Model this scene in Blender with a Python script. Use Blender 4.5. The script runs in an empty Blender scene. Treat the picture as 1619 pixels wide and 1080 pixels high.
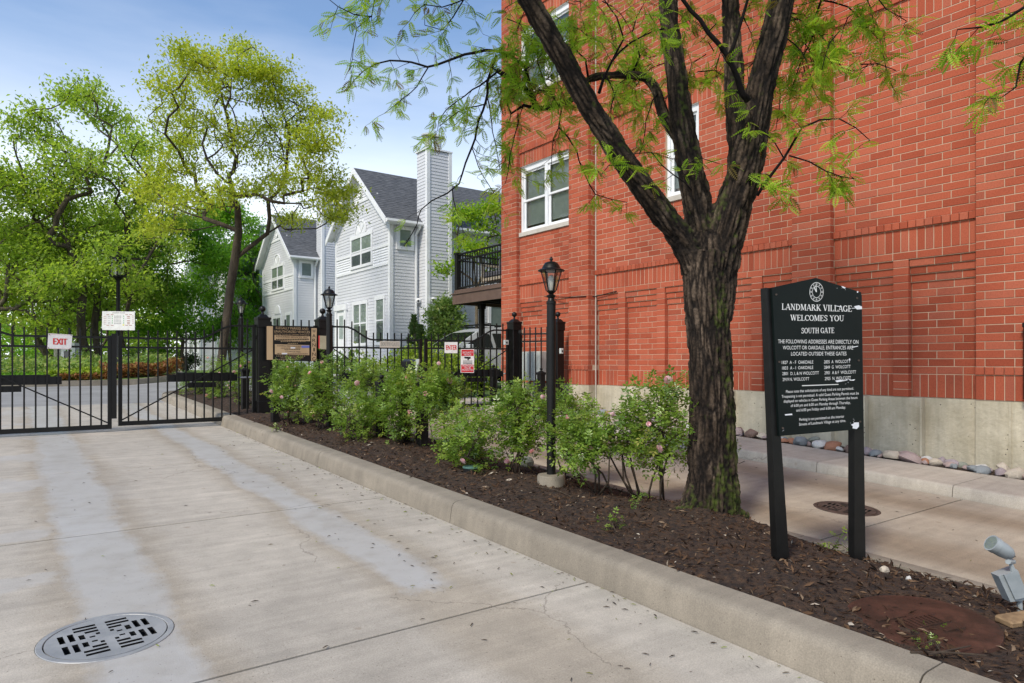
import bpy, bmesh, math, random
import numpy as np
from mathutils import Vector, Matrix, noise as mn

SC = bpy.context.scene
COL = SC.collection
R = math.radians

# ------------------------------------------------------------------ camera, sky, sun, exposure
H = 1.3
F = 1079.0
TH = R(36.2)
S_, C_ = math.sin(TH), math.cos(TH)
cam = bpy.data.cameras.new('camera')
cam.lens = 24.0
cam.sensor_width = 36.0
cam.shift_y = 33 / 1619
cam.clip_start = .05
cam.clip_end = 2000
camo = bpy.data.objects.new('camera', cam)
COL.objects.link(camo)
camo.location = (0, 0, H)
camo.rotation_euler = (R(90), 0, -TH)
SC.camera = camo

SUN_EL, SUN_AZ = R(46), math.atan2(-.70, -.27)      # azimuth measured from +Y towards +X
world = bpy.data.worlds.new('World')
SC.world = world
world.use_nodes = True
nt = world.node_tree
for n in list(nt.nodes):
    nt.nodes.remove(n)
wo = nt.nodes.new('ShaderNodeOutputWorld')
bg = nt.nodes.new('ShaderNodeBackground')
sky = nt.nodes.new('ShaderNodeTexSky')
sky.sky_type = 'NISHITA'
sky.sun_disc = False
sky.sun_elevation = SUN_EL
sky.sun_rotation = SUN_AZ
sky.air_density = 1.0
sky.dust_density = .5
sky.ozone_density = 2.2
tc = nt.nodes.new('ShaderNodeTexCoord')
mp = nt.nodes.new('ShaderNodeMapping')
mp.inputs['Scale'].default_value = (1.0, 1.0, 4.5)
nz = nt.nodes.new('ShaderNodeTexNoise')
nz.inputs['Scale'].default_value = 2.2
nz.inputs['Detail'].default_value = 6
nz.inputs['Roughness'].default_value = .55
rp = nt.nodes.new('ShaderNodeValToRGB')
rp.color_ramp.elements[0].position = .36
rp.color_ramp.elements[1].position = .74
sep = nt.nodes.new('ShaderNodeSeparateXYZ')
mr = nt.nodes.new('ShaderNodeMapRange')              # thin cloud thickens towards the horizon
mr.inputs['From Min'].default_value = .0
mr.inputs['From Max'].default_value = .54
mr.inputs['To Min'].default_value = 1.0
mr.inputs['To Max'].default_value = -.20
mr.interpolation_type = 'SMOOTHSTEP'
ad = nt.nodes.new('ShaderNodeMath'); ad.operation = 'MULTIPLY_ADD'
ad.inputs[1].default_value = .18
ad.use_clamp = True
mx = nt.nodes.new('ShaderNodeMix'); mx.data_type = 'RGBA'
mx.inputs[7].default_value = (6.5, 6.7, 7.0, 1)
L = nt.links.new
L(tc.outputs['Generated'], mp.inputs['Vector']); L(mp.outputs['Vector'], nz.inputs['Vector'])
L(nz.outputs['Fac'], rp.inputs['Fac'])
L(tc.outputs['Generated'], sep.inputs[0]); L(sep.outputs['Z'], mr.inputs['Value'])
L(rp.outputs['Color'], ad.inputs[0]); L(mr.outputs['Result'], ad.inputs[2])
L(ad.outputs[0], mx.inputs[0]); L(sky.outputs['Color'], mx.inputs[6])
L(mx.outputs[2], bg.inputs['Color'])
bg.inputs['Strength'].default_value = .13
L(bg.outputs[0], wo.inputs['Surface'])

sl = bpy.data.lights.new('sun', 'SUN')
sl.energy = 2.2
sl.angle = R(10)
sl.color = (1, .92, .79)
so = bpy.data.objects.new('sun', sl)
COL.objects.link(so)
sd = Vector((math.sin(SUN_AZ) * math.cos(SUN_EL), math.cos(SUN_AZ) * math.cos(SUN_EL), math.sin(SUN_EL)))
so.rotation_euler = sd.to_track_quat('Z', 'Y').to_euler()
so.location = (0, 0, 30)

SC.view_settings.view_transform = 'Standard'
SC.view_settings.look = 'None'
SC.view_settings.gamma = 1
SC.view_settings.use_curve_mapping = False
SC.view_settings.exposure = .70
SC.render.engine = 'CYCLES'
SC.cycles.max_bounces = 8
SC.cycles.transparent_max_bounces = 12


def at(px, py, Z):
    """world point seen at photograph pixel (px, py) at depth Z metres"""
    t = (px - 810) / F
    return Vector(((S_ + C_ * t) * Z, (C_ - S_ * t) * Z, H - (py - 573) * Z / F))


def proj(p):
    Zc = S_ * p[0] + C_ * p[1]
    Xc = C_ * p[0] - S_ * p[1]
    return 810 + F * Xc / Zc, 573 - F * (p[2] - H) / Zc, Zc


def g(X, Y):
    """height of the paving: the site climbs gently away from the camera"""
    w = min(1, max(0, (X - 3) / 2))
    return -.19 + .03 * min(Y, 28) + w * (-.06 + .015 * min(Y, 16))


# ------------------------------------------------------------------ helpers
ORG = {}


def thing(name, label, cat, loc=(0, 0, 0), group=None, rz=0):
    o = bpy.data.objects.new(name, None)
    COL.objects.link(o)
    o.location = loc
    o.rotation_euler = (0, 0, rz)
    o.empty_display_size = .1
    tag(o, label, cat, group)
    ORG[o.name] = Vector(loc)
    return o


def tag(o, label=None, cat=None, group=None, kind=None):
    if label: o['label'] = label
    if cat: o['category'] = cat
    if group: o['group'] = group
    if kind: o['kind'] = kind
    return o


def link(name, me, parent=None, loc=None):
    o = bpy.data.objects.new(name, me)
    COL.objects.link(o)
    if parent:
        o.parent = parent
    if loc is not None:
        o.location = loc
    ORG[o.name] = (ORG.get(parent.name, Vector()) if parent else Vector()) + Vector(loc or (0, 0, 0))
    return o


class MB:
    def __init__(self):
        self.v = []; self.f = []

    def quad(self, a, b, c, d):
        n = len(self.v); self.v += [tuple(a), tuple(b), tuple(c), tuple(d)]; self.f.append((n, n + 1, n + 2, n + 3)); return self

    def poly(self, pts):
        n = len(self.v); self.v += [tuple(p) for p in pts]; self.f.append(tuple(range(n, n + len(pts)))); return self

    def hexa(self, p):
        """8 corners: bottom ring 0-3, top ring 4-7"""
        n = len(self.v); self.v += [tuple(q) for q in p]
        for f in ((3, 2, 1, 0), (4, 5, 6, 7), (0, 1, 5, 4), (1, 2, 6, 5), (2, 3, 7, 6), (3, 0, 4, 7)):
            self.f.append(tuple(n + i for i in f))
        return self

    def box(self, x0, y0, z0, x1, y1, z1):
        x0, x1 = min(x0, x1), max(x0, x1); y0, y1 = min(y0, y1), max(y0, y1); z0, z1 = min(z0, z1), max(z0, z1)
        return self.hexa([(x0, y0, z0), (x1, y0, z0), (x1, y1, z0), (x0, y1, z0), (x0, y0, z1), (x1, y0, z1), (x1, y1, z1), (x0, y1, z1)])

    def cbox(self, x0, y0, z0, x1, y1, z1, b=.004):
        """box with chamfered edges all round (three stacked rings)"""
        x0, x1 = min(x0, x1), max(x0, x1); y0, y1 = min(y0, y1), max(y0, y1); z0, z1 = min(z0, z1), max(z0, z1)
        rings = [(b, z0), (0, z0 + b), (0, z1 - b), (b, z1)]
        n = len(self.v)
        for i, z in rings:
            xa, xb, ya, yb = x0 + i, x1 - i, y0 + i, y1 - i
            c = 0 if i else b
            self.v += [(xa + c, ya, z), (xb - c, ya, z), (xb, ya + c, z), (xb, yb - c, z), (xb - c, yb, z), (xa + c, yb, z), (xa, yb - c, z), (xa, ya + c, z)]
        for k in range(3):
            for j in range(8):
                a, c2 = n + k * 8 + j, n + k * 8 + (j + 1) % 8
                self.f.append((a, c2, c2 + 8, a + 8))
        self.f.append(tuple(n + j for j in reversed(range(8))))
        self.f.append(tuple(n + 24 + j for j in range(8)))
        return self

    def bar(self, a, b, w, h=None, up=(0, 0, 1)):
        """square bar from a to b"""
        a, b = Vector(a), Vector(b); h = h or w
        d = (b - a).normalized(); u = Vector(up)
        if abs(d.dot(u)) > .98: u = Vector((0, 1, 0))
        s = d.cross(u).normalized(); u = s.cross(d)
        s *= w / 2; u *= h / 2
        return self.hexa([a - s - u, a + s - u, a + s + u, a - s + u, b - s - u, b + s - u, b + s + u, b - s + u])

    def tube(self, pts, rad, n=6, cap=True):
        pts = [Vector(p) for p in pts]
        if not hasattr(rad, '__len__'): rad = [rad] * len(pts)
        base = len(self.v)
        ref = Vector((.31, .2, .93)).normalized()
        for i, p in enumerate(pts):
            d = (pts[min(i + 1, len(pts) - 1)] - pts[max(i - 1, 0)])
            if d.length < 1e-9: d = Vector((0, 0, 1))
            d.normalize()
            if i == 0:
                if abs(d.dot(ref)) > .95: ref = Vector((1, 0, 0))
            u = (ref - d * ref.dot(d)).normalized(); w = d.cross(u); ref = u
            for j in range(n):
                a = 2 * math.pi * j / n
                q = p + (u * math.cos(a) + w * math.sin(a)) * rad[i]
                self.v.append((q.x, q.y, q.z))
        for i in range(len(pts) - 1):
            for j in range(n):
                a, b = base + i * n + j, base + i * n + (j + 1) % n
                self.f.append((a, b, b + n, a + n))
        if cap:
            self.f.append(tuple(base + j for j in reversed(range(n))))
            self.f.append(tuple(base + (len(pts) - 1) * n + j for j in range(n)))
        return self

    def lathe(self, prof, n=16, c=(0, 0, 0), a0=0., sx=1, sy=1, cap=True):
        """profile of (radius, z) turned about a vertical axis through c"""
        base = len(self.v)
        for r, z in prof:
            for j in range(n):
                a = a0 + 2 * math.pi * j / n
                self.v.append((c[0] + sx * r * math.cos(a), c[1] + sy * r * math.sin(a), c[2] + z))
        for i in range(len(prof) - 1):
            for j in range(n):
                a, b = base + i * n + j, base + i * n + (j + 1) % n
                self.f.append((a, b, b + n, a + n))
        if cap:
            self.f.append(tuple(base + j for j in reversed(range(n))))
            self.f.append(tuple(base + (len(prof) - 1) * n + j for j in range(n)))
        return self

    def prism(self, outline, off):
        """outline (3-D points) pushed by vector off"""
        o = Vector(off); a = [Vector(p) for p in outline]; n = len(a); b = len(self.v)
        self.v += [tuple(p) for p in a] + [tuple(p + o) for p in a]
        self.f.append(tuple(b + i for i in reversed(range(n)))); self.f.append(tuple(b + n + i for i in range(n)))
        for i in range(n):
            j = (i + 1) % n
            self.f.append((b + i, b + j, b + n + j, b + n + i))
        return self

    def xform(self, m):
        self.v = [tuple(m @ Vector(p)) for p in self.v]; return self

    def add(self, other):
        n = len(self.v); self.v += other.v; self.f += [tuple(n + i for i in f) for f in other.f]; return self

    def mesh(self, name, mat, smooth=False, off=None):
        me = bpy.data.meshes.new(name)
        v = self.v if off is None else [(x - off[0], y - off[1], z - off[2]) for x, y, z in self.v]
        me.from_pydata(v, [], self.f)
        me.update()
        if mat: me.materials.append(mat)
        if smooth:
            me.shade_smooth()
            if smooth != 'all':
                try: me.set_sharp_from_angle(angle=R(smooth if smooth is not True else 38))
                except Exception: pass
        return me

    def build(self, name, mat, parent=None, smooth=False, local=False):
        """author in world coordinates unless local; the part keeps its place under its thing"""
        off = None
        if parent is not None and not local: off = ORG[parent.name]
        return link(name, self.mesh(name, mat, smooth, off), parent)


def copy_tree(o, parent=None):
    c = o.copy(); COL.objects.link(c); c.parent = parent
    for ch in list(o.children): copy_tree(ch, c)
    return c


def np_mesh(name, V, Fc, mat, rnd=None, smooth=False):
    """V (n,3) and faces (m,k) arrays to a mesh, with a per-face attribute rnd"""
    me = bpy.data.meshes.new(name)
    V = np.ascontiguousarray(V, dtype=np.float32); Fc = np.ascontiguousarray(Fc, dtype=np.int32)
    m, k = Fc.shape
    me.vertices.add(len(V)); me.vertices.foreach_set('co', V.ravel())
    me.loops.add(m * k); me.loops.foreach_set('vertex_index', Fc.ravel())
    me.polygons.add(m)
    me.polygons.foreach_set('loop_start', np.arange(0, m * k, k, dtype=np.int32))
    if rnd is not None:
        a = me.attributes.new('rnd', 'FLOAT', 'FACE'); a.data.foreach_set('value', np.asarray(rnd, dtype=np.float32))
    me.update(calc_edges=True)
    if smooth: me.shade_smooth()
    if mat: me.materials.append(mat)
    return me


def frames(D, rng, up=.6):
    D = D / np.maximum(np.linalg.norm(D, axis=1, keepdims=True), 1e-9)
    N = rng.normal(size=D.shape); N[:, 2] = np.abs(N[:, 2]) + up * 2
    Y = np.cross(N, D); Y /= np.maximum(np.linalg.norm(Y, axis=1, keepdims=True), 1e-9)
    Z = np.cross(D, Y)
    return D, Y, Z


LEAF = (np.array([(0, 0, 0), (.42, .26, .07), (1, 0, -.06), (.42, -.26, .07)]), np.array([(0, 3, 2), (0, 2, 1)]))


def frond_template(pairs=8):
    v = []; f = []
    for i in range(pairs):
        x = .14 + .80 * i / (pairs - 1)
        ln = .23 * math.sin(math.pi * (.22 + .66 * i / (pairs - 1)))
        z = -.22 * x * x
        for s in (1, -1):
            n = len(v); w = .07
            v += [(x, s * .012, z), (x + .02 + w, s * ln * .5, z - .01), (x + .06, s * ln, z - .04), (x - .02, s * ln * .5, z)]
            f += [(n, n + 1, n + 2), (n, n + 2, n + 3)]
    n = len(v)
    v += [(0, .008, 0), (0, -.008, 0), (1.0, 0, -.22)]
    f += [(n, n + 1, n + 2)]
    return np.array(v), np.array(f)


FROND = frond_template(8)
FROND5 = frond_template(5)


def cloud(name, tmpl, P, D, size, mat, parent, rng, up=.6, rnd=None):
    tv, tf = tmpl
    n = len(P); k = len(tv)
    X, Y, Z = frames(np.asarray(D, float), rng, up)
    size = np.asarray(size).reshape(-1, 1, 1)
    V = P[:, None, :] + size * (tv[None, :, 0:1] * X[:, None, :] + tv[None, :, 1:2] * Y[:, None, :] + tv[None, :, 2:3] * Z[:, None, :])
    Fc = tf[None] + (np.arange(n) * k)[:, None, None]
    if rnd is None: rnd = rng.random(n)
    o = ORG[parent.name] if parent else Vector()
    me = np_mesh(name, V.reshape(-1, 3) - np.array(o), Fc.reshape(-1, 3), mat, np.repeat(rnd, len(tf)))
    return link(name, me, parent)


# ------------------------------------------------------------------ materials
def newmat(name):
    m = bpy.data.materials.new(name); m.use_nodes = True
    t = m.node_tree; b = t.nodes['Principled BSDF']
    return m, t, b


def rampnode(t, stops):
    r = t.nodes.new('ShaderNodeValToRGB'); e = r.color_ramp.elements
    while len(e) > 1: e.remove(e[-1])
    e[0].position = stops[0][0]; e[0].color = (*stops[0][1], 1)
    for p, c in stops[1:]:
        q = e.new(p); q.color = (*c, 1)
    return r


def noisenode(t, scale, detail=4, rough=.55, coord='Object', stretch=None, dim=None):
    c = t.nodes.new('ShaderNodeTexCoord'); n = t.nodes.new('ShaderNodeTexNoise')
    n.inputs['Scale'].default_value = scale; n.inputs['Detail'].default_value = detail; n.inputs['Roughness'].default_value = rough
    if coord == 'World':
        c = t.nodes.new('ShaderNodeNewGeometry'); out = c.outputs['Position']
    else: out = c.outputs[coord]
    if stretch:
        mpn = t.nodes.new('ShaderNodeMapping'); mpn.inputs['Scale'].default_value = stretch
        t.links.new(out, mpn.inputs['Vector']); out = mpn.outputs['Vector']
    t.links.new(out, n.inputs['Vector'])
    return n


def mixnode(t, a, b, fac, typ='MIX'):
    m = t.nodes.new('ShaderNodeMix'); m.data_type = 'RGBA'; m.blend_type = typ
    for s, v in ((6, a), (7, b), (0, fac)):
        if hasattr(v, 'links') or hasattr(v, 'is_linked'): t.links.new(v, m.inputs[s])
        elif s == 0: m.inputs[0].default_value = v
        else: m.inputs[s].default_value = (*v, 1)
    return m.outputs[2]


def mathn(t, op, a, b=None, c=None, clamp=False):
    m = t.nodes.new('ShaderNodeMath'); m.operation = op; m.use_clamp = clamp
    for i, v in enumerate((a, b, c)):
        if v is None: continue
        if hasattr(v, 'is_linked'): t.links.new(v, m.inputs[i])
        else: m.inputs[i].default_value = v
    return m.outputs[0]


def bump(t, b, h, strength=.3, dist=.01):
    n = t.nodes.new('ShaderNodeBump'); n.inputs['Strength'].default_value = strength; n.inputs['Distance'].default_value = dist
    t.links.new(h, n.inputs['Height']); t.links.new(n.outputs[0], b.inputs['Normal'])


def simple(name, c1, c2=None, scale=6, rough=.6, metal=0, bmp=0, bscale=None, bdist=.005, spec=.5, detail=5, coord='Object', stretch=None, lo=.35, hi=.65):
    m, t, b = newmat(name)
    b.inputs['Roughness'].default_value = rough; b.inputs['Metallic'].default_value = metal
    b.inputs['Specular IOR Level'].default_value = spec
    if c2 is None: b.inputs['Base Color'].default_value = (*c1, 1)
    else:
        n = noisenode(t, scale, detail, coord=coord, stretch=stretch)
        r = rampnode(t, [(lo, c1), (hi, c2)]); t.links.new(n.outputs['Fac'], r.inputs['Fac'])
        t.links.new(r.outputs['Color'], b.inputs['Base Color'])
    if bmp:
        n = noisenode(t, bscale or scale * 6, 6, coord=coord); bump(t, b, n.outputs['Fac'], bmp, bdist)
    return m


def leafmat(name, stops, trans=.35, rough=.5, spec=.3, tcol=1.3):
    m, t, b = newmat(name)
    a = t.nodes.new('ShaderNodeAttribute'); a.attribute_name = 'rnd'
    r = rampnode(t, stops); t.links.new(a.outputs['Fac'], r.inputs['Fac'])
    t.links.new(r.outputs['Color'], b.inputs['Base Color'])
    b.inputs['Roughness'].default_value = rough; b.inputs['Specular IOR Level'].default_value = spec
    tr = t.nodes.new('ShaderNodeBsdfTranslucent')
    c = mixnode(t, r.outputs['Color'], (tcol, tcol, tcol * .55), 1.0, 'MULTIPLY')
    t.links.new(c, tr.inputs['Color'])
    ms = t.nodes.new('ShaderNodeMixShader'); ms.inputs[0].default_value = trans
    t.links.new(b.outputs[0], ms.inputs[1]); t.links.new(tr.outputs[0], ms.inputs[2])
    t.links.new(ms.outputs[0], t.nodes['Material Output'].inputs['Surface'])
    return m


M = {}


def brick_mat():
    m, t, b = newmat('brick')
    gn = t.nodes.new('ShaderNodeNewGeometry'); oi = t.nodes.new('ShaderNodeObjectInfo')
    s = mathn(t, 'FRACT', mathn(t, 'ADD', gn.outputs['Random Per Island'], oi.outputs['Random']))
    r = rampnode(t, [(0, (.34, .075, .038)), (.2, (.40, .093, .048)), (.6, (.435, .106, .055)), (.86, (.455, .128, .072)), (.95, (.38, .105, .062)), (1, (.31, .070, .035))])
    t.links.new(s, r.inputs['Fac'])
    n = noisenode(t, 60, 3, coord='World'); sp = rampnode(t, [(.3, (.72, .70, .70)), (.6, (1.08, 1.08, 1.08))])
    t.links.new(n.outputs['Fac'], sp.inputs['Fac'])
    n2 = noisenode(t, .55, 4, coord='World'); sp2 = rampnode(t, [(.28, (.74, .74, .77)), (.5, (.98, .97, .96)), (.74, (1.10, 1.08, 1.08))])
    t.links.new(n2.outputs['Fac'], sp2.inputs['Fac'])
    c = mixnode(t, r.outputs['Color'], sp.outputs['Color'], .55, 'MULTIPLY')
    c = mixnode(t, c, sp2.outputs['Color'], 1, 'MULTIPLY')
    t.links.new(c, b.inputs['Base Color']); b.inputs['Roughness'].default_value = .85; b.inputs['Specular IOR Level'].default_value = .2
    n3 = noisenode(t, 160, 4, coord='World'); bump(t, b, n3.outputs['Fac'], .35, .004)
    return m


def driveway_mat(name, dry, wetmask=True, base_lo=.8, stains=False):
    m, t, b = newmat(name)
    geo = t.nodes.new('ShaderNodeNewGeometry'); sp = t.nodes.new('ShaderNodeSeparateXYZ'); t.links.new(geo.outputs['Position'], sp.inputs[0])
    n1 = noisenode(t, .9, 5, coord='World', stretch=(1, .5, 1)); n2 = noisenode(t, 5, 6, .6, coord='World'); n3 = noisenode(t, 140, 2, coord='World')
    streak = noisenode(t, 2.4, 5, .6, coord='World', stretch=(.35, 4.5, 1))
    c0 = rampnode(t, [(.3, tuple(x * base_lo for x in dry)), (.7, dry)]); t.links.new(n1.outputs['Fac'], c0.inputs['Fac'])
    c = mixnode(t, c0.outputs['Color'], rampmul(t, n2.outputs['Fac'], .86, 1.08), 1, 'MULTIPLY')
    c = mixnode(t, c, rampmul(t, n3.outputs['Fac'], .78, 1.12), .9, 'MULTIPLY')
    c = mixnode(t, c, rampmul(t, streak.outputs['Fac'], .84, 1.07), .9, 'MULTIPLY')
    if wetmask:
        e = noisenode(t, 1.7, 9, .74, coord='World', stretch=(1, .5, 1))
        d = mathn(t, 'MULTIPLY', mathn(t, 'SUBTRACT', e.outputs['Fac'], .5), .5)
        xx = mathn(t, 'ADD', sp.outputs['X'], d)
        lobes = []
        for c_, w_, y0, y1 in ((.50, .20, 2.2, 30), (2.10, .15, 3.7, 30)):
            a = mathn(t, 'ABSOLUTE', mathn(t, 'SUBTRACT', xx, c_))
            k = mathn(t, 'DIVIDE', mathn(t, 'SUBTRACT', w_ + .07, a), .10, clamp=True)
            yy = mathn(t, 'ADD', sp.outputs['Y'], mathn(t, 'MULTIPLY', d, 3))
            k = mathn(t, 'MULTIPLY', k, mathn(t, 'DIVIDE', mathn(t, 'SUBTRACT', yy, y0), .25, clamp=True))
            halo = mathn(t, 'DIVIDE', mathn(t, 'SUBTRACT', w_ + .26, a), .2, clamp=True)
            lobes.append((k, halo))
        # broad damp apron spreading to the drain and the left side
        pt = noisenode(t, .75, 5, .5, coord='World')
        pm = mathn(t, 'DIVIDE', mathn(t, 'SUBTRACT', pt.outputs['Fac'], .55), .02, clamp=True)
        ap = mathn(t, 'DIVIDE', mathn(t, 'SUBTRACT', 1.0, mathn(t, 'ADD', sp.outputs['X'], mathn(t, 'MULTIPLY', d, 2.2))), .5, clamp=True)
        pm = mathn(t, 'MULTIPLY', mathn(t, 'MULTIPLY', pm, ap), .55)
        wet = mathn(t, 'MAXIMUM', mathn(t, 'MAXIMUM', lobes[0][0], lobes[1][0]), pm)
        halo = mathn(t, 'MAXIMUM', lobes[0][1], lobes[1][1])
        c = mixnode(t, c, mixnode(t, c, (.80, .765, .71), 1, 'MULTIPLY'), mathn(t, 'MULTIPLY', halo, .85))
        grey = mixnode(t, (.38, .37, .355), (.46, .45, .43), n2.outputs['Fac'])
        c = mixnode(t, c, grey, mathn(t, 'MULTIPLY', wet, mathn(t, 'MULTIPLY', mathn(t, 'MULTIPLY_ADD', n1.outputs['Fac'], 1.1, .30, clamp=True), mathn(t, 'MULTIPLY_ADD', n2.outputs['Fac'], 1.3, .3, clamp=True))))
        rg = mathn(t, 'MULTIPLY_ADD', wet, -.32, .85)
        t.links.new(rg, b.inputs['Roughness'])
    else: b.inputs['Roughness'].default_value = .85
    if stains:
        e = noisenode(t, .8, 5, .6, coord='World', stretch=(1.2, .35, 1))
        xx = mathn(t, 'ADD', sp.outputs['X'], mathn(t, 'MULTIPLY', mathn(t, 'SUBTRACT', e.outputs['Fac'], .5), .9))
        k = None
        for c_ in (5.72, 7.28):
            q = mathn(t, 'DIVIDE', mathn(t, 'SUBTRACT', .42, mathn(t, 'ABSOLUTE', mathn(t, 'SUBTRACT', xx, c_))), .34, clamp=True); k = q if k is None else mathn(t, 'MAXIMUM', k, q)
        c = mixnode(t, c, mixnode(t, c, (.62, .56, .50), 1, 'MULTIPLY'), mathn(t, 'MULTIPLY', k, .85))
    cr = t.nodes.new('ShaderNodeTexVoronoi'); cr.feature = 'DISTANCE_TO_EDGE'; cr.inputs['Scale'].default_value = .42
    cw = noisenode(t, 2.2, 6, .65, coord='World'); wp = mixnode(t, geo.outputs['Position'], cw.outputs['Color'], .42, 'ADD'); t.links.new(wp, cr.inputs['Vector'])
    cm = mathn(t, 'MULTIPLY', mathn(t, 'LESS_THAN', cr.outputs['Distance'], .0022), mathn(t, 'GREATER_THAN', n1.outputs['Fac'], .52))
    c = mixnode(t, c, (.12, .10, .08), mathn(t, 'MULTIPLY', cm, .45))
    # oil drips and rust specks
    v2 = t.nodes.new('ShaderNodeTexVoronoi'); v2.inputs['Scale'].default_value = 3.1; t.links.new(geo.outputs['Position'], v2.inputs['Vector'])
    dr = mathn(t, 'MULTIPLY', mathn(t, 'DIVIDE', mathn(t, 'SUBTRACT', .10, v2.outputs['Distance']), .06, clamp=True), mathn(t, 'GREATER_THAN', n2.outputs['Fac'], .5))
    c = mixnode(t, c, mixnode(t, c, (.72, .66, .60), 1, 'MULTIPLY'), mathn(t, 'MULTIPLY', dr, .7))
    # dark specks: grit and pits
    vo = t.nodes.new('ShaderNodeTexVoronoi'); vo.inputs['Scale'].default_value = 24; t.links.new(geo.outputs['Position'], vo.inputs['Vector'])
    pit = mathn(t, 'LESS_THAN', vo.outputs['Distance'], .085)
    c = mixnode(t, c, mixnode(t, c, (.45, .42, .4), 1, 'MULTIPLY'), mathn(t, 'MULTIPLY', pit, .8))
    t.links.new(c, b.inputs['Base Color'])
    bump(t, b, mathn(t, 'ADD', n3.outputs['Fac'], mathn(t, 'MULTIPLY', n2.outputs['Fac'], .8)), .25, .004)
    return m


def rampmul(t, fac, lo, hi):
    r = rampnode(t, [(.3, (lo,) * 3), (.7, (hi,) * 3)]); t.links.new(fac, r.inputs['Fac']); return r.outputs['Color']


def glass_mat(name, tint=(.75, .8, .78), refl=.0):
    m, t, b = newmat(name)
    tr = t.nodes.new('ShaderNodeBsdfTransparent'); tr.inputs['Color'].default_value = (*tint, 1)
    gl = t.nodes.new('ShaderNodeBsdfGlossy'); gl.inputs['Roughness'].default_value = .02
    fr = t.nodes.new('ShaderNodeLayerWeight')
    fac = mathn(t, 'ADD', mathn(t, 'MULTIPLY', mathn(t, 'POWER', fr.outputs['Facing'], 3.2), .8), .06 + refl, clamp=True)
    ms = t.nodes.new('ShaderNodeMixShader'); t.links.new(fac, ms.inputs[0]); t.links.new(tr.outputs[0], ms.inputs[1]); t.links.new(gl.outputs[0], ms.inputs[2])
    t.links.new(ms.outputs[0], t.nodes['Material Output'].inputs['Surface'])
    return m


M['brick'] = brick_mat()
M['mortar'] = simple('mortar', (.44, .32, .22), (.56, .43, .31), 3, .95)
M['foundation'] = simple('foundation_concrete', (.46, .405, .29), (.60, .54, .41), 2.2, .9, bmp=.6, bscale=14, bdist=.025)
m_ = M['foundation']; t_ = m_.node_tree; b_ = t_.nodes['Principled BSDF']; old = b_.inputs['Base Color'].links[0].from_socket
n_ = noisenode(t_, 3.2, 6, .65, coord='World', stretch=(1, 2.2, .28)); v_ = t_.nodes.new('ShaderNodeTexVoronoi'); v_.inputs['Scale'].default_value = 17
gg = t_.nodes.new('ShaderNodeNewGeometry'); t_.links.new(gg.outputs['Position'], v_.inputs['Vector'])
cc = mixnode(t_, old, rampmul(t_, n_.outputs['Fac'], .72, 1.06), .9, 'MULTIPLY')
cc = mixnode(t_, cc, (.06, .055, .05), mathn(t_, 'MULTIPLY', mathn(t_, 'LESS_THAN', v_.outputs['Distance'], .13), mathn(t_, 'GREATER_THAN', n_.outputs['Fac'], .56)))
t_.links.new(cc, b_.inputs['Base Color'])
M['drive'] = driveway_mat('driveway_concrete', (.495, .448, .378))
M['entry'] = driveway_mat('entry_concrete', (.44, .375, .29), wetmask=False, base_lo=.78, stains=True)
M['kerb'] = driveway_mat('kerb_concrete', (.34, .295, .23), wetmask=False, base_lo=.62)
M['walk'] = driveway_mat('pavement_concrete', (.47, .42, .35), wetmask=False, base_lo=.88)
M['joint'] = simple('joint_dirt', (.010, .008, .006), (.026, .02, .015), 10, .95)
M['asphalt'] = simple('asphalt', (.22, .215, .21), (.29, .285, .28), 1.2, .85, bmp=.2, bscale=60)
M['soil'] = simple('mulch_soil', (.016, .009, .006), (.070, .038, .020), 22, .95, bmp=.9, bscale=60, bdist=.03, coord='World', detail=8)
M['grass'] = simple('lawn', (.06, .11, .02), (.12, .2, .035), 3, .9, coord='World')
M['black'] = simple('black_paint', (.004, .004, .004), (.008, .0075, .007), 8, .42, bmp=.05, spec=.3)
M['blackmatte'] = simple('weathered_black', (.005, .005, .005), (.013, .012, .011), 12, .6, spec=.25)
M['signgreen'] = simple('sign_dark_green', (.0022, .0055, .0052), (.004, .008, .0072), 3, .5, spec=.2)
M['white'] = simple('white_trim', (.72, .73, .74), (.79, .80, .81), 3, .55)
M['letter'] = simple('letter_white', (.72, .72, .70), rough=.6)
M['signwhite'] = simple('sign_white', (.70, .68, .66), (.80, .79, .77), 9, .5)
M['red'] = simple('sign_red', (.50, .012, .018), (.60, .02, .025), 6, .5)
M['redtext'] = simple('red_letters', (.62, .03, .025), rough=.5)
M['siding'] = simple('grey_vinyl_siding', (.58, .59, .615), (.62, .63, .655), 1.5, .6, coord='World')
M['shingleW'] = simple('white_shingles', (.70, .71, .73), (.76, .77, .79), 4, .6)
M['roof'] = simple('asphalt_shingles', (.055, .06, .068), (.125, .13, .14), 5, .9, coord='World', stretch=(1, 1, 5), detail=8, bmp=.3, bscale=30)
M['glass'] = glass_mat('window_glass')
M['carglass'] = simple('car_glass', (.012, .016, .016), rough=.04, spec=.9)
M['lampglass'] = glass_mat('lamp_glass', (.82, .84, .82), .04)
M['frost'] = simple('lamp_tube', (.62, .60, .55), rough=.3)
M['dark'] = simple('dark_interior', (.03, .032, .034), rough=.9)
M['blind'] = simple('window_blind', (.34, .37, .35), (.42, .45, .42), 3, .7)
M['screen'] = simple('insect_screen', (.13, .14, .15), (.18, .19, .20), 3, .8)
M['stone'] = simple('cut_limestone', (.46, .42, .36), (.54, .50, .44), 5, .85, bmp=.2)
M['iron'] = simple('worn_iron', (.27, .275, .28), (.38, .38, .375), 6, .5, .25, bmp=.15, bscale=50)
M['irondark'] = simple('dark_iron', (.06, .045, .035), (.12, .09, .075), 8, .55, .4, bmp=.2)
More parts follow.
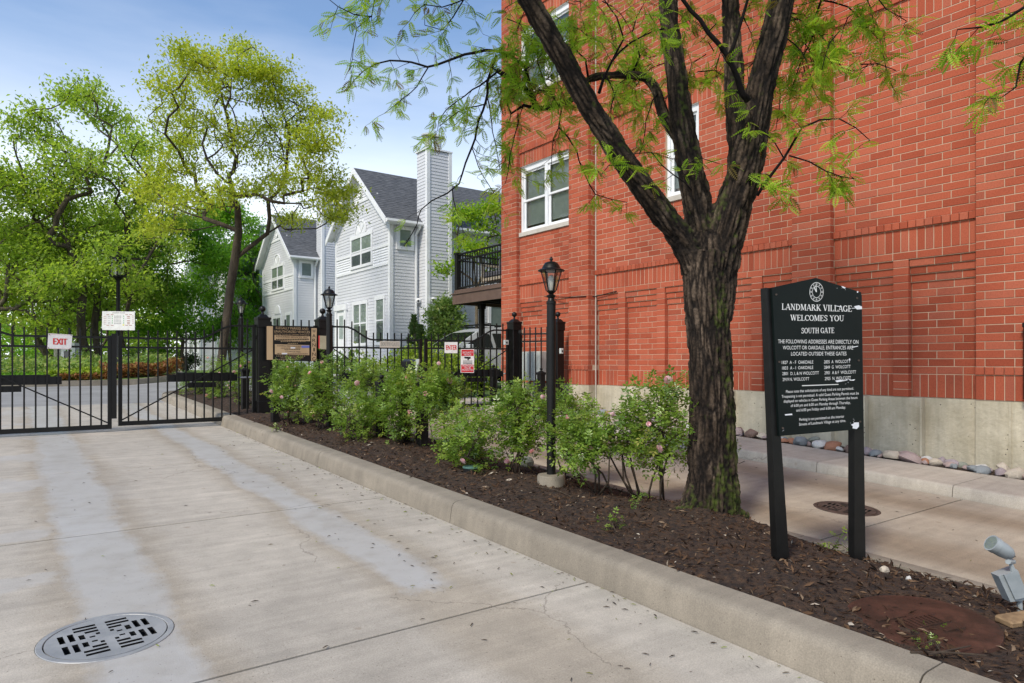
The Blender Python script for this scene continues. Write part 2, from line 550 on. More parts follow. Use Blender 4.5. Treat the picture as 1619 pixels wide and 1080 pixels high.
M['rust'] = simple('rusty_iron', (.045, .020, .013), (.090, .040, .026), 7, .55, .1, bmp=.6, bscale=40, bdist=.006)
M['hole'] = simple('drain_shade_black', (.004, .004, .004), rough=1)  # flat black painted in for the shade down the drain and its slots
M['moss'] = None
M['trex'] = simple('brown_deck_board', (.10, .06, .045), (.13, .08, .06), 5, .6)
M['metalgrey'] = simple('grey_enamel', (.42, .45, .43), (.50, .53, .51), 4, .45)
M['floodgrey'] = simple('grey_floodlight_paint', (.24, .27, .28), (.32, .35, .36), 10, .45, bmp=.1)
M['tan'] = simple('bare_tan_board', (.40, .27, .14), (.55, .40, .24), 2.5, .7, stretch=(1, 1, .3))
M['tan2'] = simple('faded_gold_print', (.34, .25, .14), rough=.6)
M['gold'] = simple('bronze_plate', (.26, .22, .14), (.34, .30, .20), 4, .45)
M['silver'] = simple('silver_car_paint', (.58, .60, .62), rough=.25, metal=.15)
M['tyre'] = simple('tyre_rubber', (.015, .015, .015), rough=.8)
M['wood'] = simple('wood_offcut', (.16, .10, .05), (.32, .21, .11), 14, .8, stretch=(1, 1, 5))
M['chairwood'] = simple('beige_chair_frame', (.48, .41, .31), rough=.6)
M['cushion'] = simple('grey_cushion', (.07, .07, .085), (.10, .10, .115), 12, .9)
M['greenlid'] = simple('green_plastic_lid', (.06, .13, .11), (.08, .17, .14), 12, .5)
M['signtan'] = simple('small_tan_sign', (.48, .43, .35), (.56, .51, .43), 5, .6)
M['blue'] = simple('blue_bin', (.02, .09, .35), rough=.5)
M['green'] = simple('print_green', (.15, .45, .2), rough=.6)
M['yellow'] = simple('print_yellow', (.8, .7, .05), rough=.6)
M['brown'] = simple('print_brown', (.38, .14, .10), rough=.6)
M['printgrey'] = simple('print_grey', (.25, .25, .24), rough=.6)
M['hydrant'] = simple('faded_red_hydrant', (.26, .03, .03), (.34, .05, .045), 6, .5)
M['paper'] = simple('white_sticker', (.72, .73, .76), rough=.6)
M['bluesticker'] = simple('blue_sticker', (.15, .18, .5), rough=.6)
M['farbrick'] = simple('dark_brown_brick', (.09, .045, .03), (.14, .07, .05), 3, .9)
M['pink'] = leafmat('rose_petal', [(0, (.72, .36, .43)), (.5, (.80, .50, .56)), (1, (.86, .66, .70))], .3, .6)
M['stem'] = simple('rose_stem', (.035, .022, .015), (.07, .05, .03), 12, .8)
M['bark2'] = simple('grey_brown_bark', (.07, .055, .035), (.16, .13, .085), 9, .95, bmp=.8, bscale=22, bdist=.04, stretch=(1, 1, .25))
M['bark3'] = simple('dark_brown_bark', (.035, .026, .017), (.085, .065, .042), 9, .95, bmp=.8, bscale=22, bdist=.04, stretch=(1, 1, .25))
M['rose'] = leafmat('rose_leaf', [(0, (.10, .18, .025)), (.5, (.20, .32, .045)), (.85, (.31, .43, .075)), (1, (.38, .38, .10))], .4, .3, .6)
M['honey'] = leafmat('honeylocust_leaf', [(0, (.15, .30, .02)), (.45, (.27, .44, .03)), (.85, (.42, .55, .045)), (1, (.16, .12, .03))], .5, .5, .3)
M['honey2'] = leafmat('young_honeylocust_leaf', [(0, (.28, .37, .03)), (.5, (.42, .50, .045)), (1, (.56, .58, .08))], .42, .5)
M['pear'] = leafmat('pear_leaf', [(0, (.19, .29, .035)), (.5, (.31, .44, .06)), (.9, (.42, .53, .09)), (1, (.44, .47, .13))], .6, .45, .4)
M['maple'] = leafmat('maple_leaf', [(0, (.11, .26, .025)), (.5, (.18, .38, .035)), (1, (.28, .47, .055))], .55, .5)
M['hedge'] = leafmat('hedge_leaf', [(0, (.14, .24, .02)), (.5, (.27, .38, .04)), (1, (.42, .48, .06))], .35, .45)
M['conifer'] = leafmat('conifer_needle', [(0, (.045, .09, .025)), (1, (.12, .19, .05))], .2, .6)
M['shrub'] = leafmat('shrub_leaf', [(0, (.15, .25, .06)), (.6, (.27, .39, .11)), (1, (.42, .44, .16))], .45, .45)
M['barberry'] = leafmat('russet_leaf', [(0, (.20, .08, .03)), (.6, (.33, .14, .05)), (1, (.20, .22, .05))], .25, .6)
M['chip'] = leafmat('mulch_chip', [(0, (.018, .009, .005)), (.55, (.058, .029, .014)), (.86, (.125, .07, .036)), (.965, (.20, .14, .09)), (1, (.5, .44, .36))], .0, .9)
M['litter'] = leafmat('leaf_litter', [(0, (.03, .02, .012)), (.6, (.07, .045, .025)), (.75, (.16, .15, .03)), (1, (.24, .32, .03))], .1, .8)

m_ = M['rust']; t_ = m_.node_tree; b_ = t_.nodes['Principled BSDF']; old = b_.inputs['Base Color'].links[0].from_socket
n_ = noisenode(t_, 5, 6, .65); r_ = rampnode(t_, [(.42, (0, 0, 0)), (.60, (1, 1, 1))]); t_.links.new(n_.outputs['Fac'], r_.inputs['Fac'])
t_.links.new(mixnode(t_, old, (.028, .016, .010), mathn(t_, 'MULTIPLY', r_.outputs['Color'], .85)), b_.inputs['Base Color'])

# ------------------------------------------------------------------ ground, driveway, kerbs, beds
rng = np.random.default_rng(7)
random.seed(7)


def sheet(name, x0, x1, y0, y1, dz, mat, nx=2, ny=2, zf=g):
    mb = MB()
    xs = [x0 + (x1 - x0) * i / nx for i in range(nx + 1)]; ys = [y0 + (y1 - y0) * i / ny for i in range(ny + 1)]
    for y in ys:
        for x in xs: mb.v.append((x, y, zf(x, y) + dz))
    for j in range(ny):
        for i in range(nx):
            a = j * (nx + 1) + i; mb.f.append((a, a + 1, a + nx + 2, a + nx + 1))
    return tag(mb.build(name, mat), kind='structure')


gb = MB()
gx = [-500, -60, -12, 3, 4, 5, 8, 12, 25, 60, 500]; gy = [-120, -20, -5, 5, 16, 28, 45, 90, 300, 900]
for y in gy:
    for x in gx: gb.v.append((x, y, g(x, max(y, -20)) - .07))
for j in range(len(gy) - 1):
    for i in range(len(gx) - 1):
        a = j * len(gx) + i; gb.f.append((a, a + 1, a + len(gx) + 1, a + len(gx)))
tag(gb.build('ground', M['grass']), kind='structure')


def slab(x0, x1, y0, y1, dz=0, depth=.06, b=.004, hole=None):
    mb = MB(); n = 0
    for i, z in ((0, -depth), (0, -b), (b, 0)):
        for x, y in ((x0 + i, y0 + i), (x1 - i, y0 + i), (x1 - i, y1 - i), (x0 + i, y1 - i)): mb.v.append((x, y, g(x, y) + dz + z))
    for k in range(2):
        for j in range(4):
            a, c = k * 4 + j, k * 4 + (j + 1) % 4; mb.f.append((a, c, c + 4, a + 4))
    if hole is None: mb.f.append((8, 9, 10, 11)); return mb
    hx, hy, hr = hole; bm = bmesh.new(); ed = []                  # paving cast round a drain
    for lp in ([(x0 + b, y0 + b), (x1 - b, y0 + b), (x1 - b, y1 - b), (x0 + b, y1 - b)], [(hx + hr * math.cos(2 * math.pi * k / 56), hy + hr * math.sin(2 * math.pi * k / 56)) for k in range(56)]):
        vs = [bm.verts.new((x, y, 0)) for x, y in lp]; ed += [bm.edges.new((vs[k], vs[(k + 1) % len(vs)])) for k in range(len(vs))]
    bmesh.ops.triangle_fill(bm, use_beauty=True, edges=ed); bm.normal_update(); bm.verts.index_update(); n = len(mb.v)
    mb.v += [(v.co.x, v.co.y, g(v.co.x, v.co.y) + dz) for v in bm.verts]
    for f in bm.faces:
        q = [n + v.index for v in f.verts]; mb.f.append(tuple(q if f.normal.z > 0 else q[::-1]))
    bm.free(); return mb


drive = sheet('driveway', -14, 2.96, -6, 18.0, -.045, M['joint'], 1, 2)
yj = [-6, .25, 3.215, 6.08, 9.0, 12.3, 15.2, 18.0]
for a, b_ in zip(yj[:-1], yj[1:]):
    slab(-14, 2.95, a + (.014 if a > 4 else .011), b_ - (.014 if b_ > 4 else .011), hole=(.385, 3.96, .302) if a < 3.96 < b_ else None).build('slab', M['drive'], drive)
sheet('access_road', -40, 3.0, 18.0, 25.2, -.006, M['asphalt'])
sheet('access_road_bend', 3.0, 12, 19.4, 25.2, -.010, M['asphalt'], 4, 2)
sheet('access_road_behind_gate', 5.0, 9.6, 13.9, 19.5, -.008, M['asphalt'], 1, 2)
entry = sheet('entry_drive', 4.98, 7.97, -4, 14.0, -.045, M['joint'], 1, 3)
ej = [-4, -.1, 2.95, 5.85, 8.8, 11.6, 14.0]
for a, b_ in zip(ej[:-1], ej[1:]):
    slab(5.0, 7.95, a + .010, b_ - .010, hole=(6.44, 3.38, .292) if a < 3.38 < b_ else None).build('slab', M['entry'], entry)


def extrude_y(prof, ys, zf, xoff=None):
    mb = MB(); n = len(prof)
    for y in ys:
        dx = xoff(y) if xoff else 0
        for x, z in prof: mb.v.append((x + dx, y, zf(y) + z))
    for j in range(len(ys) - 1):
        for i in range(n):
            k = (i + 1) % n; mb.f.append((j * n + i, j * n + k, (j + 1) * n + k, (j + 1) * n + i))
    mb.f.append(tuple(range(n))); mb.f.append(tuple((len(ys) - 1) * n + i for i in reversed(range(n))))
    return mb


KP = [(2.95, -.12), (2.952, .0), (2.972, .125), (2.982, .152), (3.005, .170), (3.04, .176), (3.19, .178), (3.19, -.12)]
kerb = bpy.data.objects.new('kerb', None); COL.objects.link(kerb); tag(kerb, kind='structure'); ORG['kerb'] = Vector()
kj = [-4, 1.26, 4.915, 8.0, 10.9, 13.8, 16.6, 18.6]
for a, b_ in zip(kj[:-1], kj[1:]):
    n_ = max(2, int((b_ - a) / .25))
    ys = [a + .004 + (b_ - a - .008) * i / n_ for i in range(n_ + 1)]
    mb = extrude_y(KP, ys, lambda y: g(3, y))
    mb.v = [(x + (.006 * mn.noise((y * 1.5, 0, z * 3)) if z > g(3, y) else 0), y, z + (.004 * mn.noise((x * 9, y * 2.1, 3)) if z > g(3, y) + .1 else 0)) for x, y, z in mb.v]
    mb.build('kerb_section', M['kerb'], kerb, smooth=50)
nose = MB(); k_ = len(KP)
for i in range(15):
    a = math.pi * i / 14
    for x, z in KP:
        r = 4.0 - x; cx, cy = 4.0 - math.cos(a) * r, 18.6 + math.sin(a) * r * .95
        nose.v.append((cx, cy, g(3, 19) + z))
for j in range(14):
    for i in range(k_):
        q = (i + 1) % k_; nose.f.append((j * k_ + i, j * k_ + q, (j + 1) * k_ + q, (j + 1) * k_ + i))
nose.build('kerb_section', M['kerb'], kerb, smooth=50)
KR = [(5.02, -.1), (5.02, .0), (5.012, .05), (4.99, .066), (4.86, .07), (4.86, -.1)]
for a, b_ in ((-4, 2.95), (2.95, 5.85), (5.85, 8.8), (8.8, 12.0)):
    ys = [a + .004 + (b_ - a - .008) * i / 8 for i in range(9)]
    extrude_y(KR[::-1], ys, lambda y: g(5, y)).build('kerb_section', M['kerb'], kerb, smooth=50)

TREE = Vector((4.82, 3.72, 0))


def bedz(X, Y):
    u = (X - 3.18) / 1.70; uu = min(1, max(0, u))
    z = (g(3, Y) + .150) * (1 - uu) + (g(5, Y) + .055) * uu + .10 * math.sin(math.pi * uu) * (.6 + .4 * mn.noise((X * .8, Y * .8, 1)))
    z += .09 * math.exp(-((X - 4.72) ** 2 + (Y - 3.6) ** 2) / .22)
    z += .028 * mn.noise((X * 4.5, Y * 4.5, 5)) + .020 * mn.noise((X * 13, Y * 13, 9)) + .010 * mn.noise((X * 31, Y * 31, 4))
    w = min(1, max(0, (.52 - math.hypot(X - 3.63, Y - 1.53)) / .2)); w = w * w * (3 - 2 * w)
    return z * (1 - w) + (g(3, Y) + .150 + .012 * mn.noise((X * 7, Y * 7, 2))) * w


bm_ = MB(); nx, ny = 44, 330
for j in range(ny + 1):
    Y = -2.5 + 21.9 * (j / ny)
    for i in range(nx + 1):
        X = 3.175 + 1.70 * i / nx
        bm_.v.append((X, Y, bedz(X, Y)))
for j in range(ny):
    for i in range(nx):
        a = j * (nx + 1) + i; bm_.f.append((a, a + 1, a + nx + 2, a + nx + 1))
bed = tag(bm_.build('planting_bed', M['soil'], smooth='all'), kind='structure')

# shredded bark lying on the bed
nch = 26000
cy = -1.0 + 13.0 * rng.random(nch) ** 1.7; cx = 3.19 + 1.66 * rng.random(nch)
P = np.array([(x, y, bedz(x, y) + .004) for x, y in zip(cx, cy)])
D = rng.normal(size=(nch, 3)); D[:, 2] *= .35
sz = .012 + .058 * rng.random(nch) ** 2.2
CH = (np.array([(0, 0, 0), (.5, .16, .10), (1, .05, 0), (.5, -.15, .03)]), np.array([(0, 3, 1), (3, 2, 1), (0, 1, 2)]))
mulch = cloud('bark_mulch', CH, P, D, sz, M['chip'], None, rng, up=.4)
tag(mulch, kind='stuff')

# pavement on the far side of the entry drive
walk = sheet('pavement', 7.97, 9.02, -4, 13.2, .06, M['joint'], 1, 3)
WP = [(7.95, -.1), (7.952, 0), (7.965, .095), (7.985, .117), (8.02, .122), (8.98, .13), (8.98, -.1)]
wj = [-4, -1.4, .1, 1.6, 3.05, 4.55, 6.05, 7.5, 9.0, 10.5, 12.0, 13.2]
for a, b_ in zip(wj[:-1], wj[1:]):
    ys = [a + .004, (a + b_) / 2, b_ - .004]
    extrude_y(WP, ys, lambda y: g(8, y)).build('slab', M['walk'], walk, smooth=50)
sheet('stone_bed', 8.97, 9.75, -4, 13.2, .115, M['soil'], 2, 4)

# ------------------------------------------------------------------ red brick building
CB = .1016; Z0 = .84
bld = thing('brick_building', 'red brick building with stepped brick panels and white windows beside the entry drive', 'building', (9.5, 5, .84))
BR = []          # x front, y lo, y hi, z lo, z hi, depth


def one(x, ya, yb, k0, k1, d):
    if ya - yb < .02: return
    BR.append((x, yb + .0042, ya - .0042, Z0 + k0 * CB + .0042, Z0 + k1 * CB - .0042, d))


def running(x, yh, yl, k0, k1, d=.1, wins=(), off=0, ends=False):
    for k in range(k0, k1):
        spans = [(yh, yl)]
        for (wh, wl, a, b_) in wins:
            if a <= k < b_:
                ns = []
                for s in spans:
                    if wh < s[0] - .001: ns.append((s[0], min(s[0], wh)))
                    if wl > s[1] + .001: ns.append((max(s[1], wl), s[1]))
                spans = ns
        o = [.2032, .3048, .1016, .2032, .3048][(k + off) % 5] if off >= 0 else .3048
        o = (.2032, .3048)[k % 2] if off == 0 else (.1016, .3048)[k % 2]
        for (a, b_) in spans:
            y = yh - o + .3048
            while y > b_:
                t, bt = min(y, a), max(y - .3048, b_)
                if t > bt: one(x, t, bt, k, k + 1, d)
                y -= .3048


def soldiers(x, yh, yl, k0, k1, d=.1):
    n = max(1, round((yh - yl) / CB)); w = (yh - yl) / n
    for i in range(n): one(x, yh - i * w, yh - (i + 1) * w, k0, k1, d)


BACK = MB()
TOP = 96


def back(x, yh, yl, k0, k1):
    BACK.box(x + .0055, yl, Z0 + k0 * CB - .0, x + .28, yh, Z0 + k1 * CB)


def bay(xp, yh, yl, subs, piers, wins=()):
    xr = xp + .09
    for (a, b_) in subs:
        soldiers(xr, a, b_, 0, 3); running(xr, a, b_, 3, 15)
        for i in range(3): running(xp + .069 - .023 * i, a, b_, 15 + i, 16 + i, .14)
        back(xr, a, b_, 0, 15)
        for i in range(3): back(xp + .069 - .023 * i, a - .001 * i, b_ + .001 * i, 15 + i, 16 + i)
    for (a, b_) in piers:
        for k in range(18): one(xp, a, b_, k, k + 1, .1)
        back(xp, a - .007, b_ + .007, 0, 18)
    running(xp, yh, yl, 18, 19); soldiers(xp, yh, yl, 19, 22); soldiers(xp - .032, yh, yl, 22, 23, .12)
    running(xp, yh, yl, 23, 49, wins=wins)
    for a in (49, 80):
        soldiers(xp, yh, yl, a, a + 3); soldiers(xp - .032, yh, yl, a + 3, a + 4, .12)
    running(xp, yh, yl, 53, 80, wins=wins); running(xp, yh, yl, 84, TOP)
    ks = [18, 33, 49, 64, 80, TOP]
    if len(wins) < 2:
        back(xp, yh, yl, 18, 33 if wins else TOP)
        for (wh, wl, a, b_) in wins: back(xp, yh, wh, a, b_); back(xp, wl, yl, a, b_); back(xp, yh, yl, b_, TOP)
    else:
        back(xp, yh, yl, 18, 33); back(xp, yh, yl, 49, 64); back(xp, yh, yl, 80, TOP)
        for (wh, wl, a, b_) in wins:
            if yh - wh > .02: back(xp, yh, wh, a, b_)
            if wl - yl > .02: back(xp, wl, yl, a, b_)


def pilaster(xp, yh, yl, ret):
    soldiers(xp, yh, yl, 0, 3, .1)
    soldiers(xp - .016, yh, yl, 3, 4, .13)
    for k in range(4, TOP):
        d = ret + .05 if k % 2 else .094
        running(xp, yh, yl, k, k + 1, d, off=1)
        if not k % 2:
            BR.append((xp + .104, yl + .005, yl + .12, Z0 + k * CB + .005, Z0 + (k + 1) * CB - .005, ret - .02 if ret > .15 else .09))
    if ret > .15: BR.append((xp + .104, yl + .005, yl + .1, Z0 + .005, Z0 + 3 * CB - .005, ret - .02))
    BACK.box(xp + .0055, yl + .0055, Z0, xp + .4, yh - .006, Z0 + TOP * CB)


W1 = [(12.67, 10.84, 33, 49), (12.67, 10.84, 64, 80)]
W2 = [(8.38, 7.64, 33, 49)]
pilaster(9.4, 13.28, 12.67, .1)
bay(9.5, 12.67, 10.84, [(12.67, 11.857), (11.653, 10.84)], [(11.857, 11.653)], W1)
pilaster(9.4, 10.84, 10.23, .2)
bay(9.6, 10.23, 5.83, [(10.23, 9.60), (9.40, 8.60), (8.40, 7.60), (7.40, 6.60), (6.40, 5.83)],
    [(9.60, 9.40), (8.60, 8.40), (7.60, 7.40), (6.60, 6.40)], W2)
pilaster(9.5, 5.83, 5.22, .1)
bay(9.6, 5.22, 3.39, [(5.22, 4.407), (4.203, 3.39)], [(4.407, 4.203)])
pilaster(9.5, 3.39, 2.78, .1)
bay(9.6, 2.78, .95, [(2.78, 1.967), (1.763, .95)], [(1.967, 1.763)])
pilaster(9.5, .95, .34, .1)

BACK.box(9.9, -3, Z0, 21, 13.2, Z0 + TOP * CB - .01)
BACK.build('wall_core', M['mortar'], bld)
MB().box(9.35, .30, Z0 + TOP * CB, 21, 13.32, Z0 + TOP * CB + .12).build('parapet_coping', M['stone'], bld)
FB = MB()
for xp, yh, yl in ((9.4, 13.28, 12.67), (9.5, 12.67, 10.84), (9.4, 10.84, 10.23), (9.6, 10.23, 5.83), (9.5, 5.83, 5.22), (9.6, 5.22, 3.39), (9.5, 3.39, 2.78), (9.6, 2.78, .95), (9.5, .95, .34)):
    FB.box(xp + .012, yl, -.6, xp + .6, yh, Z0 - .004)
for y in (4.78, 4.73, 4.0, 3.02, 6.9, 8.1): FB.box(9.5, y, -.5, 9.608 if y != 3.02 else 9.508, y + .022, Z0 - .006)
FB.build('foundation', M['foundation'], bld)


def brick_mesh(l, h, d):
    """front faces -X, origin at the low front corner (y min)"""
    b = .004; mb = MB()
    a = [(b * 0, b, b), (0, l - b, b), (0, l - b, h - b), (0, b, h - b)]
    c = [(b, 0, 0), (b, l, 0), (b, l, h), (b, 0, h)]
    e = [(d, 0, 0), (d, l, 0), (d, l, h), (d, 0, h)]
    mb.v = a + c + e
    mb.f = [(3, 2, 1, 0)]
    for o in (0, 4):
        for j in range(4):
            k = (j + 1) % 4; mb.f.append((o + j, o + k, o + k + 4, o + j + 4))
    return mb


def shown(b):
    p = [proj((b[0], y, z)) for y in (b[1], b[2]) for z in (b[3], b[4])]
    xs = [q[0] for q in p]; ys = [q[1] for q in p]; cx_, cy_ = sum(xs) / 4, sum(ys) / 4
    if max(xs) > 1619 or min(ys) < 0 or min(q[2] for q in p) < 1: return 0
    if 1214 < cx_ < 1366 and cy_ > 440: return 0
    if 1070 < cx_ < 1180: return 0
    return (max(xs) - min(xs)) * abs(ys[1] - ys[0] + ys[3] - ys[2]) / 2


order = sorted(range(len(BR)), key=lambda i: -shown(BR[i]))
near = set(order[:300]); cache = {}; rest = MB()
for i, b in enumerate(BR):
    l, h = b[2] - b[1], b[4] - b[3]
    jx = .0016 * math.sin(i * 12.9898)
    if i in near:
        key = (round(l, 3), round(h, 3), round(b[5], 3))
        if key not in cache: cache[key] = brick_mesh(*key).mesh('brick', M['brick'])
        link('brick', cache[key], bld, Vector((b[0] + jx, b[1], b[3])) - ORG['brick_building'])
    else:
        m_ = brick_mesh(l, h, b[5]); n = len(rest.v)
        rest.v += [(x + b[0] + jx, y + b[1], z + b[3]) for x, y, z in m_.v]; rest.f += [tuple(n + q for q in f) for f in m_.f]
tag(rest.build('brickwork', M['brick'], bld), kind='stuff')


def brick_window(xp, yh, yl, z0, z1, units):
    """white double-hung units in an opening, set back from the brick face"""
    x = xp + .045; fr = .07
    o = MB()
    o.box(x, yl + .002, z0, x + .12, yl + fr, z1 - .002).box(x, yh - fr, z0, x + .12, yh - .002, z1 - .002)
    o.box(x + .001, yl + fr, z1 - .12, x + .12, yh - fr, z1 - .003).box(x + .001, yl + fr, z0 + .001, x + .12, yh - fr, z0 + .05)
    w = (yh - yl - 2 * fr) / units
    for u in range(1, units): o.box(x + .002, yl + fr + w * u - .05, z0 + .05, x + .12, yl + fr + w * u + .05, z1 - .12)
    wf = o.build('window', M['white'], bld)
    for u in range(units):
        a, b_ = yl + fr + w * u + (.05 if u else 0), yl + fr + w * (u + 1) - (.05 if u < units - 1 else 0)
        zm = (z0 + z1) / 2 - .03
        s = MB()
        for lo, hi, dx in ((z0 + .05, zm + .02, .05), (zm - .02, z1 - .12, .03)):
            s.box(x + dx, a, lo, x + dx + .03, a + .045, hi).box(x + dx, b_ - .045, lo, x + dx + .03, b_, hi)
            s.box(x + dx + .001, a + .045, lo, x + dx + .03, b_ - .045, lo + .045).box(x + dx + .001, a + .045, hi - .045, x + dx + .03, b_ - .045, hi)
        s.build('sash', M['white'], wf)
        MB().quad((x + .064, b_ - .04, z0 + .09), (x + .064, a + .04, z0 + .09), (x + .064, a + .04, zm - .02), (x + .064, b_ - .04, zm - .02)).build('pane', M['glass'], wf)
        MB().quad((x + .044, b_ - .04, zm + .02), (x + .044, a + .04, zm + .02), (x + .044, a + .04, z1 - .16), (x + .044, b_ - .04, z1 - .16)).build('pane', M['glass'], wf)
        bl = MB(); z = z1 - .13
        while z > zm - .55:
            bl.quad((x + .10, a, z), (x + .10, b_, z), (x + .112, b_, z - .024), (x + .112, a, z - .024)); z -= .028
        bl.build('blind', M['blind'], wf)
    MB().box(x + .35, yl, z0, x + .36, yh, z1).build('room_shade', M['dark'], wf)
    MB().cbox(xp - .035, yl - .0, z0 - .1, xp + .15, yh + .0, z0 - .002, .006).build('sill', M['stone'], wf)
    MB().box(xp + .01, yl + .003, z1 - .004, xp + .10, yh - .003, z1 + .02).build('head', M['white'], wf)


for (wh, wl, a, b_) in W1: brick_window(9.5, wh, wl, Z0 + (a + 1) * CB, Z0 + b_ * CB, 2)
for (wh, wl, a, b_) in W2: brick_window(9.6, wh, wl, Z0 + (a + 1) * CB, Z0 + b_ * CB, 1)
MB().box(9.580, 10.205, -.2, 9.60, 10.222, Z0 + TOP * CB - .05).build('sealant_joint', M['stone'], bld)
MB().tube([(9.56, 12.2, 2.80), (9.385, 10.8, 2.66), (9.385, 10.3, 2.64), (9.585, 10.21, 2.64), (9.585, 9.62, 2.70)], .009, 6).build('wall_cable', M['blackmatte'], bld)

# balcony on the north end of the brick building
bal = MB().box(9.62, 13.3, 3.10, 12.2, 15.8, 3.24).build('balcony', M['trex'], bld)
MB().box(9.60, 13.3, 2.86, 9.64, 15.84, 3.12).box(9.64, 15.80, 2.86, 12.2, 15.84, 3.12).build('fascia', M['trex'], bal)
MB().box(9.57, 13.3, 3.125, 9.75, 15.87, 3.155).box(9.75, 15.69, 3.125, 12.2, 15.87, 3.155).build('deck_edge_board', M['trex'], bal)
jb = MB()
for y in (13.8, 14.3, 14.8, 15.3): jb.box(9.7, y, 2.9, 12.2, y + .05, 3.09)
jb.build('joists', M['blackmatte'], bal)
MB().box(9.63, 15.66, 3.15, 9.75, 15.78, 4.22).box(9.615, 15.645, 4.20, 9.765, 15.795, 4.25).build('corner_post', M['blackmatte'], bal)
MB().cbox(10.05, 15.12, .3, 10.17, 15.24, 2.86).cbox(10.03, 15.10, 2.72, 10.19, 15.26, 2.87).build('support_post', M['blackmatte'], bal)
for z in (3.28, 4.02, 4.18):
    MB().box(9.665, 13.3, z, 9.715, 15.66, z + .04).build('rail', M['blackmatte'], bal)
    MB().box(9.75, 15.70, z + .003, 12.2, 15.74, z + .038).build('rail', M['blackmatte'], bal)
balu = MB().box(-.009, -.009, 0, .009, .009, .87).mesh('baluster', M['blackmatte'])
for i in range(20): link('baluster', balu, bal, Vector((9.69, 13.38 + i * .115, 3.31)) - ORG['brick_building'])
for i in range(20): link('baluster', balu, bal, Vector((9.84 + i * .115, 15.72, 3.31)) - ORG['brick_building'])
# ------------------------------------------------------------------ row of grey clapboard houses
HX, HY0, HY1, HZ = 10.28, 21.0, 25.75, .55
EAVE, PEAK, OV = 6.10, 8.36, .30
YM = (HY0 + HY1) / 2
XB = 21.0


def lap(mb, fn, z0, z1, span, step=.112, out=.015):
    """clapboards: fn(u, z, out) gives the point; span(z) the u range"""
    z = z0
    while z < z1 - .005:
        t = min(z + step, z1)
        a0, b0 = span(z); a1, b1 = span(t)
        if b0 - a0 > .02:
            if b1 - a1 < .01: a1 = b1 = (a0 + b0) / 2
            mb.quad(fn(a0, z, out), fn(b0, z, out), fn(b1, t, .002), fn(a1, t, .002))
            mb.quad(fn(a0, z, 0), fn(b0, z, 0), fn(b0, z, out), fn(a0, z, out))
        z = t
    return mb


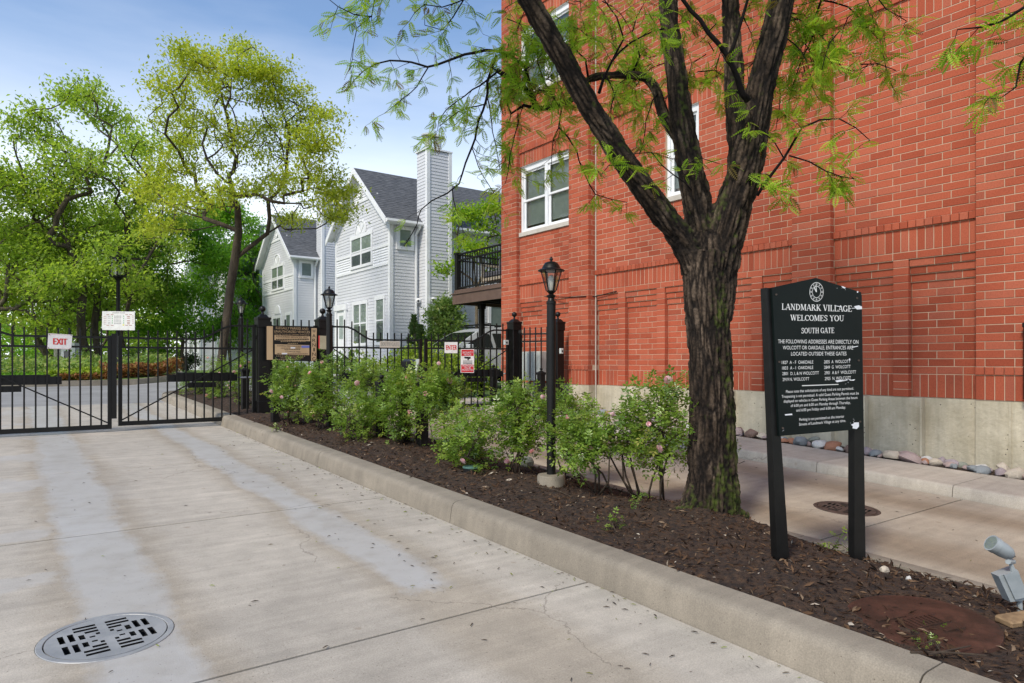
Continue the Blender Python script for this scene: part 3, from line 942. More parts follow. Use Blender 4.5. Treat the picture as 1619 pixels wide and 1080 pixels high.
def house(label):
    h = thing('clapboard_house', label, 'house', (HX, YM, HZ), 'grey clapboard houses in a row')
    west = lambda y, z, o: (HX - o, y, z)
    rake = lambda z: PEAK - .12 - abs(z)
    slope = (PEAK - EAVE) / (YM - HY0 + OV)

    def gspan(z):
        if z <= EAVE + .05: return (HY1, HY0)
        k = (z - EAVE + .02) / slope - OV
        return (HY1 - k, HY0 + k)
    flip = lambda f: (lambda z: (f(z)[1], f(z)[0]))
    gs = flip(gspan)
    MB().box(HX + .02, HY0 + .02, HZ - .3, XB, HY1, EAVE - .02).prism([(HX + .02, HY0 + .02, EAVE - .02), (HX + .02, HY1, EAVE - .02), (HX + .02, YM, PEAK - .15)], (XB - HX, 0, 0)).build('wall_core', M['siding'], h)
    wn = lambda y, z, o: (HX - o, HY1 + HY0 - y, z)
    m1 = MB(); lap(m1, wn, HZ, 4.62, gs); lap(m1, wn, 5.33, 7.12, gs); m1.build('siding', M['siding'], h)
    m2 = MB(); lap(m2, wn, 7.20, PEAK - .2, gs, .09, .024); lap(m2, wn, 4.70, 5.25, gs, .09, .024); m2.build('shingle_band', M['shingleW'], h)
    sth = lambda x, z, o: (x, HY0 - o, z)
    m3 = MB(); lap(m3, sth, HZ, EAVE - .1, lambda z: (HX, XB)); m3.build('siding', M['siding'], h)
    t = MB()
    for z in (4.62, 5.25, 7.12):
        a, b_ = gs(z); t.box(HX - .035, a + .01, z, HX, b_ - .01, z + .085)
    t.build('trim_band', M['white'], h)
    MB().box(HX - .034, HY0 - .034, HZ, HX + .10, HY0 + .10, EAVE - .05).build('corner_board', M['white'], h)
    MB().box(HX - .034, HY1 - .1, HZ, HX + .1, HY1 + .028, EAVE - .05).build('corner_board', M['white'], h)
    # roof: stepped shingle courses on both slopes
    rf = MB(); n = 26
    for s in (-1, 1):
        for i in range(n):
            a, b_ = i / n, (i + 1) / n
            y0 = YM + s * (YM - HY0 + OV) * (1 - a); y1 = YM + s * (YM - HY0 + OV) * (1 - b_)
            z0 = EAVE + (PEAK - EAVE) * a; z1 = EAVE + (PEAK - EAVE) * b_
            p = [(HX - OV, y0, z0 + .014), (XB, y0, z0 + .014), (XB, y1, z1), (HX - OV, y1, z1)]
            rf.poly(p if s < 0 else p[::-1])
            q = [(HX - OV, y0, z0), (XB, y0, z0), (XB, y0, z0 + .014), (HX - OV, y0, z0 + .014)]
            rf.poly(q if s < 0 else q[::-1])
    roof = rf.build('roof', M['roof'], h)
    rk = MB()
    for s in (-1, 1):
        ye = YM + s * (YM - HY0 + OV)
        # barge board and soffit of the overhang
        rk.hexa([(HX - OV - .03, ye, EAVE - .22), (HX - OV, ye, EAVE - .22), (HX - OV, ye, EAVE + .005), (HX - OV - .03, ye, EAVE + .005),
                 (HX - OV - .03, YM, PEAK - .22), (HX - OV, YM, PEAK - .22), (HX - OV, YM, PEAK + .005), (HX - OV - .03, YM, PEAK + .005)])
        rk.hexa([(HX - OV, ye, EAVE - .06), (HX - .02, ye, EAVE - .06), (HX - .02, ye, EAVE - .01), (HX - OV, ye, EAVE - .01),
                 (HX - OV, YM, PEAK - .06), (HX - .02, YM, PEAK - .06), (HX - .02, YM, PEAK - .01), (HX - OV, YM, PEAK - .01)])
        rk.hexa([(HX - .04, ye - s * .2, EAVE - .1), (HX, ye - s * .2, EAVE - .1), (HX, ye - s * .2, EAVE + .13), (HX - .04, ye - s * .2, EAVE + .13),
                 (HX - .04, YM, PEAK - .28), (HX, YM, PEAK - .28), (HX, YM, PEAK - .06), (HX - .04, YM, PEAK - .06)])
    rk.build('barge_board', M['white'], h)
    gt = MB().prism([(HX - OV, HY0 - OV - .10, EAVE - .02), (HX - OV, HY0 - OV - .11, EAVE - .10), (HX - OV, HY0 - OV - .06, EAVE - .14), (HX - OV, HY0 - OV, EAVE - .14), (HX - OV, HY0 - OV, EAVE - .02)], (XB - HX, 0, 0))
    gt.build('gutter', M['white'], h)
    MB().box(HX - .1, HY0 - OV, EAVE - .14, XB, HY0 - .02, EAVE - .11).build('soffit', M['white'], h)
    dx = 11.22
    MB().tube([(dx, HY0 - .36, EAVE - .12), (dx, HY0 - .33, EAVE - .2), (dx, HY0 - .07, EAVE - .42), (dx, HY0 - .07, HZ + .1)], .045, 8).build('downspout', M['white'], h, smooth=True)

    def win(y0, y1, z0, z1, cols, fan=False, name='window'):
        f = MB()
        f.box(HX - .055, y0, z0, HX, y0 + .09, z1).box(HX - .055, y1 - .09, z0, HX, y1, z1)
        f.box(HX - .058, y0 - .03, z1 - .09, HX, y1 + .03, z1 + .05).box(HX - .07, y0 - .02, z0 - .05, HX, y1 + .02, z0 + .05)
        w = (y1 - y0 - .18) / cols; zm = (z0 + z1) / 2
        for c in range(1, cols): f.box(HX - .05, y0 + .09 + w * c - .045, z0 + .05, HX, y0 + .09 + w * c + .045, z1 - .09)
        fo = f.build(name, M['white'], h)
        for c in range(cols):
            a = y0 + .09 + w * c + (.045 if c else 0); b_ = y0 + .09 + w * (c + 1) - (.045 if c < cols - 1 else 0)
            MB().box(HX - .046, a, zm - .025, HX - .02, b_, zm + .025).build('meeting_rail', M['white'], fo)
            MB().quad((HX - .034, b_, z0 + .05), (HX - .034, a, z0 + .05), (HX - .034, a, zm - .025), (HX - .034, b_, zm - .025)).build('pane', M['glass'], fo)
            MB().quad((HX - .036, b_, zm + .025), (HX - .036, a, zm + .025), (HX - .036, a, z1 - .09), (HX - .036, b_, z1 - .09)).build('pane', M['glass'], fo)
            MB().box(HX - .031, a, zm - .1, HX - .028, b_, z1 - .09).build('blind', M['blind'], fo)
            MB().box(HX - .0305, a, z0 + .05, HX - .0275, b_, zm - .1).build('room_shade', M['screen'], fo)
        if fan:
            r = .46; ym = (y0 + y1) / 2; zc = z1 + .06
            ol = [(HX - .05, ym + r * math.cos(math.pi * i / 14), zc + r * math.sin(math.pi * i / 14)) for i in range(15)]
            MB().prism(ol, (.05, 0, 0)).build('fan_arch', M['white'], fo)
            ri = MB()
            for i in range(15):
                a = math.pi * i / 14
                if i < 14:
                    b_ = math.pi * (i + 1) / 14
                    ri.bar((HX - .055, ym + r * math.cos(a), zc + r * math.sin(a)), (HX - .055, ym + r * math.cos(b_), zc + r * math.sin(b_)), .05)
            for a in (45, 90, 135): ri.bar((HX - .055, ym, zc), (HX - .055, ym + r * math.cos(R(a)), zc + r * math.sin(R(a))), .02)
            ri.build('arch_moulding', M['white'], fo)
        return fo
    win(22.35, 24.25, 4.80, 5.94, 2, True)
    win(22.75, 24.05, 1.95, 3.50, 2)
    win(21.35, 22.1, 1.95, 3.56, 1)
    # oculus vent in the gable, door with its surround
    MB().lathe([(.0, -.02), (.17, -.02), (.17, .03), (.13, .03), (.13, .0), (.0, .0)], 20).xform(Matrix.Translation((HX - .03, YM, 7.48)) @ Matrix.Rotation(R(-90), 4, 'Y')).build('gable_vent', M['white'], h)
    dr = MB().box(HX - .09, 24.60, HZ, HX, 24.78, 3.30).box(HX - .09, 25.52, HZ, HX, 25.70, 3.30).box(HX - .11, 24.55, 3.30, HX, 25.75, 3.52).build('door_surround', M['white'], h)
    MB().box(HX - .035, 24.78, HZ, HX - .0, 25.52, 3.30).build('door', M['white'], dr)
    MB().quad((HX - .045, 25.35, 2.2), (HX - .045, 24.95, 2.2), (HX - .045, 24.95, 3.1), (HX - .045, 25.35, 3.1)).build('door_pane', M['glass'], dr)
    st = MB()
    for i in range(3): st.box(HX - .9 + i * .28, 24.5, HZ - .4, HX - .05, 25.8, HZ - .15 + .17 * i)
    st.build('steps', M['walk'], h)
    for y in (24.5, 25.78):
        p = MB().bar((HX - .95, y, HZ + .75), (HX - .05, y, HZ + 1.3), .06)
        for i in range(6): p.box(HX - .93 + i * .17 - .012, y - .012, HZ - .2, HX - .93 + i * .17 + .012, y + .012, HZ + .75 + i * .105)
        p.build('stair_railing', M['white'], h)
    # small square window and the lower one on the south side

    def swin(x0, x1, z0, z1):
        f = MB().box(x0, HY0 - .06, z0, x0 + .12, HY0, z1).box(x1 - .12, HY0 - .06, z0, x1, HY0, z1).box(x0 + .12, HY0 - .058, z0, x1 - .12, HY0, z0 + .12).box(x0 + .12, HY0 - .058, z1 - .12, x1 - .12, HY0, z1)
        fo = f.build('window', M['white'], h)
        MB().quad((x0 + .12, HY0 - .04, z0 + .12), (x1 - .12, HY0 - .04, z0 + .12), (x1 - .12, HY0 - .04, z1 - .12), (x0 + .12, HY0 - .04, z1 - .12)).build('pane', M['glass'], fo)
        MB().box(x0 + .12, HY0 - .032, z0 + .12, x1 - .12, HY0 - .028, z1 - .12).build('blind', M['blind'], fo)
    swin(10.50, 11.22 - .06, 5.14, 5.96 - .02); swin(14.25, 15.3, 2.55, 3.5)
    # chimney chase
    cx0, cx1, cy0, ct = 11.36, 12.28, 20.38, 8.55
    c = MB()
    c.box(cx0 + .02, cy0 + .02, HZ - .2, cx1 - .02, HY0 + .1, ct - .02)
    lap(c, lambda x, z, o: (x, cy0 - o, z), HZ, ct - .02, lambda z: (cx0, cx1))
    lap(c, lambda y, z, o: (cx0 - o, cy0 + HY0 + .1 - y, z), HZ, ct - .02, lambda z: (cy0, HY0 + .1))
    ch = c.build('chimney', M['siding'], h)
    MB().box(cx0 - .034, cy0 - .034, HZ, cx0 + .09, cy0 + .09, ct).build('corner_board', M['white'], ch); MB().box(cx1 - .09, cy0 - .034, HZ, cx1 + .03, cy0 + .09, ct).build('corner_board', M['white'], ch)
    MB().box(cx0 - .05, cy0 - .05, ct, cx1 + .05, HY0 + .15, ct + .05).build('cap', M['white'], ch)
    for x in (11.58, 11.96):
        MB().lathe([(.13, 0), (.13, .42), (.15, .42), (.15, .47)], 14, (x, 20.72, ct + .05)).lathe([(.24, .50), (.24, .55), (.06, .62)], 14, (x, 20.72, ct + .05)).build('flue', M['metalgrey'], ch, smooth=True)
    MB().lathe([(.05, 0), (.05, .4)], 8, (15.2, 22.0, 7.2)).build('roof_vent', M['metalgrey'], h)
    return h


houseA = house('nearest grey clapboard house, with the tall chimney and twin flues behind the south gate')
names = ['second grey clapboard house, its arched ground floor window above the black and gold warning sign',
         'third grey clapboard house, mostly hidden behind the slender honey locust',
         'farthest grey clapboard house, white through the trees above the exit gate']
for i, lb in enumerate(names):
    c = copy_tree(houseA); c.location.y += 9.72 * (i + 1); c['label'] = lb
    if i == 0:                                        # this house also shows a small arch over its ground floor window
        ORG[c.name] = Vector(c.location)
        ym, zc, X = 33.05, 3.62, HX
        ol = [(X - .05, ym + .42 * math.cos(math.pi * k / 12), zc + .42 * math.sin(math.pi * k / 12)) for k in range(13)]
        MB().prism(ol, (.05, 0, 0)).build('fan_arch', M['white'], c)
for k, (px, lb) in enumerate(((672.5, 'white dome security camera, left of the chimney corner board'), (682, 'white dome security camera, on the chimney face'))):
    p = at(px, 469, 23.2)
    p = Vector((11.27, 20.94, 3.42)) if k == 0 else Vector((11.52, 20.36, 3.42))
    t = thing('security_camera', lb, 'security camera', p, 'security cameras on the grey house')
    MB().lathe([(.09 * math.sin(math.pi * q / 8) + .001, -.09 * math.cos(math.pi * q / 8)) for q in range(9)], 14, (0, -.10, 0)).build('housing', M['white'], t, smooth=True, local=True)
    MB().lathe([(.04 * math.sin(math.pi * q / 6) + .001, -.04 * math.cos(math.pi * q / 6)) for q in range(7)], 10, (-.045, -.165, -.01)).build('lens_dome', M['dark'], t, smooth=True, local=True)
    MB().box(-.03, -.06, .0, .03, .05, .05).build('bracket', M['white'], t, local=True)

# dark brick garages far down the access road
gar = thing('garage_block', 'dark brick garage block with a lit lamp far behind the exit gate', 'building', (-10.5, 45, .65))
gx0, gx1, gy = -13.2, -5.2, 46.0
gw = MB().box(gx0, gy + .6, .4, gx1, gy + 8, 6.5)
for x in (gx0, -9.6, -8.2, gx1 - .5): gw.box(x, gy, .4, x + .5, gy + .6, 4.0)
gw.box(gx0, gy - .01, 3.3, gx1, gy + .6, 6.5).build('wall', M['farbrick'], gar)
for x in (gx0 + .5, -7.7): MB().box(x, gy + .45, .6, x + 2.2, gy + .5, 3.2).build('garage_door', M['dark'], gar)
lm = simple('lit_sconce', (1, .6, .25)); bs = lm.node_tree.nodes['Principled BSDF']
bs.inputs['Emission Color'].default_value = (1, .42, .12, 1); bs.inputs['Emission Strength'].default_value = 4
MB().lathe([(.0, -.12), (.10, -.08), (.10, .08), (.0, .14)], 10, (-9.35, gy - .12, 2.1)).build('sconce', lm, gar)


# ------------------------------------------------------------------ trees
def norm(v): return v / max(1e-9, np.linalg.norm(v))


def skeleton(rg, base, fork, trunk_r, targets, trunk_bend=.03, multi=1, back=.35, jit=.06):
    """limbs grown from a forked trunk out to every target point; thickness follows how much each limb carries"""
    b, f = np.array(base, float), np.array(fork, float); segs = []
    P = []; par = []
    if multi == 1:
        n = 7
        tp = [b + (f - b) * k / (n - 1) + (rg.normal(size=3) * trunk_bend if 0 < k < n - 1 else 0) for k in range(n)]
        for k, p in enumerate(tp): P.append(p); par.append(k - 1)
        stems = [len(P) - 1]
    else:
        P.append(b); par.append(-1); stems = []
        for m in range(multi):
            a = 2 * math.pi * (m + rg.random() * .4) / multi; last = 0; e = f + np.array([math.cos(a), math.sin(a), 0]) * trunk_r * 2.6 + np.array([0, 0, rg.normal() * .3])
            for k in range(1, 6):
                t = k / 5; P.append(b + (e - b) * t + np.array([math.cos(a), math.sin(a), 0]) * trunk_r * .8 * math.sin(math.pi * t) + rg.normal(size=3) * trunk_bend); par.append(last); last = len(P) - 1
            stems.append(last)
    nt_ = len(P); dist0 = [0.0] * nt_
    DR = [np.array([0, 0, 1.])] + [(P[k] - P[par[k]]) / max(1e-6, np.linalg.norm(P[k] - P[par[k]])) for k in range(1, nt_)]
    T = targets[np.argsort(np.linalg.norm(targets - f, axis=1))]
    kidc = [0] * nt_; first = nt_ // 2
    for t in T:
        A = np.array(P); d = np.linalg.norm(A - t, axis=1)
        dv = t - A; cost = d + back * np.array(dist0) * .55 + np.where(dv[:, 2] < -.05, .8 * np.abs(dv[:, 2]), 0) + np.array(kidc) * .12
        cost = cost + d * .75 * (1 - (dv * np.array(DR)).sum(1) / np.maximum(d, 1e-6))
        cost[:max(1, first)] += 50
        j = int(cost.argmin()); p0 = P[j]; L_ = d[j]; n = max(1, int(L_ / .38)); pj = par[j]
        d0 = DR[j]
        kidc[j] += 1; prev = j
        for k in range(1, n + 1):
            u = k / n; q = p0 + (t - p0) * u + d0 * L_ * .13 * math.sin(math.pi * u) + np.array([0, 0, -.10 * L_ * math.sin(math.pi * u)]) + (rg.normal(size=3) * jit * min(.5, L_ / n) if k < n else 0)
            P_ = P[prev]; P.append(q); par.append(prev); DR.append((q - P_) / max(1e-6, np.linalg.norm(q - P_))); kidc.append(0); dist0.append(dist0[prev] + L_ / n); prev = len(P) - 1
    N = len(P); w = np.ones(N)
    for k in range(N - 1, 0, -1): w[par[k]] += w[k]
    return np.array(P), np.array(par), w


def blobs_auto(rg, base, height, spread, low, n=16):
    """leaf masses scattered through a dome"""
    out = []; zc = low + (height - low) * .48
    for k in range(n):
        a = rg.random() * 6.283; u = rg.random(); zz_ = low + (height - low) * (.08 + .92 * (k + rg.random()) / n)
        rel = (zz_ - low) / (height - low); rmax = spread * math.sin(math.pi * min(.97, .22 + .74 * rel)) ** .7
        r = rmax * (.30 + .62 * rg.random() ** .6); br = spread * (.30 + .14 * rg.random())
        out.append((base[0] + r * math.cos(a), base[1] + r * math.sin(a), base[2] + min(zz_, height - br * .55), br, br * .62))
    return out


def make_tree(label, seed, base, height, spread, leafm, nleaf, lsize, sigma, trunk_h, trunk_r, barkm='bark2', tmpl=LEAF, name='tree', cat='tree', group=None, low=None, lean=(0, 0), multi=1, ntgt=260, blobs=None, nb=18, twig_r=.006, up=1.5, pw=.46, spread_w=8, flat=.6):
    rg = np.random.default_rng(seed); t = thing(name, label, cat, base, group); low = trunk_h * .9 if low is None else low
    if blobs is None: blobs = blobs_auto(rg, base, height, spread, low, nb)
    B_ = np.array([(b[0], b[1], b[2]) for b in blobs]); Rh = np.array([b[3] for b in blobs]); Rv = np.array([b[4] for b in blobs])
    pr_ = Rh ** 1.8; pr_ /= pr_.sum(); i = rg.choice(len(blobs), ntgt, p=pr_); v = rg.normal(size=(ntgt, 3)); v /= np.linalg.norm(v, axis=1, keepdims=True); v *= rg.random((ntgt, 1)) ** .42
    T = B_[i] + v * np.stack([Rh[i], Rh[i], Rv[i]], 1)
    fork = (base[0] + lean[0], base[1] + lean[1], base[2] + trunk_h)
    P, par, w = skeleton(rg, base, fork, trunk_r, T, trunk_bend=trunk_r * .18, multi=multi)
    rad = twig_r * w ** pw; rad *= trunk_r / rad[0] if rad[0] > trunk_r else 1
    big = rad > trunk_r * .33; tr, br = MB(), MB(); kids_ = [[] for _ in P]
    for k in range(1, len(P)): kids_[par[k]].append(k)
    stack = [0]; 
    while stack:                                    # follow the thickest child so that limbs run on smoothly
        k = stack.pop(); chain = [k] if par[k] < 0 else [par[k], k]; cur = k
        while kids_[cur]:
            c = max(kids_[cur], key=lambda q: w[q]); stack += [q for q in kids_[cur] if q != c]; chain.append(c); cur = c
        rr_ = [rad[q] for q in chain]; rr_[0] = rr_[1] if par[k] >= 0 else rr_[0] * 1.3
        (tr if rr_[0] > trunk_r * .45 else br).tube([Vector(P[q]) for q in chain], rr_, 9 if rr_[0] > trunk_r * .45 else (6 if rr_[0] > .04 else 4), cap=False)
    tr.build('trunk', M[barkm], t, smooth='all'); br.build('branches', M[barkm], t, smooth='all')
    leafy = np.where(w < spread_w)[0]; leafy = leafy[leafy > 8]
    i = rg.choice(leafy, nleaf); jj = par[i]; u = rg.random((nleaf, 1)); Pn = P[i] * u + P[jj] * (1 - u) + rg.normal(size=(nleaf, 3)) * sigma * np.array([1, 1, flat])
    D = rg.normal(size=(nleaf, 3)) + (P[i] - P[jj]); D[:, 2] -= .25
    tb = rg.normal(size=len(P)); tone = np.clip(.5 + .14 * tb[i] + .2 * rg.normal(size=nleaf), 0, 1)
    cloud('crown', tmpl, Pn, D, lsize * (.6 + .8 * rg.random(nleaf)), M[leafm], t, rg, up=up, rnd=tone)
    return t


def pxblobs(rg, Z, l, depth, flat=.8):
    out = []
    for x, y, r in l:
        for k in range(2):
            dz = rg.normal() * depth; p = at(x + rg.normal() * r * .2, y + rg.normal() * r * .15, Z + dz); out.append((p.x, p.y, p.z, r * Z / F, r * Z / F * flat))
    return out


def gpt(px, Z, dz=0):
    p = at(px, 573, Z); return (p.x, p.y, g(p.x, p.y) + dz)


rgb_ = np.random.default_rng(2)
LOC = [(292, 92, 34), (345, 125, 50), (415, 120, 48), (470, 165, 45), (505, 235, 42), (440, 215, 52), (360, 215, 55), (295, 190, 46), (262, 130, 30), (280, 255, 46), (240, 300, 36), (300, 320, 42), (360, 300, 40), (430, 290, 44), (490, 305, 40), (535, 335, 34), (545, 300, 26), (460, 345, 28), (252, 360, 30), (385, 80, 30), (520, 190, 26)]
make_tree('slender young honey locust with yellow green feathery leaves behind the exit gate', 11, gpt(343, 17.6, .1), 9, 3, 'honey2', 36000, .085, .17, 4.1, .108, flat=.5, barkm='bark3',
          blobs=pxblobs(rgb_, 17.6, LOC, 1.2, .85), ntgt=800, spread_w=6, lean=(.46, -.34), twig_r=.0055, pw=.46)
GR = 'broad trees on the island behind the exit gate'
PEAR = [(60, 205, 45), (125, 150, 42), (178, 185, 42), (222, 235, 44), (95, 260, 50), (30, 290, 48), (160, 270, 50), (215, 315, 44), (30, 380, 46), (105, 360, 50), (185, 385, 44), (262, 305, 36), (262, 385, 34), (90, 440, 42), (15, 455, 40), (200, 440, 34), (140, 440, 36), (285, 345, 26), (60, 320, 40)]
make_tree('broad multi-stemmed pear tree directly behind the tall street lamp', 5, gpt(166, 28.5, .15), 12, 4, 'pear', 24000, .165, .30, 2.4, .36, blobs=pxblobs(rgb_, 28.5, PEAR, 1.8, .8), ntgt=750, multi=4, spread_w=5, barkm='bark3', group=GR, twig_r=.010)
make_tree('spreading tree with a leaning trunk, left of the street lamp behind the exit sign', 23, gpt(104, 31, .15), 8.6, 4.2, 'pear', 14000, .17, .36, 2.3, .30, group=GR, lean=(-.7, 0), multi=2, low=2.2, twig_r=.010)
make_tree('tree at the left edge of the photo with low branches over the exit gate', 31, gpt(-40, 27, .15), 9.0, 4.4, 'pear', 15000, .17, .38, 2.2, .26, group=GR, low=1.9, twig_r=.010)
make_tree('twin-trunked tree just behind the pear tree, in shade', 37, gpt(142, 36, .1), 9.5, 4.6, 'pear', 9000, .19, .45, 2.6, .32, group=GR, multi=2, low=2.2)
GB = 'dense green trees behind the access road'
make_tree('bright green maple between the street lamp and the honey locust', 41, gpt(290, 34, .1), 7.6, 3.3, 'maple', 21000, .17, .36, 1.6, .17, group=GB, low=1.3)
make_tree('bright green maple rising behind the honey locust trunk, beside the white gable', 43, gpt(364, 37.5, .1), 9.2, 2.9, 'maple', 22000, .18, .36, 2.0, .2, group=GB, low=1.5)
make_tree('dark green tree at the far end of the access road, between the maples and pears', 47, gpt(228, 56, .1), 11, 5.2, 'pear', 11000, .26, .5, 2.0, .25, group=GB, low=1.0)
make_tree('tall background tree above the garages at the far left', 53, gpt(20, 50, .1), 12, 6.0, 'pear', 12000, .26, .55, 2.0, .28, group=GB, low=2.5)
make_tree('background tree seen between the two pear trunks', 59, gpt(95, 62, .1), 12, 6.0, 'maple', 10000, .28, .55, 2.0, .3, group=GB, low=1.5)
make_tree('small light green tree above the balcony, beside the chimney', 61, (12.0, 18.3, .6), 5.9, 1.35, 'honey', 3600, .12, .15, 3.1, .06, low=3.4, nb=10, ntgt=120)
# far wood that closes the view behind everything
FW = np.random.default_rng(3); pts = []
for k in range(46):
    a = -1.05 + 1.75 * k / 45; d = 95 + 25 * FW.random(); c = np.array([math.sin(a) * d, math.cos(a) * d, 0]); hh = 7 + 5 * FW.random()
    n = 620; v = FW.normal(size=(n, 3)); v /= np.linalg.norm(v, axis=1, keepdims=True); v *= (.45 + .55 * FW.random((n, 1)) ** .4)
    pts.append(c + v * np.array([6, 4, hh * .52]) + np.array([0, 0, hh * .5 + .5]))
Pf = np.concatenate(pts)
fo = cloud('treeline', LEAF, Pf, FW.normal(size=Pf.shape), .7 + .6 * FW.random(len(Pf)), M['pear'], None, FW)
tag(fo, kind='stuff')

# ---- the big honey locust in the bed: remeshed limbs with real bark relief
TB = thing('honey_locust_tree', 'large dark-barked honey locust with mossy trunk in the mulch bed beside the welcome sign', 'tree', (TREE.x, TREE.y, bedz(TREE.x, TREE.y)))
LIMBS = []


def limb(pl, rad):
    pts = [at(*p) for p in pl]; rad = [r * (.80 if len(LIMBS) else .87) for r in rad]
    LIMBS.append((pts, rad)); return pts


limb([(1124, 835, 5.82), (1126, 790, 5.82), (1126, 740, 5.82), (1127, 680, 5.82), (1125, 600, 5.82), (1120, 520, 5.82), (1117, 450, 5.82), (1118, 400, 5.82)], [.31, .268, .240, .226, .214, .208, .222, .235])
Ll = limb([(1118, 560, 5.84), (1112, 470, 5.83), (1082, 385, 5.8), (1046, 338, 5.75), (1000, 272, 5.68), (945, 190, 5.6), (897, 105, 5.5), (853, 30, 5.4), (815, -40, 5.3), (760, -140, 5.2), (690, -240, 5.1)], [.12, .15, .145, .132, .125, .118, .112, .105, .10, .085, .06])
Lm = limb([(1122, 540, 5.85), (1118, 430, 5.86), (1108, 350, 5.9), (1092, 265, 5.95), (1077, 180, 6.0), (1067, 100, 6.05), (1058, 30, 6.1), (1055, -60, 6.15), (1062, -170, 6.2), (1075, -290, 6.25)], [.12, .19, .165, .145, .125, .115, .11, .10, .085, .06])
Lr = limb([(1126, 580, 5.83), (1130, 500, 5.83), (1138, 420, 5.82), (1153, 350, 5.8), (1178, 270, 5.76), (1192, 200, 5.72), (1208, 120, 5.68), (1228, 40, 5.64), (1246, -40, 5.6), (1275, -150, 5.55), (1310, -260, 5.5)], [.12, .19, .21, .200, .183, .165, .148, .138, .125, .10, .07])
Lq = limb([(1168, 330, 5.95), (1168, 240, 6.05), (1162, 150, 6.15), (1158, 60, 6.25), (1152, -40, 6.3), (1140, -170, 6.35), (1120, -280, 6.4)], [.12, .115, .11, .105, .095, .075, .05])
B1 = limb([(1080, 230, 6.05), (1052, 185, 6.15), (1040, 150, 6.25), (1028, 129, 6.4), (1000, 119, 6.5), (935, 124, 6.7), (908, 155, 6.8), (880, 168, 6.85), (851, 172, 6.9)], [.07, .068, .062, .055, .05, .045, .042, .04, .036])
for px, py in ((1062, 818), (1085, 845), (1120, 858), (1160, 848), (1186, 826)):
    p = at(px, py, 5.62 if px < 1150 else 5.8)
    LIMBS.append(([TREE + Vector((0, 0, .40)), TREE * .45 + p * .55 + Vector((0, 0, .045)), Vector((p.x, p.y, bedz(p.x, p.y) - .03))], [.15, .10, .035]))


def resample(pts, rad, step):
    out, rr = [], []
    for i in range(len(pts) - 1):
        n = max(1, int((pts[i + 1] - pts[i]).length / step))
        p0 = pts[max(0, i - 1)]; p3 = pts[min(len(pts) - 1, i + 2)]
        for k in range(n):
            t = k / n
            q = .5 * ((2 * pts[i]) + (-p0 + pts[i + 1]) * t + (2 * p0 - 5 * pts[i] + 4 * pts[i + 1] - p3) * t * t + (-p0 + 3 * pts[i] - 3 * pts[i + 1] + p3) * t ** 3)
            out.append(q); rr.append(rad[i] + (rad[i + 1] - rad[i]) * t)
    out.append(pts[-1]); rr.append(rad[-1]); return out, rr


wk = MB(); AX = []
for pts, rad in LIMBS:
    p, r = resample(pts, rad, .06)
    wk.tube(p, r, 20)
    AX.append((np.array([tuple(q) for q in p]), np.array(r)))
tmp = bpy.data.objects.new('tmp', wk.mesh('tmp', None)); COL.objects.link(tmp)
md = tmp.modifiers.new('r', 'REMESH'); md.mode = 'VOXEL'; md.voxel_size = .011; md.use_smooth_shade = True
ms = tmp.modifiers.new('s', 'SMOOTH'); ms.factor = .5; ms.iterations = 6
me = bpy.data.meshes.new_from_object(tmp.evaluated_get(bpy.context.evaluated_depsgraph_get()))
bpy.data.objects.remove(tmp)
nv = len(me.vertices); co = np.zeros(nv * 3, np.float32); me.vertices.foreach_get('co', co); co = co.reshape(-1, 3)
no = np.zeros(nv * 3, np.float32); me.vertices.foreach_get('normal', no); no = no.reshape(-1, 3)
best = np.full(nv, 1e9); ss = np.zeros(nv); aa = np.zeros(nv); rr = np.zeros(nv); li = np.zeros(nv)
for k, (p, r) in enumerate(AX):
    cum = np.concatenate([[0], np.cumsum(np.linalg.norm(np.diff(p, axis=0), axis=1))])
    for s0 in range(0, nv, 20000):
        c = co[s0:s0 + 20000]
        d2 = ((c[:, None, :] - p[None]) ** 2).sum(-1); j = d2.argmin(1); dist = np.sqrt(d2[np.arange(len(c)), j]) / r[j]
        ax = p[np.minimum(j + 1, len(p) - 1)] - p[np.maximum(j - 1, 0)]; ax /= np.linalg.norm(ax, axis=1, keepdims=True)
        rel = c - p[j]; along = (rel * ax).sum(1); rel = rel - ax * along[:, None]
        u = np.cross(ax, np.array([0, 1, .2])); u /= np.linalg.norm(u, axis=1, keepdims=True); w = np.cross(ax, u)
        ang = np.arctan2((rel * w).sum(1), (rel * u).sum(1))
        up_ = dist < best[s0:s0 + 20000]
        sl_ = slice(s0, s0 + len(c))
        best[sl_] = np.where(up_, dist, best[sl_]); ss[sl_] = np.where(up_, cum[j] + along, ss[sl_]); aa[sl_] = np.where(up_, ang, aa[sl_]); rr[sl_] = np.where(up_, r[j], rr[sl_]); li[sl_] = np.where(up_, k, li[sl_])
disp = np.zeros(nv); moss = np.zeros(nv); plate = np.zeros(nv)
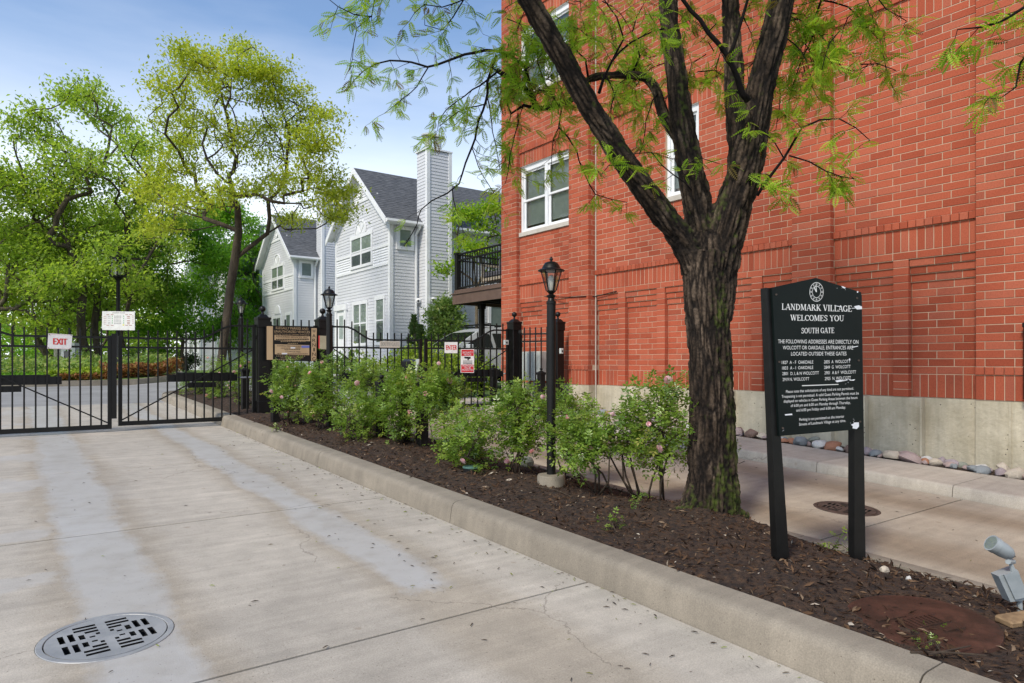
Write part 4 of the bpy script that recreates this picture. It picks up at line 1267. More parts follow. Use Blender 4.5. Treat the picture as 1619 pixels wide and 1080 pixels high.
for i in range(nv):
    R0 = max(.06, rr[i]); x, y = math.cos(aa[i]) * R0, math.sin(aa[i]) * R0; s = ss[i]; k = li[i] * 7.3
    wv = mn.noise((x * 6, y * 6, s * 2.2 + k)) * .045
    vd = mn.voronoi(((x + wv) * 21, (y + wv) * 24, (s + wv * 2) * 2.9 + k))[0]; vd2 = mn.voronoi(((x - wv) * 44, (y + wv) * 44, s * 11 + k))[0]
    pl = min(1, (vd[1] - vd[0]) * 2.6) * .72 + min(1, (vd2[1] - vd2[0]) * 2.2) * .28
    plate[i] = pl
    fine = mn.noise((x * 85, y * 85, s * 30 + k))
    big = mn.noise((x * 5, y * 5, s * 1.6 + k))
    disp[i] = (pl - .75) * .030 * min(1, R0 / .12) + fine * .0022 + big * .008 * min(1, R0 / .12)
    n = no[i]; mo = .5 * mn.noise((x * 9, y * 9, s * 2.5 + k)) + .45 * mn.noise((x * 38, y * 38, s * 24 + k))
    side = n[0] * .45 - n[1] * .55 if li[i] == 0 else n[2] * .75 - n[1] * .15
    moss[i] = mo * 1.3 + side * .85 - .44 + max(0, .25 - .5 * max(0, co[i, 2] - .1))
co += no * disp[:, None]
co -= np.array(ORG[TB.name])
me.vertices.foreach_set('co', co.astype(np.float32).ravel())
for nm, arr in (('moss', np.clip(moss * 2.2 + .1, 0, 1)), ('plate', plate)):
    a_ = me.attributes.new(nm, 'FLOAT', 'POINT'); a_.data.foreach_set('value', arr.astype(np.float32))
me.shade_smooth(); me.update()
bk, t_, b_ = newmat('dark_furrowed_bark')
n1 = noisenode(t_, 6, 6, stretch=(1, 1, .35)); r1 = rampnode(t_, [(.28, (.016, .011, .008)), (.48, (.046, .032, .022)), (.72, (.135, .10, .072))]); t_.links.new(n1.outputs['Fac'], r1.inputs['Fac'])
at1 = t_.nodes.new('ShaderNodeAttribute'); at1.attribute_name = 'plate'
n1b = noisenode(t_, 45, 5)
cc = mixnode(t_, (.006, .0045, .004), r1.outputs['Color'], mathn(t_, 'POWER', mathn(t_, 'MULTIPLY', at1.outputs['Fac'], 1.35, clamp=True), 1.8))
cc = mixnode(t_, cc, rampmul(t_, n1b.outputs['Fac'], .45, 1.5), 1, 'MULTIPLY')
at2 = t_.nodes.new('ShaderNodeAttribute'); at2.attribute_name = 'moss'
n2 = noisenode(t_, 26, 5); r2 = rampnode(t_, [(.3, (.030, .042, .008)), (.7, (.075, .105, .015))]); t_.links.new(n2.outputs['Fac'], r2.inputs['Fac'])
cc = mixnode(t_, cc, r2.outputs['Color'], mathn(t_, 'MULTIPLY', at2.outputs['Fac'], .8))
t_.links.new(cc, b_.inputs['Base Color']); b_.inputs['Roughness'].default_value = .9; b_.inputs['Specular IOR Level'].default_value = .2
n3 = noisenode(t_, 90, 6); bump(t_, b_, n3.outputs['Fac'], .6, .008)
me.materials.append(bk); M['bark'] = bk
link('trunk', me, TB)

# branches, twigs and feathery leaves
tw = MB(); FP, FD = [], []
rt = random.Random(21); rn = np.random.default_rng(21)


def frond_at(p, d): FP.append(tuple(p)); FD.append(tuple(d))


def twig(p, d, Ln, r, droop=.25, dens=1.):
    n = max(3, int(Ln / .07)); pts = [p]
    for i in range(n):
        d = (d + Vector((rt.gauss(0, .26), rt.gauss(0, .26), rt.gauss(0, .22) - droop * .18))).normalized()
        pts.append(pts[-1] + d * Ln / n)
    tw.tube(pts, [max(.0016, r * (1 - .75 * i / n)) for i in range(n + 1)], 4, cap=False)
    for i in range(1, n + 1):
        if rt.random() < .85 * dens:
            for k in range(rt.choice((2, 3, 3, 4))):
                fd = ((pts[i] - pts[i - 1]).normalized() * .5 + Vector((rt.gauss(0, .7), rt.gauss(0, .7), rt.gauss(-.25, .5)))).normalized()
                frond_at(pts[i], fd)
    return pts


def bough(pl, r0, r1, every=.14, tl=(.15, .5), dens=1., leafy=1., droop=.3):
    pts = [at(*p) for p in pl]; n = len(pts)
    p, r = resample(pts, [r0 + (r1 - r0) * i / (n - 1) for i in range(n)], .09)
    p = [q + Vector((rt.gauss(0, .006), rt.gauss(0, .006), rt.gauss(0, .006))) for q in p]
    tw.tube(p, r, 6)
    acc = 0
    for i in range(1, len(p)):
        acc += (p[i] - p[i - 1]).length
        if acc > .30 * every * (.5 + rt.random()):
            acc = 0
            if rt.random() < leafy:
                a = (p[i] - p[i - 1]).normalized(); v = Vector((rt.gauss(0, 1), rt.gauss(0, 1), rt.gauss(0, .8))).normalized()
                q = twig(p[i], (a * .45 + v).normalized(), tl[0] + (tl[1] - tl[0]) * rt.random(), max(.003, r[i] * .4), droop, dens)
                if rt.random() < .6:
                    j = rt.randrange(1, len(q)); v = Vector((rt.gauss(0, 1), rt.gauss(0, 1), rt.gauss(-.2, .8))).normalized()
                    twig(q[j], v, tl[0] + .5 * (tl[1] - tl[0]) * rt.random(), .0025, droop, dens)
    return p


def zz(l, z0, z1=None):
    z1 = z0 if z1 is None else z1; n = len(l)
    return [(x, y, z0 + (z1 - z0) * i / max(1, n - 1)) for i, (x, y) in enumerate(l)]


# the branch hanging over the street side, traced against the sky and the houses
bough(zz([(851, 172), (842, 155), (828, 138), (812, 128), (787, 112)], 6.9, 7.0), .034, .024, leafy=.7)
bough(zz([(846, 153), (836, 130), (829, 105), (812, 92), (786, 80), (750, 83), (708, 96), (678, 105), (650, 98), (617, 96), (594, 100), (575, 114), (562, 128), (548, 146)], 6.9, 7.3), .020, .004, every=.11, tl=(.10, .38))
bough(zz([(678, 105), (667, 125), (650, 147), (625, 164), (608, 180)], 7.1, 7.2), .007, .003, tl=(.08, .25))
bough(zz([(786, 86), (775, 117), (769, 161), (758, 189), (747, 233), (736, 258), (724, 290), (708, 307), (683, 317), (667, 328), (658, 356), (639, 391)], 6.95, 7.0), .016, .004, every=.2, tl=(.10, .32), leafy=.55, dens=.5)
bough(zz([(747, 233), (756, 262), (772, 290), (792, 318)], 7.0, 7.0), .006, .003, tl=(.08, .25), dens=.4)
bough(zz([(716, 300), (718, 318), (727, 345), (733, 380)], 7.0, 7.0), .006, .003, tl=(.05, .18), dens=.5)
bough(zz([(770, 150), (777, 190), (783, 230), (790, 270)], 6.9, 6.9), .007, .003, tl=(.12, .35))
bough(zz([(850, 172), (828, 165), (808, 182), (801, 160)], 6.9, 6.85), .02, .008, tl=(.12, .4))
bough(zz([(787, 112), (760, 135), (735, 150), (705, 175), (690, 205)], 7.0, 7.1), .010, .003, tl=(.15, .45), every=.1)
bough(zz([(770, 165), (740, 170), (715, 185), (695, 200)], 6.9, 6.9), .007, .003, tl=(.15, .4), every=.1)
bough([(690, -240, 5.1), (640, -150, 5.6)] + zz([(600, -30), (592, 5), (588, 26), (564, 42), (560, 70), (553, 114)], 6.0, 6.1), .008, .003, tl=(.12, .42), every=.1, dens=.8)
bough(zz([(588, 26), (560, 25), (535, 12), (515, -5)], 6.0, 6.0), .006, .003, tl=(.12, .35), every=.1, dens=.8)
bough([(760, -140, 5.2), (765, -90, 5.7)] + zz([(760, -40), (733, 0), (717, 28), (700, 48), (672, 40)], 6.2, 6.3), .010, .003, tl=(.15, .45), every=.1)
bough(zz([(733, 0), (700, 10), (672, 5), (655, 20)], 6.2, 6.2), .006, .003, tl=(.12, .4), every=.1)
# hanging in front of the brickwork and the left window
bough(zz([(890, 168), (883, 202), (897, 218), (912, 241), (924, 272), (943, 307), (968, 315), (992, 320)], 6.7, 6.6), .010, .003, every=.13, tl=(.08, .28), dens=.8)
bough(zz([(883, 202), (873, 233), (872, 262)], 6.7, 6.7), .006, .003, every=.09, tl=(.1, .3))
bough(zz([(820, 180), (815, 215), (806, 250), (800, 290)], 6.8, 6.8), .007, .003, every=.11, tl=(.1, .32))
bough(zz([(945, 148), (955, 125), (967, 97), (998, 66), (1048, 43)], 5.6, 5.5), .014, .005, tl=(.15, .4))
bough(zz([(967, 97), (985, 60), (975, 25), (950, -10)], 5.6, 5.4), .010, .004, tl=(.2, .5), every=.08)
bough(zz([(930, 122), (925, 95), (905, 70), (900, 30)], 6.7, 6.6), .012, .004, tl=(.2, .5), every=.08)
bough(zz([(880, 165), (862, 130), (850, 95), (855, 60)], 6.8, 6.7), .012, .004, tl=(.2, .5), every=.08)
bough(zz([(1000, 119), (1010, 90), (1000, 50), (1015, 10)], 6.6, 6.4), .012, .004, tl=(.2, .5), every=.08)
bough(zz([(960, 122), (970, 150), (965, 185), (978, 220)], 6.5, 6.4), .008, .003, tl=(.15, .4), every=.09)
bough(zz([(1040, 150), (1025, 175), (1020, 210), (1012, 245)], 6.2, 6.1), .007, .003, tl=(.1, .3), every=.14)
bough(zz([(1095, 300), (1050, 262), (1030, 240), (1000, 245)], 5.6, 5.5), .006, .003, tl=(.08, .26), every=.12)
bough(zz([(1000, 270), (985, 260), (965, 262), (950, 280)], 5.5, 5.5), .005, .003, tl=(.08, .25), every=.12)
bough(zz([(1092, 255), (1110, 250), (1135, 258)], 5.7, 5.6), .004, .003, tl=(.06, .16), every=.1)
# leafy sprays filling the middle of the crown, behind the limbs
rb = random.Random(77)
for k in range(30):
    x, y = rb.uniform(835, 1230), rb.uniform(-10, 150); z = rb.uniform(6.3, 7.2); dx, dy = rb.uniform(-60, 60), rb.uniform(-20, 70)
    bough(zz([(x, y), (x + dx * .5 + rb.uniform(-10, 10), y + dy * .4 - 8), (x + dx, y + dy)], z, z - .1), .006, .003, every=.10, tl=(.10, .30), dens=1.1)
for k in range(18):
    x, y = rb.uniform(800, 900), rb.uniform(20, 150); z = rb.uniform(6.4, 7.2); dx, dy = rb.uniform(-40, 40), rb.uniform(-10, 60)
    bough(zz([(x, y), (x + dx * .5 + rb.uniform(-8, 8), y + dy * .4 - 6), (x + dx, y + dy)], z, z - .1), .006, .003, every=.09, tl=(.10, .26), dens=1.2)
for k in range(12):
    x, y = rb.uniform(1225, 1390), rb.uniform(-10, 130); z = rb.uniform(5.6, 6.3); dx, dy = rb.uniform(-30, 60), rb.uniform(10, 80)
    bough(zz([(x, y), (x + dx * .5 + rb.uniform(-8, 8), y + dy * .4 - 6), (x + dx, y + dy)], z, z - .1), .006, .003, every=.10, tl=(.08, .24), dens=1.1)
# right of the trunk
bough(zz([(1180, 160), (1174, 149), (1165, 120), (1152, 92), (1120, 50), (1080, 0), (1050, -40)], 5.5, 5.3), .028, .012, leafy=.35, dens=.6)
bough(zz([(1152, 92), (1168, 50), (1182, 0), (1190, -50)], 5.5, 5.4), .017, .009, leafy=.35, dens=.6)
bough(zz([(1196, 310), (1218, 278), (1240, 250), (1256, 224), (1268, 205), (1295, 190), (1325, 188), (1352, 200), (1376, 222)], 5.5, 5.2), .013, .003, every=.07, tl=(.10, .26), dens=1.3)
bough(zz([(1246, 245), (1280, 256), (1308, 268), (1330, 278), (1350, 284)], 5.4, 5.2), .007, .003, every=.06, tl=(.08, .22), dens=1.3)
bough(zz([(1240, 250), (1225, 225), (1205, 205), (1190, 195)], 5.5, 5.6), .006, .003, every=.08, tl=(.08, .22))
bough(zz([(1200, 300), (1225, 296), (1250, 290)], 5.4, 5.3), .005, .003, every=.07, tl=(.08, .2))
bough([(1310, -260, 5.5), (1325, -150, 5.8)] + zz([(1312, -50), (1298, 0), (1290, 42), (1312, 76), (1338, 112), (1372, 102)], 6.0, 5.9), .017, .003, every=.09, tl=(.1, .32))
bough(zz([(1290, 42), (1270, 92), (1256, 132), (1240, 190)], 6.0, 6.1), .008, .003, every=.10, tl=(.1, .32))
bough(zz([(1298, 0), (1340, 12), (1365, 38), (1388, 62)], 5.9, 5.8), .008, .003, every=.09, tl=(.1, .3))
bough([(1325, -150, 5.8)] + zz([(1360, -40), (1385, -5), (1402, 14), (1432, 34)], 5.8, 5.6), .008, .003, every=.08, tl=(.08, .24))
bough(zz([(1232, 40), (1260, 30), (1285, 60), (1300, 140)], 6.0, 6.2), .010, .003, every=.10, tl=(.12, .34))
bough(zz([(1200, 60), (1225, 110), (1235, 150), (1228, 205)], 6.3, 6.3), .008, .003, every=.12, tl=(.1, .3))
bough([(1310, -260, 5.5), (1500, -260, 5.0), (1680, -170, 4.5)] + zz([(1730, -60), (1680, -10), (1619, 14), (1582, 34), (1548, 43), (1512, 46)], 4.3, 4.2), .022, .003, every=.06, tl=(.08, .2), dens=1.2)
bough(zz([(1680, -10), (1660, 40), (1640, 60), (1614, 100), (1606, 138), (1585, 150), (1562, 155)], 4.3, 4.2), .010, .002, every=.16, tl=(.05, .14))
# crown above the picture
for Lx in (Ll, Lm, Lr, Lq):
    for q in Lx[-2:]:
        for k in range(9):
            v = Vector((rt.gauss(0, 1), rt.gauss(0, 1), .35 + abs(rt.gauss(0, .5)))).normalized(); e = q + v * (.8 + .7 * rt.random())
            tw.tube([q, q + v * .5 + Vector((0, 0, .1)), e], [.03, .018, .008], 5)
            for m in range(7): twig(q + (e - q) * (.45 + .55 * rt.random()), Vector((rt.gauss(0, 1), rt.gauss(0, 1), rt.gauss(0, .6))).normalized(), .4 + .4 * rt.random(), .006)
tw.build('branches', M['bark'], TB, smooth='all')
FP, FD = np.array(FP), np.array(FD)
tone = np.clip(.48 + .25 * rn.normal(size=len(FP)), 0, .93); tone[rn.random(len(FP)) < .07] = 1
cloud('crown', FROND, FP, FD, .075 + .075 * rn.random(len(FP)), M['honey'], TB, rn, up=.25, rnd=tone)
print('fronds', len(FP))
# ------------------------------------------------------------------ island, beds and hedges behind the gates
ik = bpy.data.objects.new('kerb', None); COL.objects.link(ik); tag(ik, kind='structure'); ORG[ik.name] = Vector()
isl = [(-9, 27.6), (-4, 26.2), (-1.2, 25.5), (1.4, 25.25), (3.3, 25.2), (4.3, 25.5), (4.9, 26.4), (5.1, 28), (5.1, 36)]
ib = MB()
for k in range(len(isl) - 1):
    a, b_ = isl[k], isl[k + 1]; d = Vector((b_[0] - a[0], b_[1] - a[1], 0)).normalized(); n_ = Vector((-d.y, d.x, 0)) * .18
    za, zb = g(*a), g(*b_)
    MB().hexa([(a[0], a[1], za - .05), (b_[0], b_[1], zb - .05), (b_[0] + n_.x, b_[1] + n_.y, zb - .05), (a[0] + n_.x, a[1] + n_.y, za - .05),
               (a[0], a[1], za + .16), (b_[0], b_[1], zb + .16), (b_[0] + n_.x, b_[1] + n_.y, zb + .16), (a[0] + n_.x, a[1] + n_.y, za + .16)]).build('kerb_section', M['kerb'], ik)
ib.poly([(x, y + .1, g(x, y) + .14) for x, y in isl] + [(-9, 38, .80)])
tag(ib.build('island_soil', M['grass']), kind='structure')
rg_ = np.random.default_rng(77)


def cover(name, x0, x1, y0, y1, n, size, mat, hgt):
    x = x0 + (x1 - x0) * rg_.random(n); y = y0 + (y1 - y0) * rg_.random(n)
    hh = hgt * (.55 + .45 * np.array([mn.noise((a * 1.6, b_ * 1.6, 2)) for a, b_ in zip(x, y)]) + .3)
    z = np.array([g(a, b_) for a, b_ in zip(x, y)]) + .14 + hh * rg_.random(n) ** .5
    D = rg_.normal(size=(n, 3)); D[:, 2] = np.abs(D[:, 2]) * .8
    o = cloud(name, LEAF, np.stack([x, y, z], 1), D, size * (.6 + .8 * rg_.random(n)), M[mat], None, rg_)
    tag(o, kind='stuff'); return o


cover('yellow_groundcover', .9, 2.5, 25.6, 27.2, 2600, .12, 'hedge', .32)
cover('russet_groundcover', 2.4, 4.7, 25.5, 26.9, 4200, .12, 'barberry', .5)
cover('russet_groundcover', 1.2, 2.5, 25.45, 25.9, 900, .10, 'barberry', .22)
cover('island_undergrowth', -2.5, 5, 27.5, 34, 5200, .16, 'shrub', .7)
cover('island_grass', -3.5, 1.1, 25.9, 30, 6000, .12, 'maple', .10)


def bush(label, base, center, rad, nleaf, lsize, mat, cat='shrub', name='shrub', group=None, ncl=26, nst=5, sig=.11, tmpl=LEAF, seed=0, flowers=0, stem_r=.008, inner=.35, tmplup=1.0):
    rg = np.random.default_rng(seed); t = thing(name, label, cat, base, group)
    base = np.array(base, float); c = np.array(center, float); rad = np.array(rad, float)
    v = rg.normal(size=(ncl, 3)); v /= np.linalg.norm(v, axis=1, keepdims=True); v *= (inner + (1 - inner) * rg.random((ncl, 1)) ** .5)
    K = c + v * rad
    st = MB(); roots = [base + np.array([rg.normal() * .05, rg.normal() * .05, -.03]) for _ in range(nst)]; mids = [c + rg.normal(size=3) * rad * .3 - np.array([0, 0, rad[2] * .45]) for _ in range(nst)]
    for a, b_ in zip(roots, mids):
        w = a + (b_ - a) * .5 + rg.normal(size=3) * .04
        st.tube([a, w, b_], [stem_r * 1.2, stem_r, stem_r * .8], 5)
    for k in K:
        j = int(np.argmin([np.linalg.norm(k - m) for m in mids])); m = mids[j]
        st.tube([m, m + (k - m) * .5 + rg.normal(size=3) * .03, k], [stem_r * .7, stem_r * .5, stem_r * .25], 4, cap=False)
    st.build('stems', M['stem'], t, smooth='all')
    i = rg.integers(0, ncl, nleaf); Pn = K[i] + rg.normal(size=(nleaf, 3)) * sig
    D = rg.normal(size=(nleaf, 3)); D[:, 2] += .3
    tone = np.clip(.45 + .15 * rg.normal(size=ncl)[i] + .2 * rg.normal(size=nleaf), 0, 1)
    cloud('foliage', tmpl, Pn, D, lsize * (.6 + .8 * rg.random(nleaf)), M[mat], t, rg, up=tmplup, rnd=tone)
    for q in range(flowers):
        k = K[rg.integers(0, ncl)]; p = k + norm(k - c) * .09 + norm(np.array([0, 0, H]) - k) * .07 + rg.normal(size=3) * .04
        f = link('flower', FLOWER[q % len(FLOWER)], t, Vector(p) - ORG[t.name]); f.rotation_euler = (rg.random() * 1.2, rg.random() * 1.2, rg.random() * 6); f.scale = (.65 + .55 * rg.random(),) * 3
    return t


def flower_mesh(seed):
    rg = np.random.default_rng(seed); V = []; Fc = []; rr_ = []
    for ring, (n, tilt, ln) in enumerate(((5, .15, .034), (5, .7, .028), (4, 1.15, .020))):
        for k in range(n):
            a = 2 * math.pi * (k + .5 * ring) / n + rg.random() * .3; c, s = math.cos(a), math.sin(a); b = len(V)
            for (r, w, h) in ((0, 0, 0), (ln * .6, .016, ln * .6 * tilt), (ln, .012, ln * tilt * 1.2), (ln, -.012, ln * tilt * 1.2), (ln * .6, -.016, ln * .6 * tilt)):
                V.append((c * r - s * w, s * r + c * w, h))
            Fc += [(b, b + 1, b + 4), (b + 1, b + 2, b + 3), (b + 1, b + 3, b + 4)]; rr_ += [rg.random()] * 3
    return np_mesh('flower', np.array(V), np.array(Fc), M['pink'], rr_)


FLOWER = [flower_mesh(i) for i in range(3)]
rv, rf_ = [], []
for (x, y, a) in ((.30, .0, 70), (.30, .0, -70), (.62, .0, 62), (.62, .0, -62), (.72, 0, 0)):
    n = len(rv); c, s = math.cos(R(a)), math.sin(R(a)); Ln = .36
    for (u, w, z) in ((0, 0, 0), (.45, .27, .05), (1, 0, -.06), (.45, -.27, .05)):
        rv.append((x + (c * u - s * w) * Ln, y + (s * u + c * w) * Ln, z * Ln - .1 * x * x))
    rf_ += [(n, n + 3, n + 2), (n, n + 2, n + 1)]
ROSE = (np.array(rv), np.array(rf_))
RG = 'pink rose bushes in the mulch bed'


def rose(label, px, yt, yb, hw, Z, n, fl, seed, bx=None, depth=.36, by=None, group=RG, nst=5, ncl=26, dense=1.):
    c = at(px, (yt + yb) / 2, Z); bp = at(bx or px, 573, Z); X = min(4.82, max(3.27, bp.x)); Y = bp.y
    base = (X, Y, bedz(X, Y)); s = Z / F
    bush(label, base, c, (hw * s, depth, (yb - yt) / 2 * s), int(n * 1.35), .105, 'rose', 'rose bush', 'rose_bush', group, int(ncl * 1.3), nst, .07, ROSE, seed, fl, .009)


rose('large rose bush under the black and gold warning sign, beside the gate post', 462, 572, 662, 34, 10.9, 900, 5, 101, ncl=34)
rose('rose bush in front of the second lamp post, left of the keypad', 512, 566, 668, 36, 10.2, 950, 5, 102, ncl=36)
rose('rose bush between the second lamp post and the keypad', 586, 572, 660, 40, 9.9, 900, 5, 103, ncl=34)
rose('low rose bush at the front of the bed, its stems bare over the mulch', 565, 626, 690, 34, 9.1, 520, 2, 104, ncl=20)
rose('rose bush directly in front of the keypad pedestal', 640, 590, 690, 42, 8.9, 850, 5, 105, ncl=32)
rose('rounded rose bush below the enter sign, with one thin dark stem', 692, 590, 668, 40, 8.35, 850, 5, 106, bx=692, ncl=30, nst=3)
rose('small leafy rose shoot low on the mulch left of the green valve lid', 718, 680, 728, 26, 7.9, 260, 0, 107, ncl=12, nst=4, depth=.2)
rose('leaning rose bush behind the green valve lid', 738, 650, 735, 42, 7.2, 560, 2, 108, bx=775, ncl=24)
rose('full rose bush just left of the nearest lamp post', 822, 612, 716, 50, 7.0, 1050, 7, 109, bx=812, ncl=38)
rose('rose bush behind the nearest lamp post', 893, 618, 700, 34, 7.2, 420, 2, 110, bx=905, ncl=18)
rose('sparse rose bush just right of the nearest lamp post', 918, 648, 742, 36, 6.25, 460, 2, 111, bx=952, ncl=20)
rose('rose bush with a pale pink bloom, second from the big tree trunk', 975, 650, 728, 34, 6.2, 420, 3, 112, bx=1003, ncl=18)
rose('tall open rose bush right beside the big tree trunk', 1042, 598, 742, 46, 6.1, 760, 3, 113, bx=1047, ncl=34)
RB = 'rose bushes behind the exit gate'
rose('pink rose bush behind the exit gate, nearest the hinge post', 385, 566, 640, 26, 13.6, 520, 9, 121, group=RB)
rose('low rose bush behind the exit gate in the kerbed bed nose', 315, 590, 628, 26, 16.4, 460, 5, 122, group=RB)
rose('rose bush behind the gate opener arm', 350, 562, 640, 26, 15.2, 620, 9, 123, group=RB)
rose('rose bush behind the warning sign panel', 448, 575, 650, 24, 13.7, 420, 6, 124, group=RB)

bush('clipped yellow green hedge behind the entry gate, in front of the silver van', (8.6, 15.3, g(8, 15)), (8.75, 15.3, 1.02), (1.95, .8, .64), 13000, .085, 'hedge', 'hedge', 'hedge', None, 240, 10, .12, LEAF, 5, 0, .012, .2, .9)
p = at(706, 515, 22.7)
bush('round green shrub in front of the house chimney', (p.x, p.y, .7), (p.x, p.y, 2.35), (.95, .62, 1.1), 5000, .13, 'shrub', 'shrub', 'shrub', None, 90, 7, .12, LEAF, 8, 0, .016, .3, .9)
for px, top, lb, sd_, Zc in ((655, 500, 'tall narrow conifer left of the round shrub', 9, 20.5), (665, 516, 'short narrow conifer between the tall one and the round shrub', 10, 20.2)):
    q = at(px, top, Zc); rg = np.random.default_rng(sd_); t = thing('conifer', lb, 'conifer', (q.x, q.y, .7), 'narrow conifers by the house')
    MB().tube([(q.x, q.y, .6), (q.x, q.y, q.z - .2)], [.05, .01], 6).build('trunk', M['bark2'], t)
    n = 1500; h_ = rg.random(n) ** 1.3; z = .8 + (q.z - .8) * h_; r_ = .34 * (1.02 - h_) ** .8 * (.5 + .5 * rg.random(n)) * (1 + .3 * np.sin(z * 17)); a = rg.random(n) * 6.283
    Pn = np.stack([q.x + r_ * np.cos(a), q.y + r_ * np.sin(a), z], 1); D = np.stack([np.cos(a), np.sin(a), 1.2 + 0 * a], 1)
    cloud('foliage', LEAF, Pn, D, .09 + .05 * rg.random(n), M['conifer'], t, rg)
for px, Z, s, lb, mt in ((128, 27, 1.0, 'leafy shrub right of the red hydrant', 'shrub'), (66, 33, 1.5, 'light green shrub behind the exit sign, left of the white kiosk', 'maple'), (30, 38, 1.3, 'shrub in front of the small white cabinet', 'maple'), (296, 38, 1.0, 'dark round shrub by the white house, behind the gate opener arm', 'conifer'), (222, 30, 1.0, 'shrub behind the russet planting on the island', 'shrub'), (260, 34, 1.2, 'bright shrub behind the island, left of the dark round shrub', 'maple'), (560, 19, .9, 'loose shrub behind the left leaf of the entry gate', 'shrub'), (430, 20, .8, 'shrub in front of the second grey house', 'shrub')):
    q = gpt(px, Z); bush(lb, (q[0], q[1], q[2]), (q[0], q[1], q[2] + .55 * s), (.7 * s, .6 * s, .55 * s), 1100, .14, mt, 'shrub', 'shrub', None, 30, 4, .12 * s, LEAF, int(px), 0, .015)
# shoots and weeds growing out of the mulch
for px, py, Z, lb in ((968, 842, 4.95, 'small weed at the kerb edge of the mulch, left of the tree trunk'), (1012, 795, 5.6, 'leafy shoot on the mulch just left of the tree roots'), (1322, 858, 4.85, 'weed between the two posts of the welcome sign'), (1478, 1012, 3.05, 'tiny weed at the edge of the rusty cover'), (575, 700, 8.9, 'trailing shoot at the front of the bed'), (436, 690, 9.9, 'shoot beside the bollard near the gate post'), (762, 752, 6.85, 'small shoot beside the green valve lid'), (1158, 715, 6.2, 'leafy sucker on the right side of the tree trunk')):
    b0 = at(px, py, Z); X, Y = b0.x, b0.y; zz0 = bedz(min(4.86, X), Y) if px != 1158 else b0.z - .05
    bush(lb, (X, Y, zz0), (X, Y, zz0 + .07), (.07, .07, .06), 24, .055 if px != 1478 else .03, 'rose', 'weed', 'weed', 'weeds in the mulch bed', 8, 3, .025, ROSE, int(px), 0, .003)

# ------------------------------------------------------------------ fence, posts and gates


def gate_post(label, x, y, zb, top, w=.20):
    t = thing('gate_post', label, 'gate post', (x, y, zb), 'square black gate posts with ball finials')
    h = top - zb
    MB().cbox(-w / 2, -w / 2, -.05, w / 2, w / 2, h - .12, .008).build('shaft', M['black'], t, local=True)
    MB().cbox(-w / 2 - .012, -w / 2 - .012, -.05, w / 2 + .012, w / 2 + .012, .20, .008).build('base_collar', M['black'], t, local=True)
    e = w / 2 + .022
    c = MB().cbox(-e + .008, -e + .008, h - .24, e - .008, e - .008, h - .06, .006).cbox(-e, -e, h - .10, e, e, h - .055, .006)
    c.hexa([(-e + .03, -e + .03, h - .056), (e - .03, -e + .03, h - .056), (e - .03, e - .03, h - .056), (-e + .03, e - .03, h - .056), (-.045, -.045, h), (.045, -.045, h), (.045, .045, h), (-.045, .045, h)])
    c.build('cap', M['black'], t, local=True)
    MB().lathe([(.03, h - .01), (.022, h + .03), (.02, h + .05)] + [(.052 * math.sin(math.pi * k / 8 + .0001) + .004, h + .10 - .054 * math.cos(math.pi * k / 8)) for k in range(1, 9)], 14).build('finial', M['black'], t, smooth=True, local=True)
    return t


P1 = (3.66, 12.66); P2 = (4.74, 12.55); P3 = (8.64, 11.72); P4 = (9.16, 10.90)
PL = (-1.14, 12.66)
gate_post('black gate post on the kerb, hinge of the exit gate, left of the warning sign', *P1, bedz(*P1), 2.17)
gate_post('black gate post right of the warning sign with a bronze plate', *P2, bedz(*P2), 2.17)
gate_post('black gate post between the entry gate and the pedestrian gate', *P3, g(*P3), 2.22)
gate_post('black gate post standing against the brick pilaster', *P4, g(*P4) + .1, 2.20, .19)
gate_post('black hinge post of the left exit gate leaf', *PL, g(*PL), 2.17)


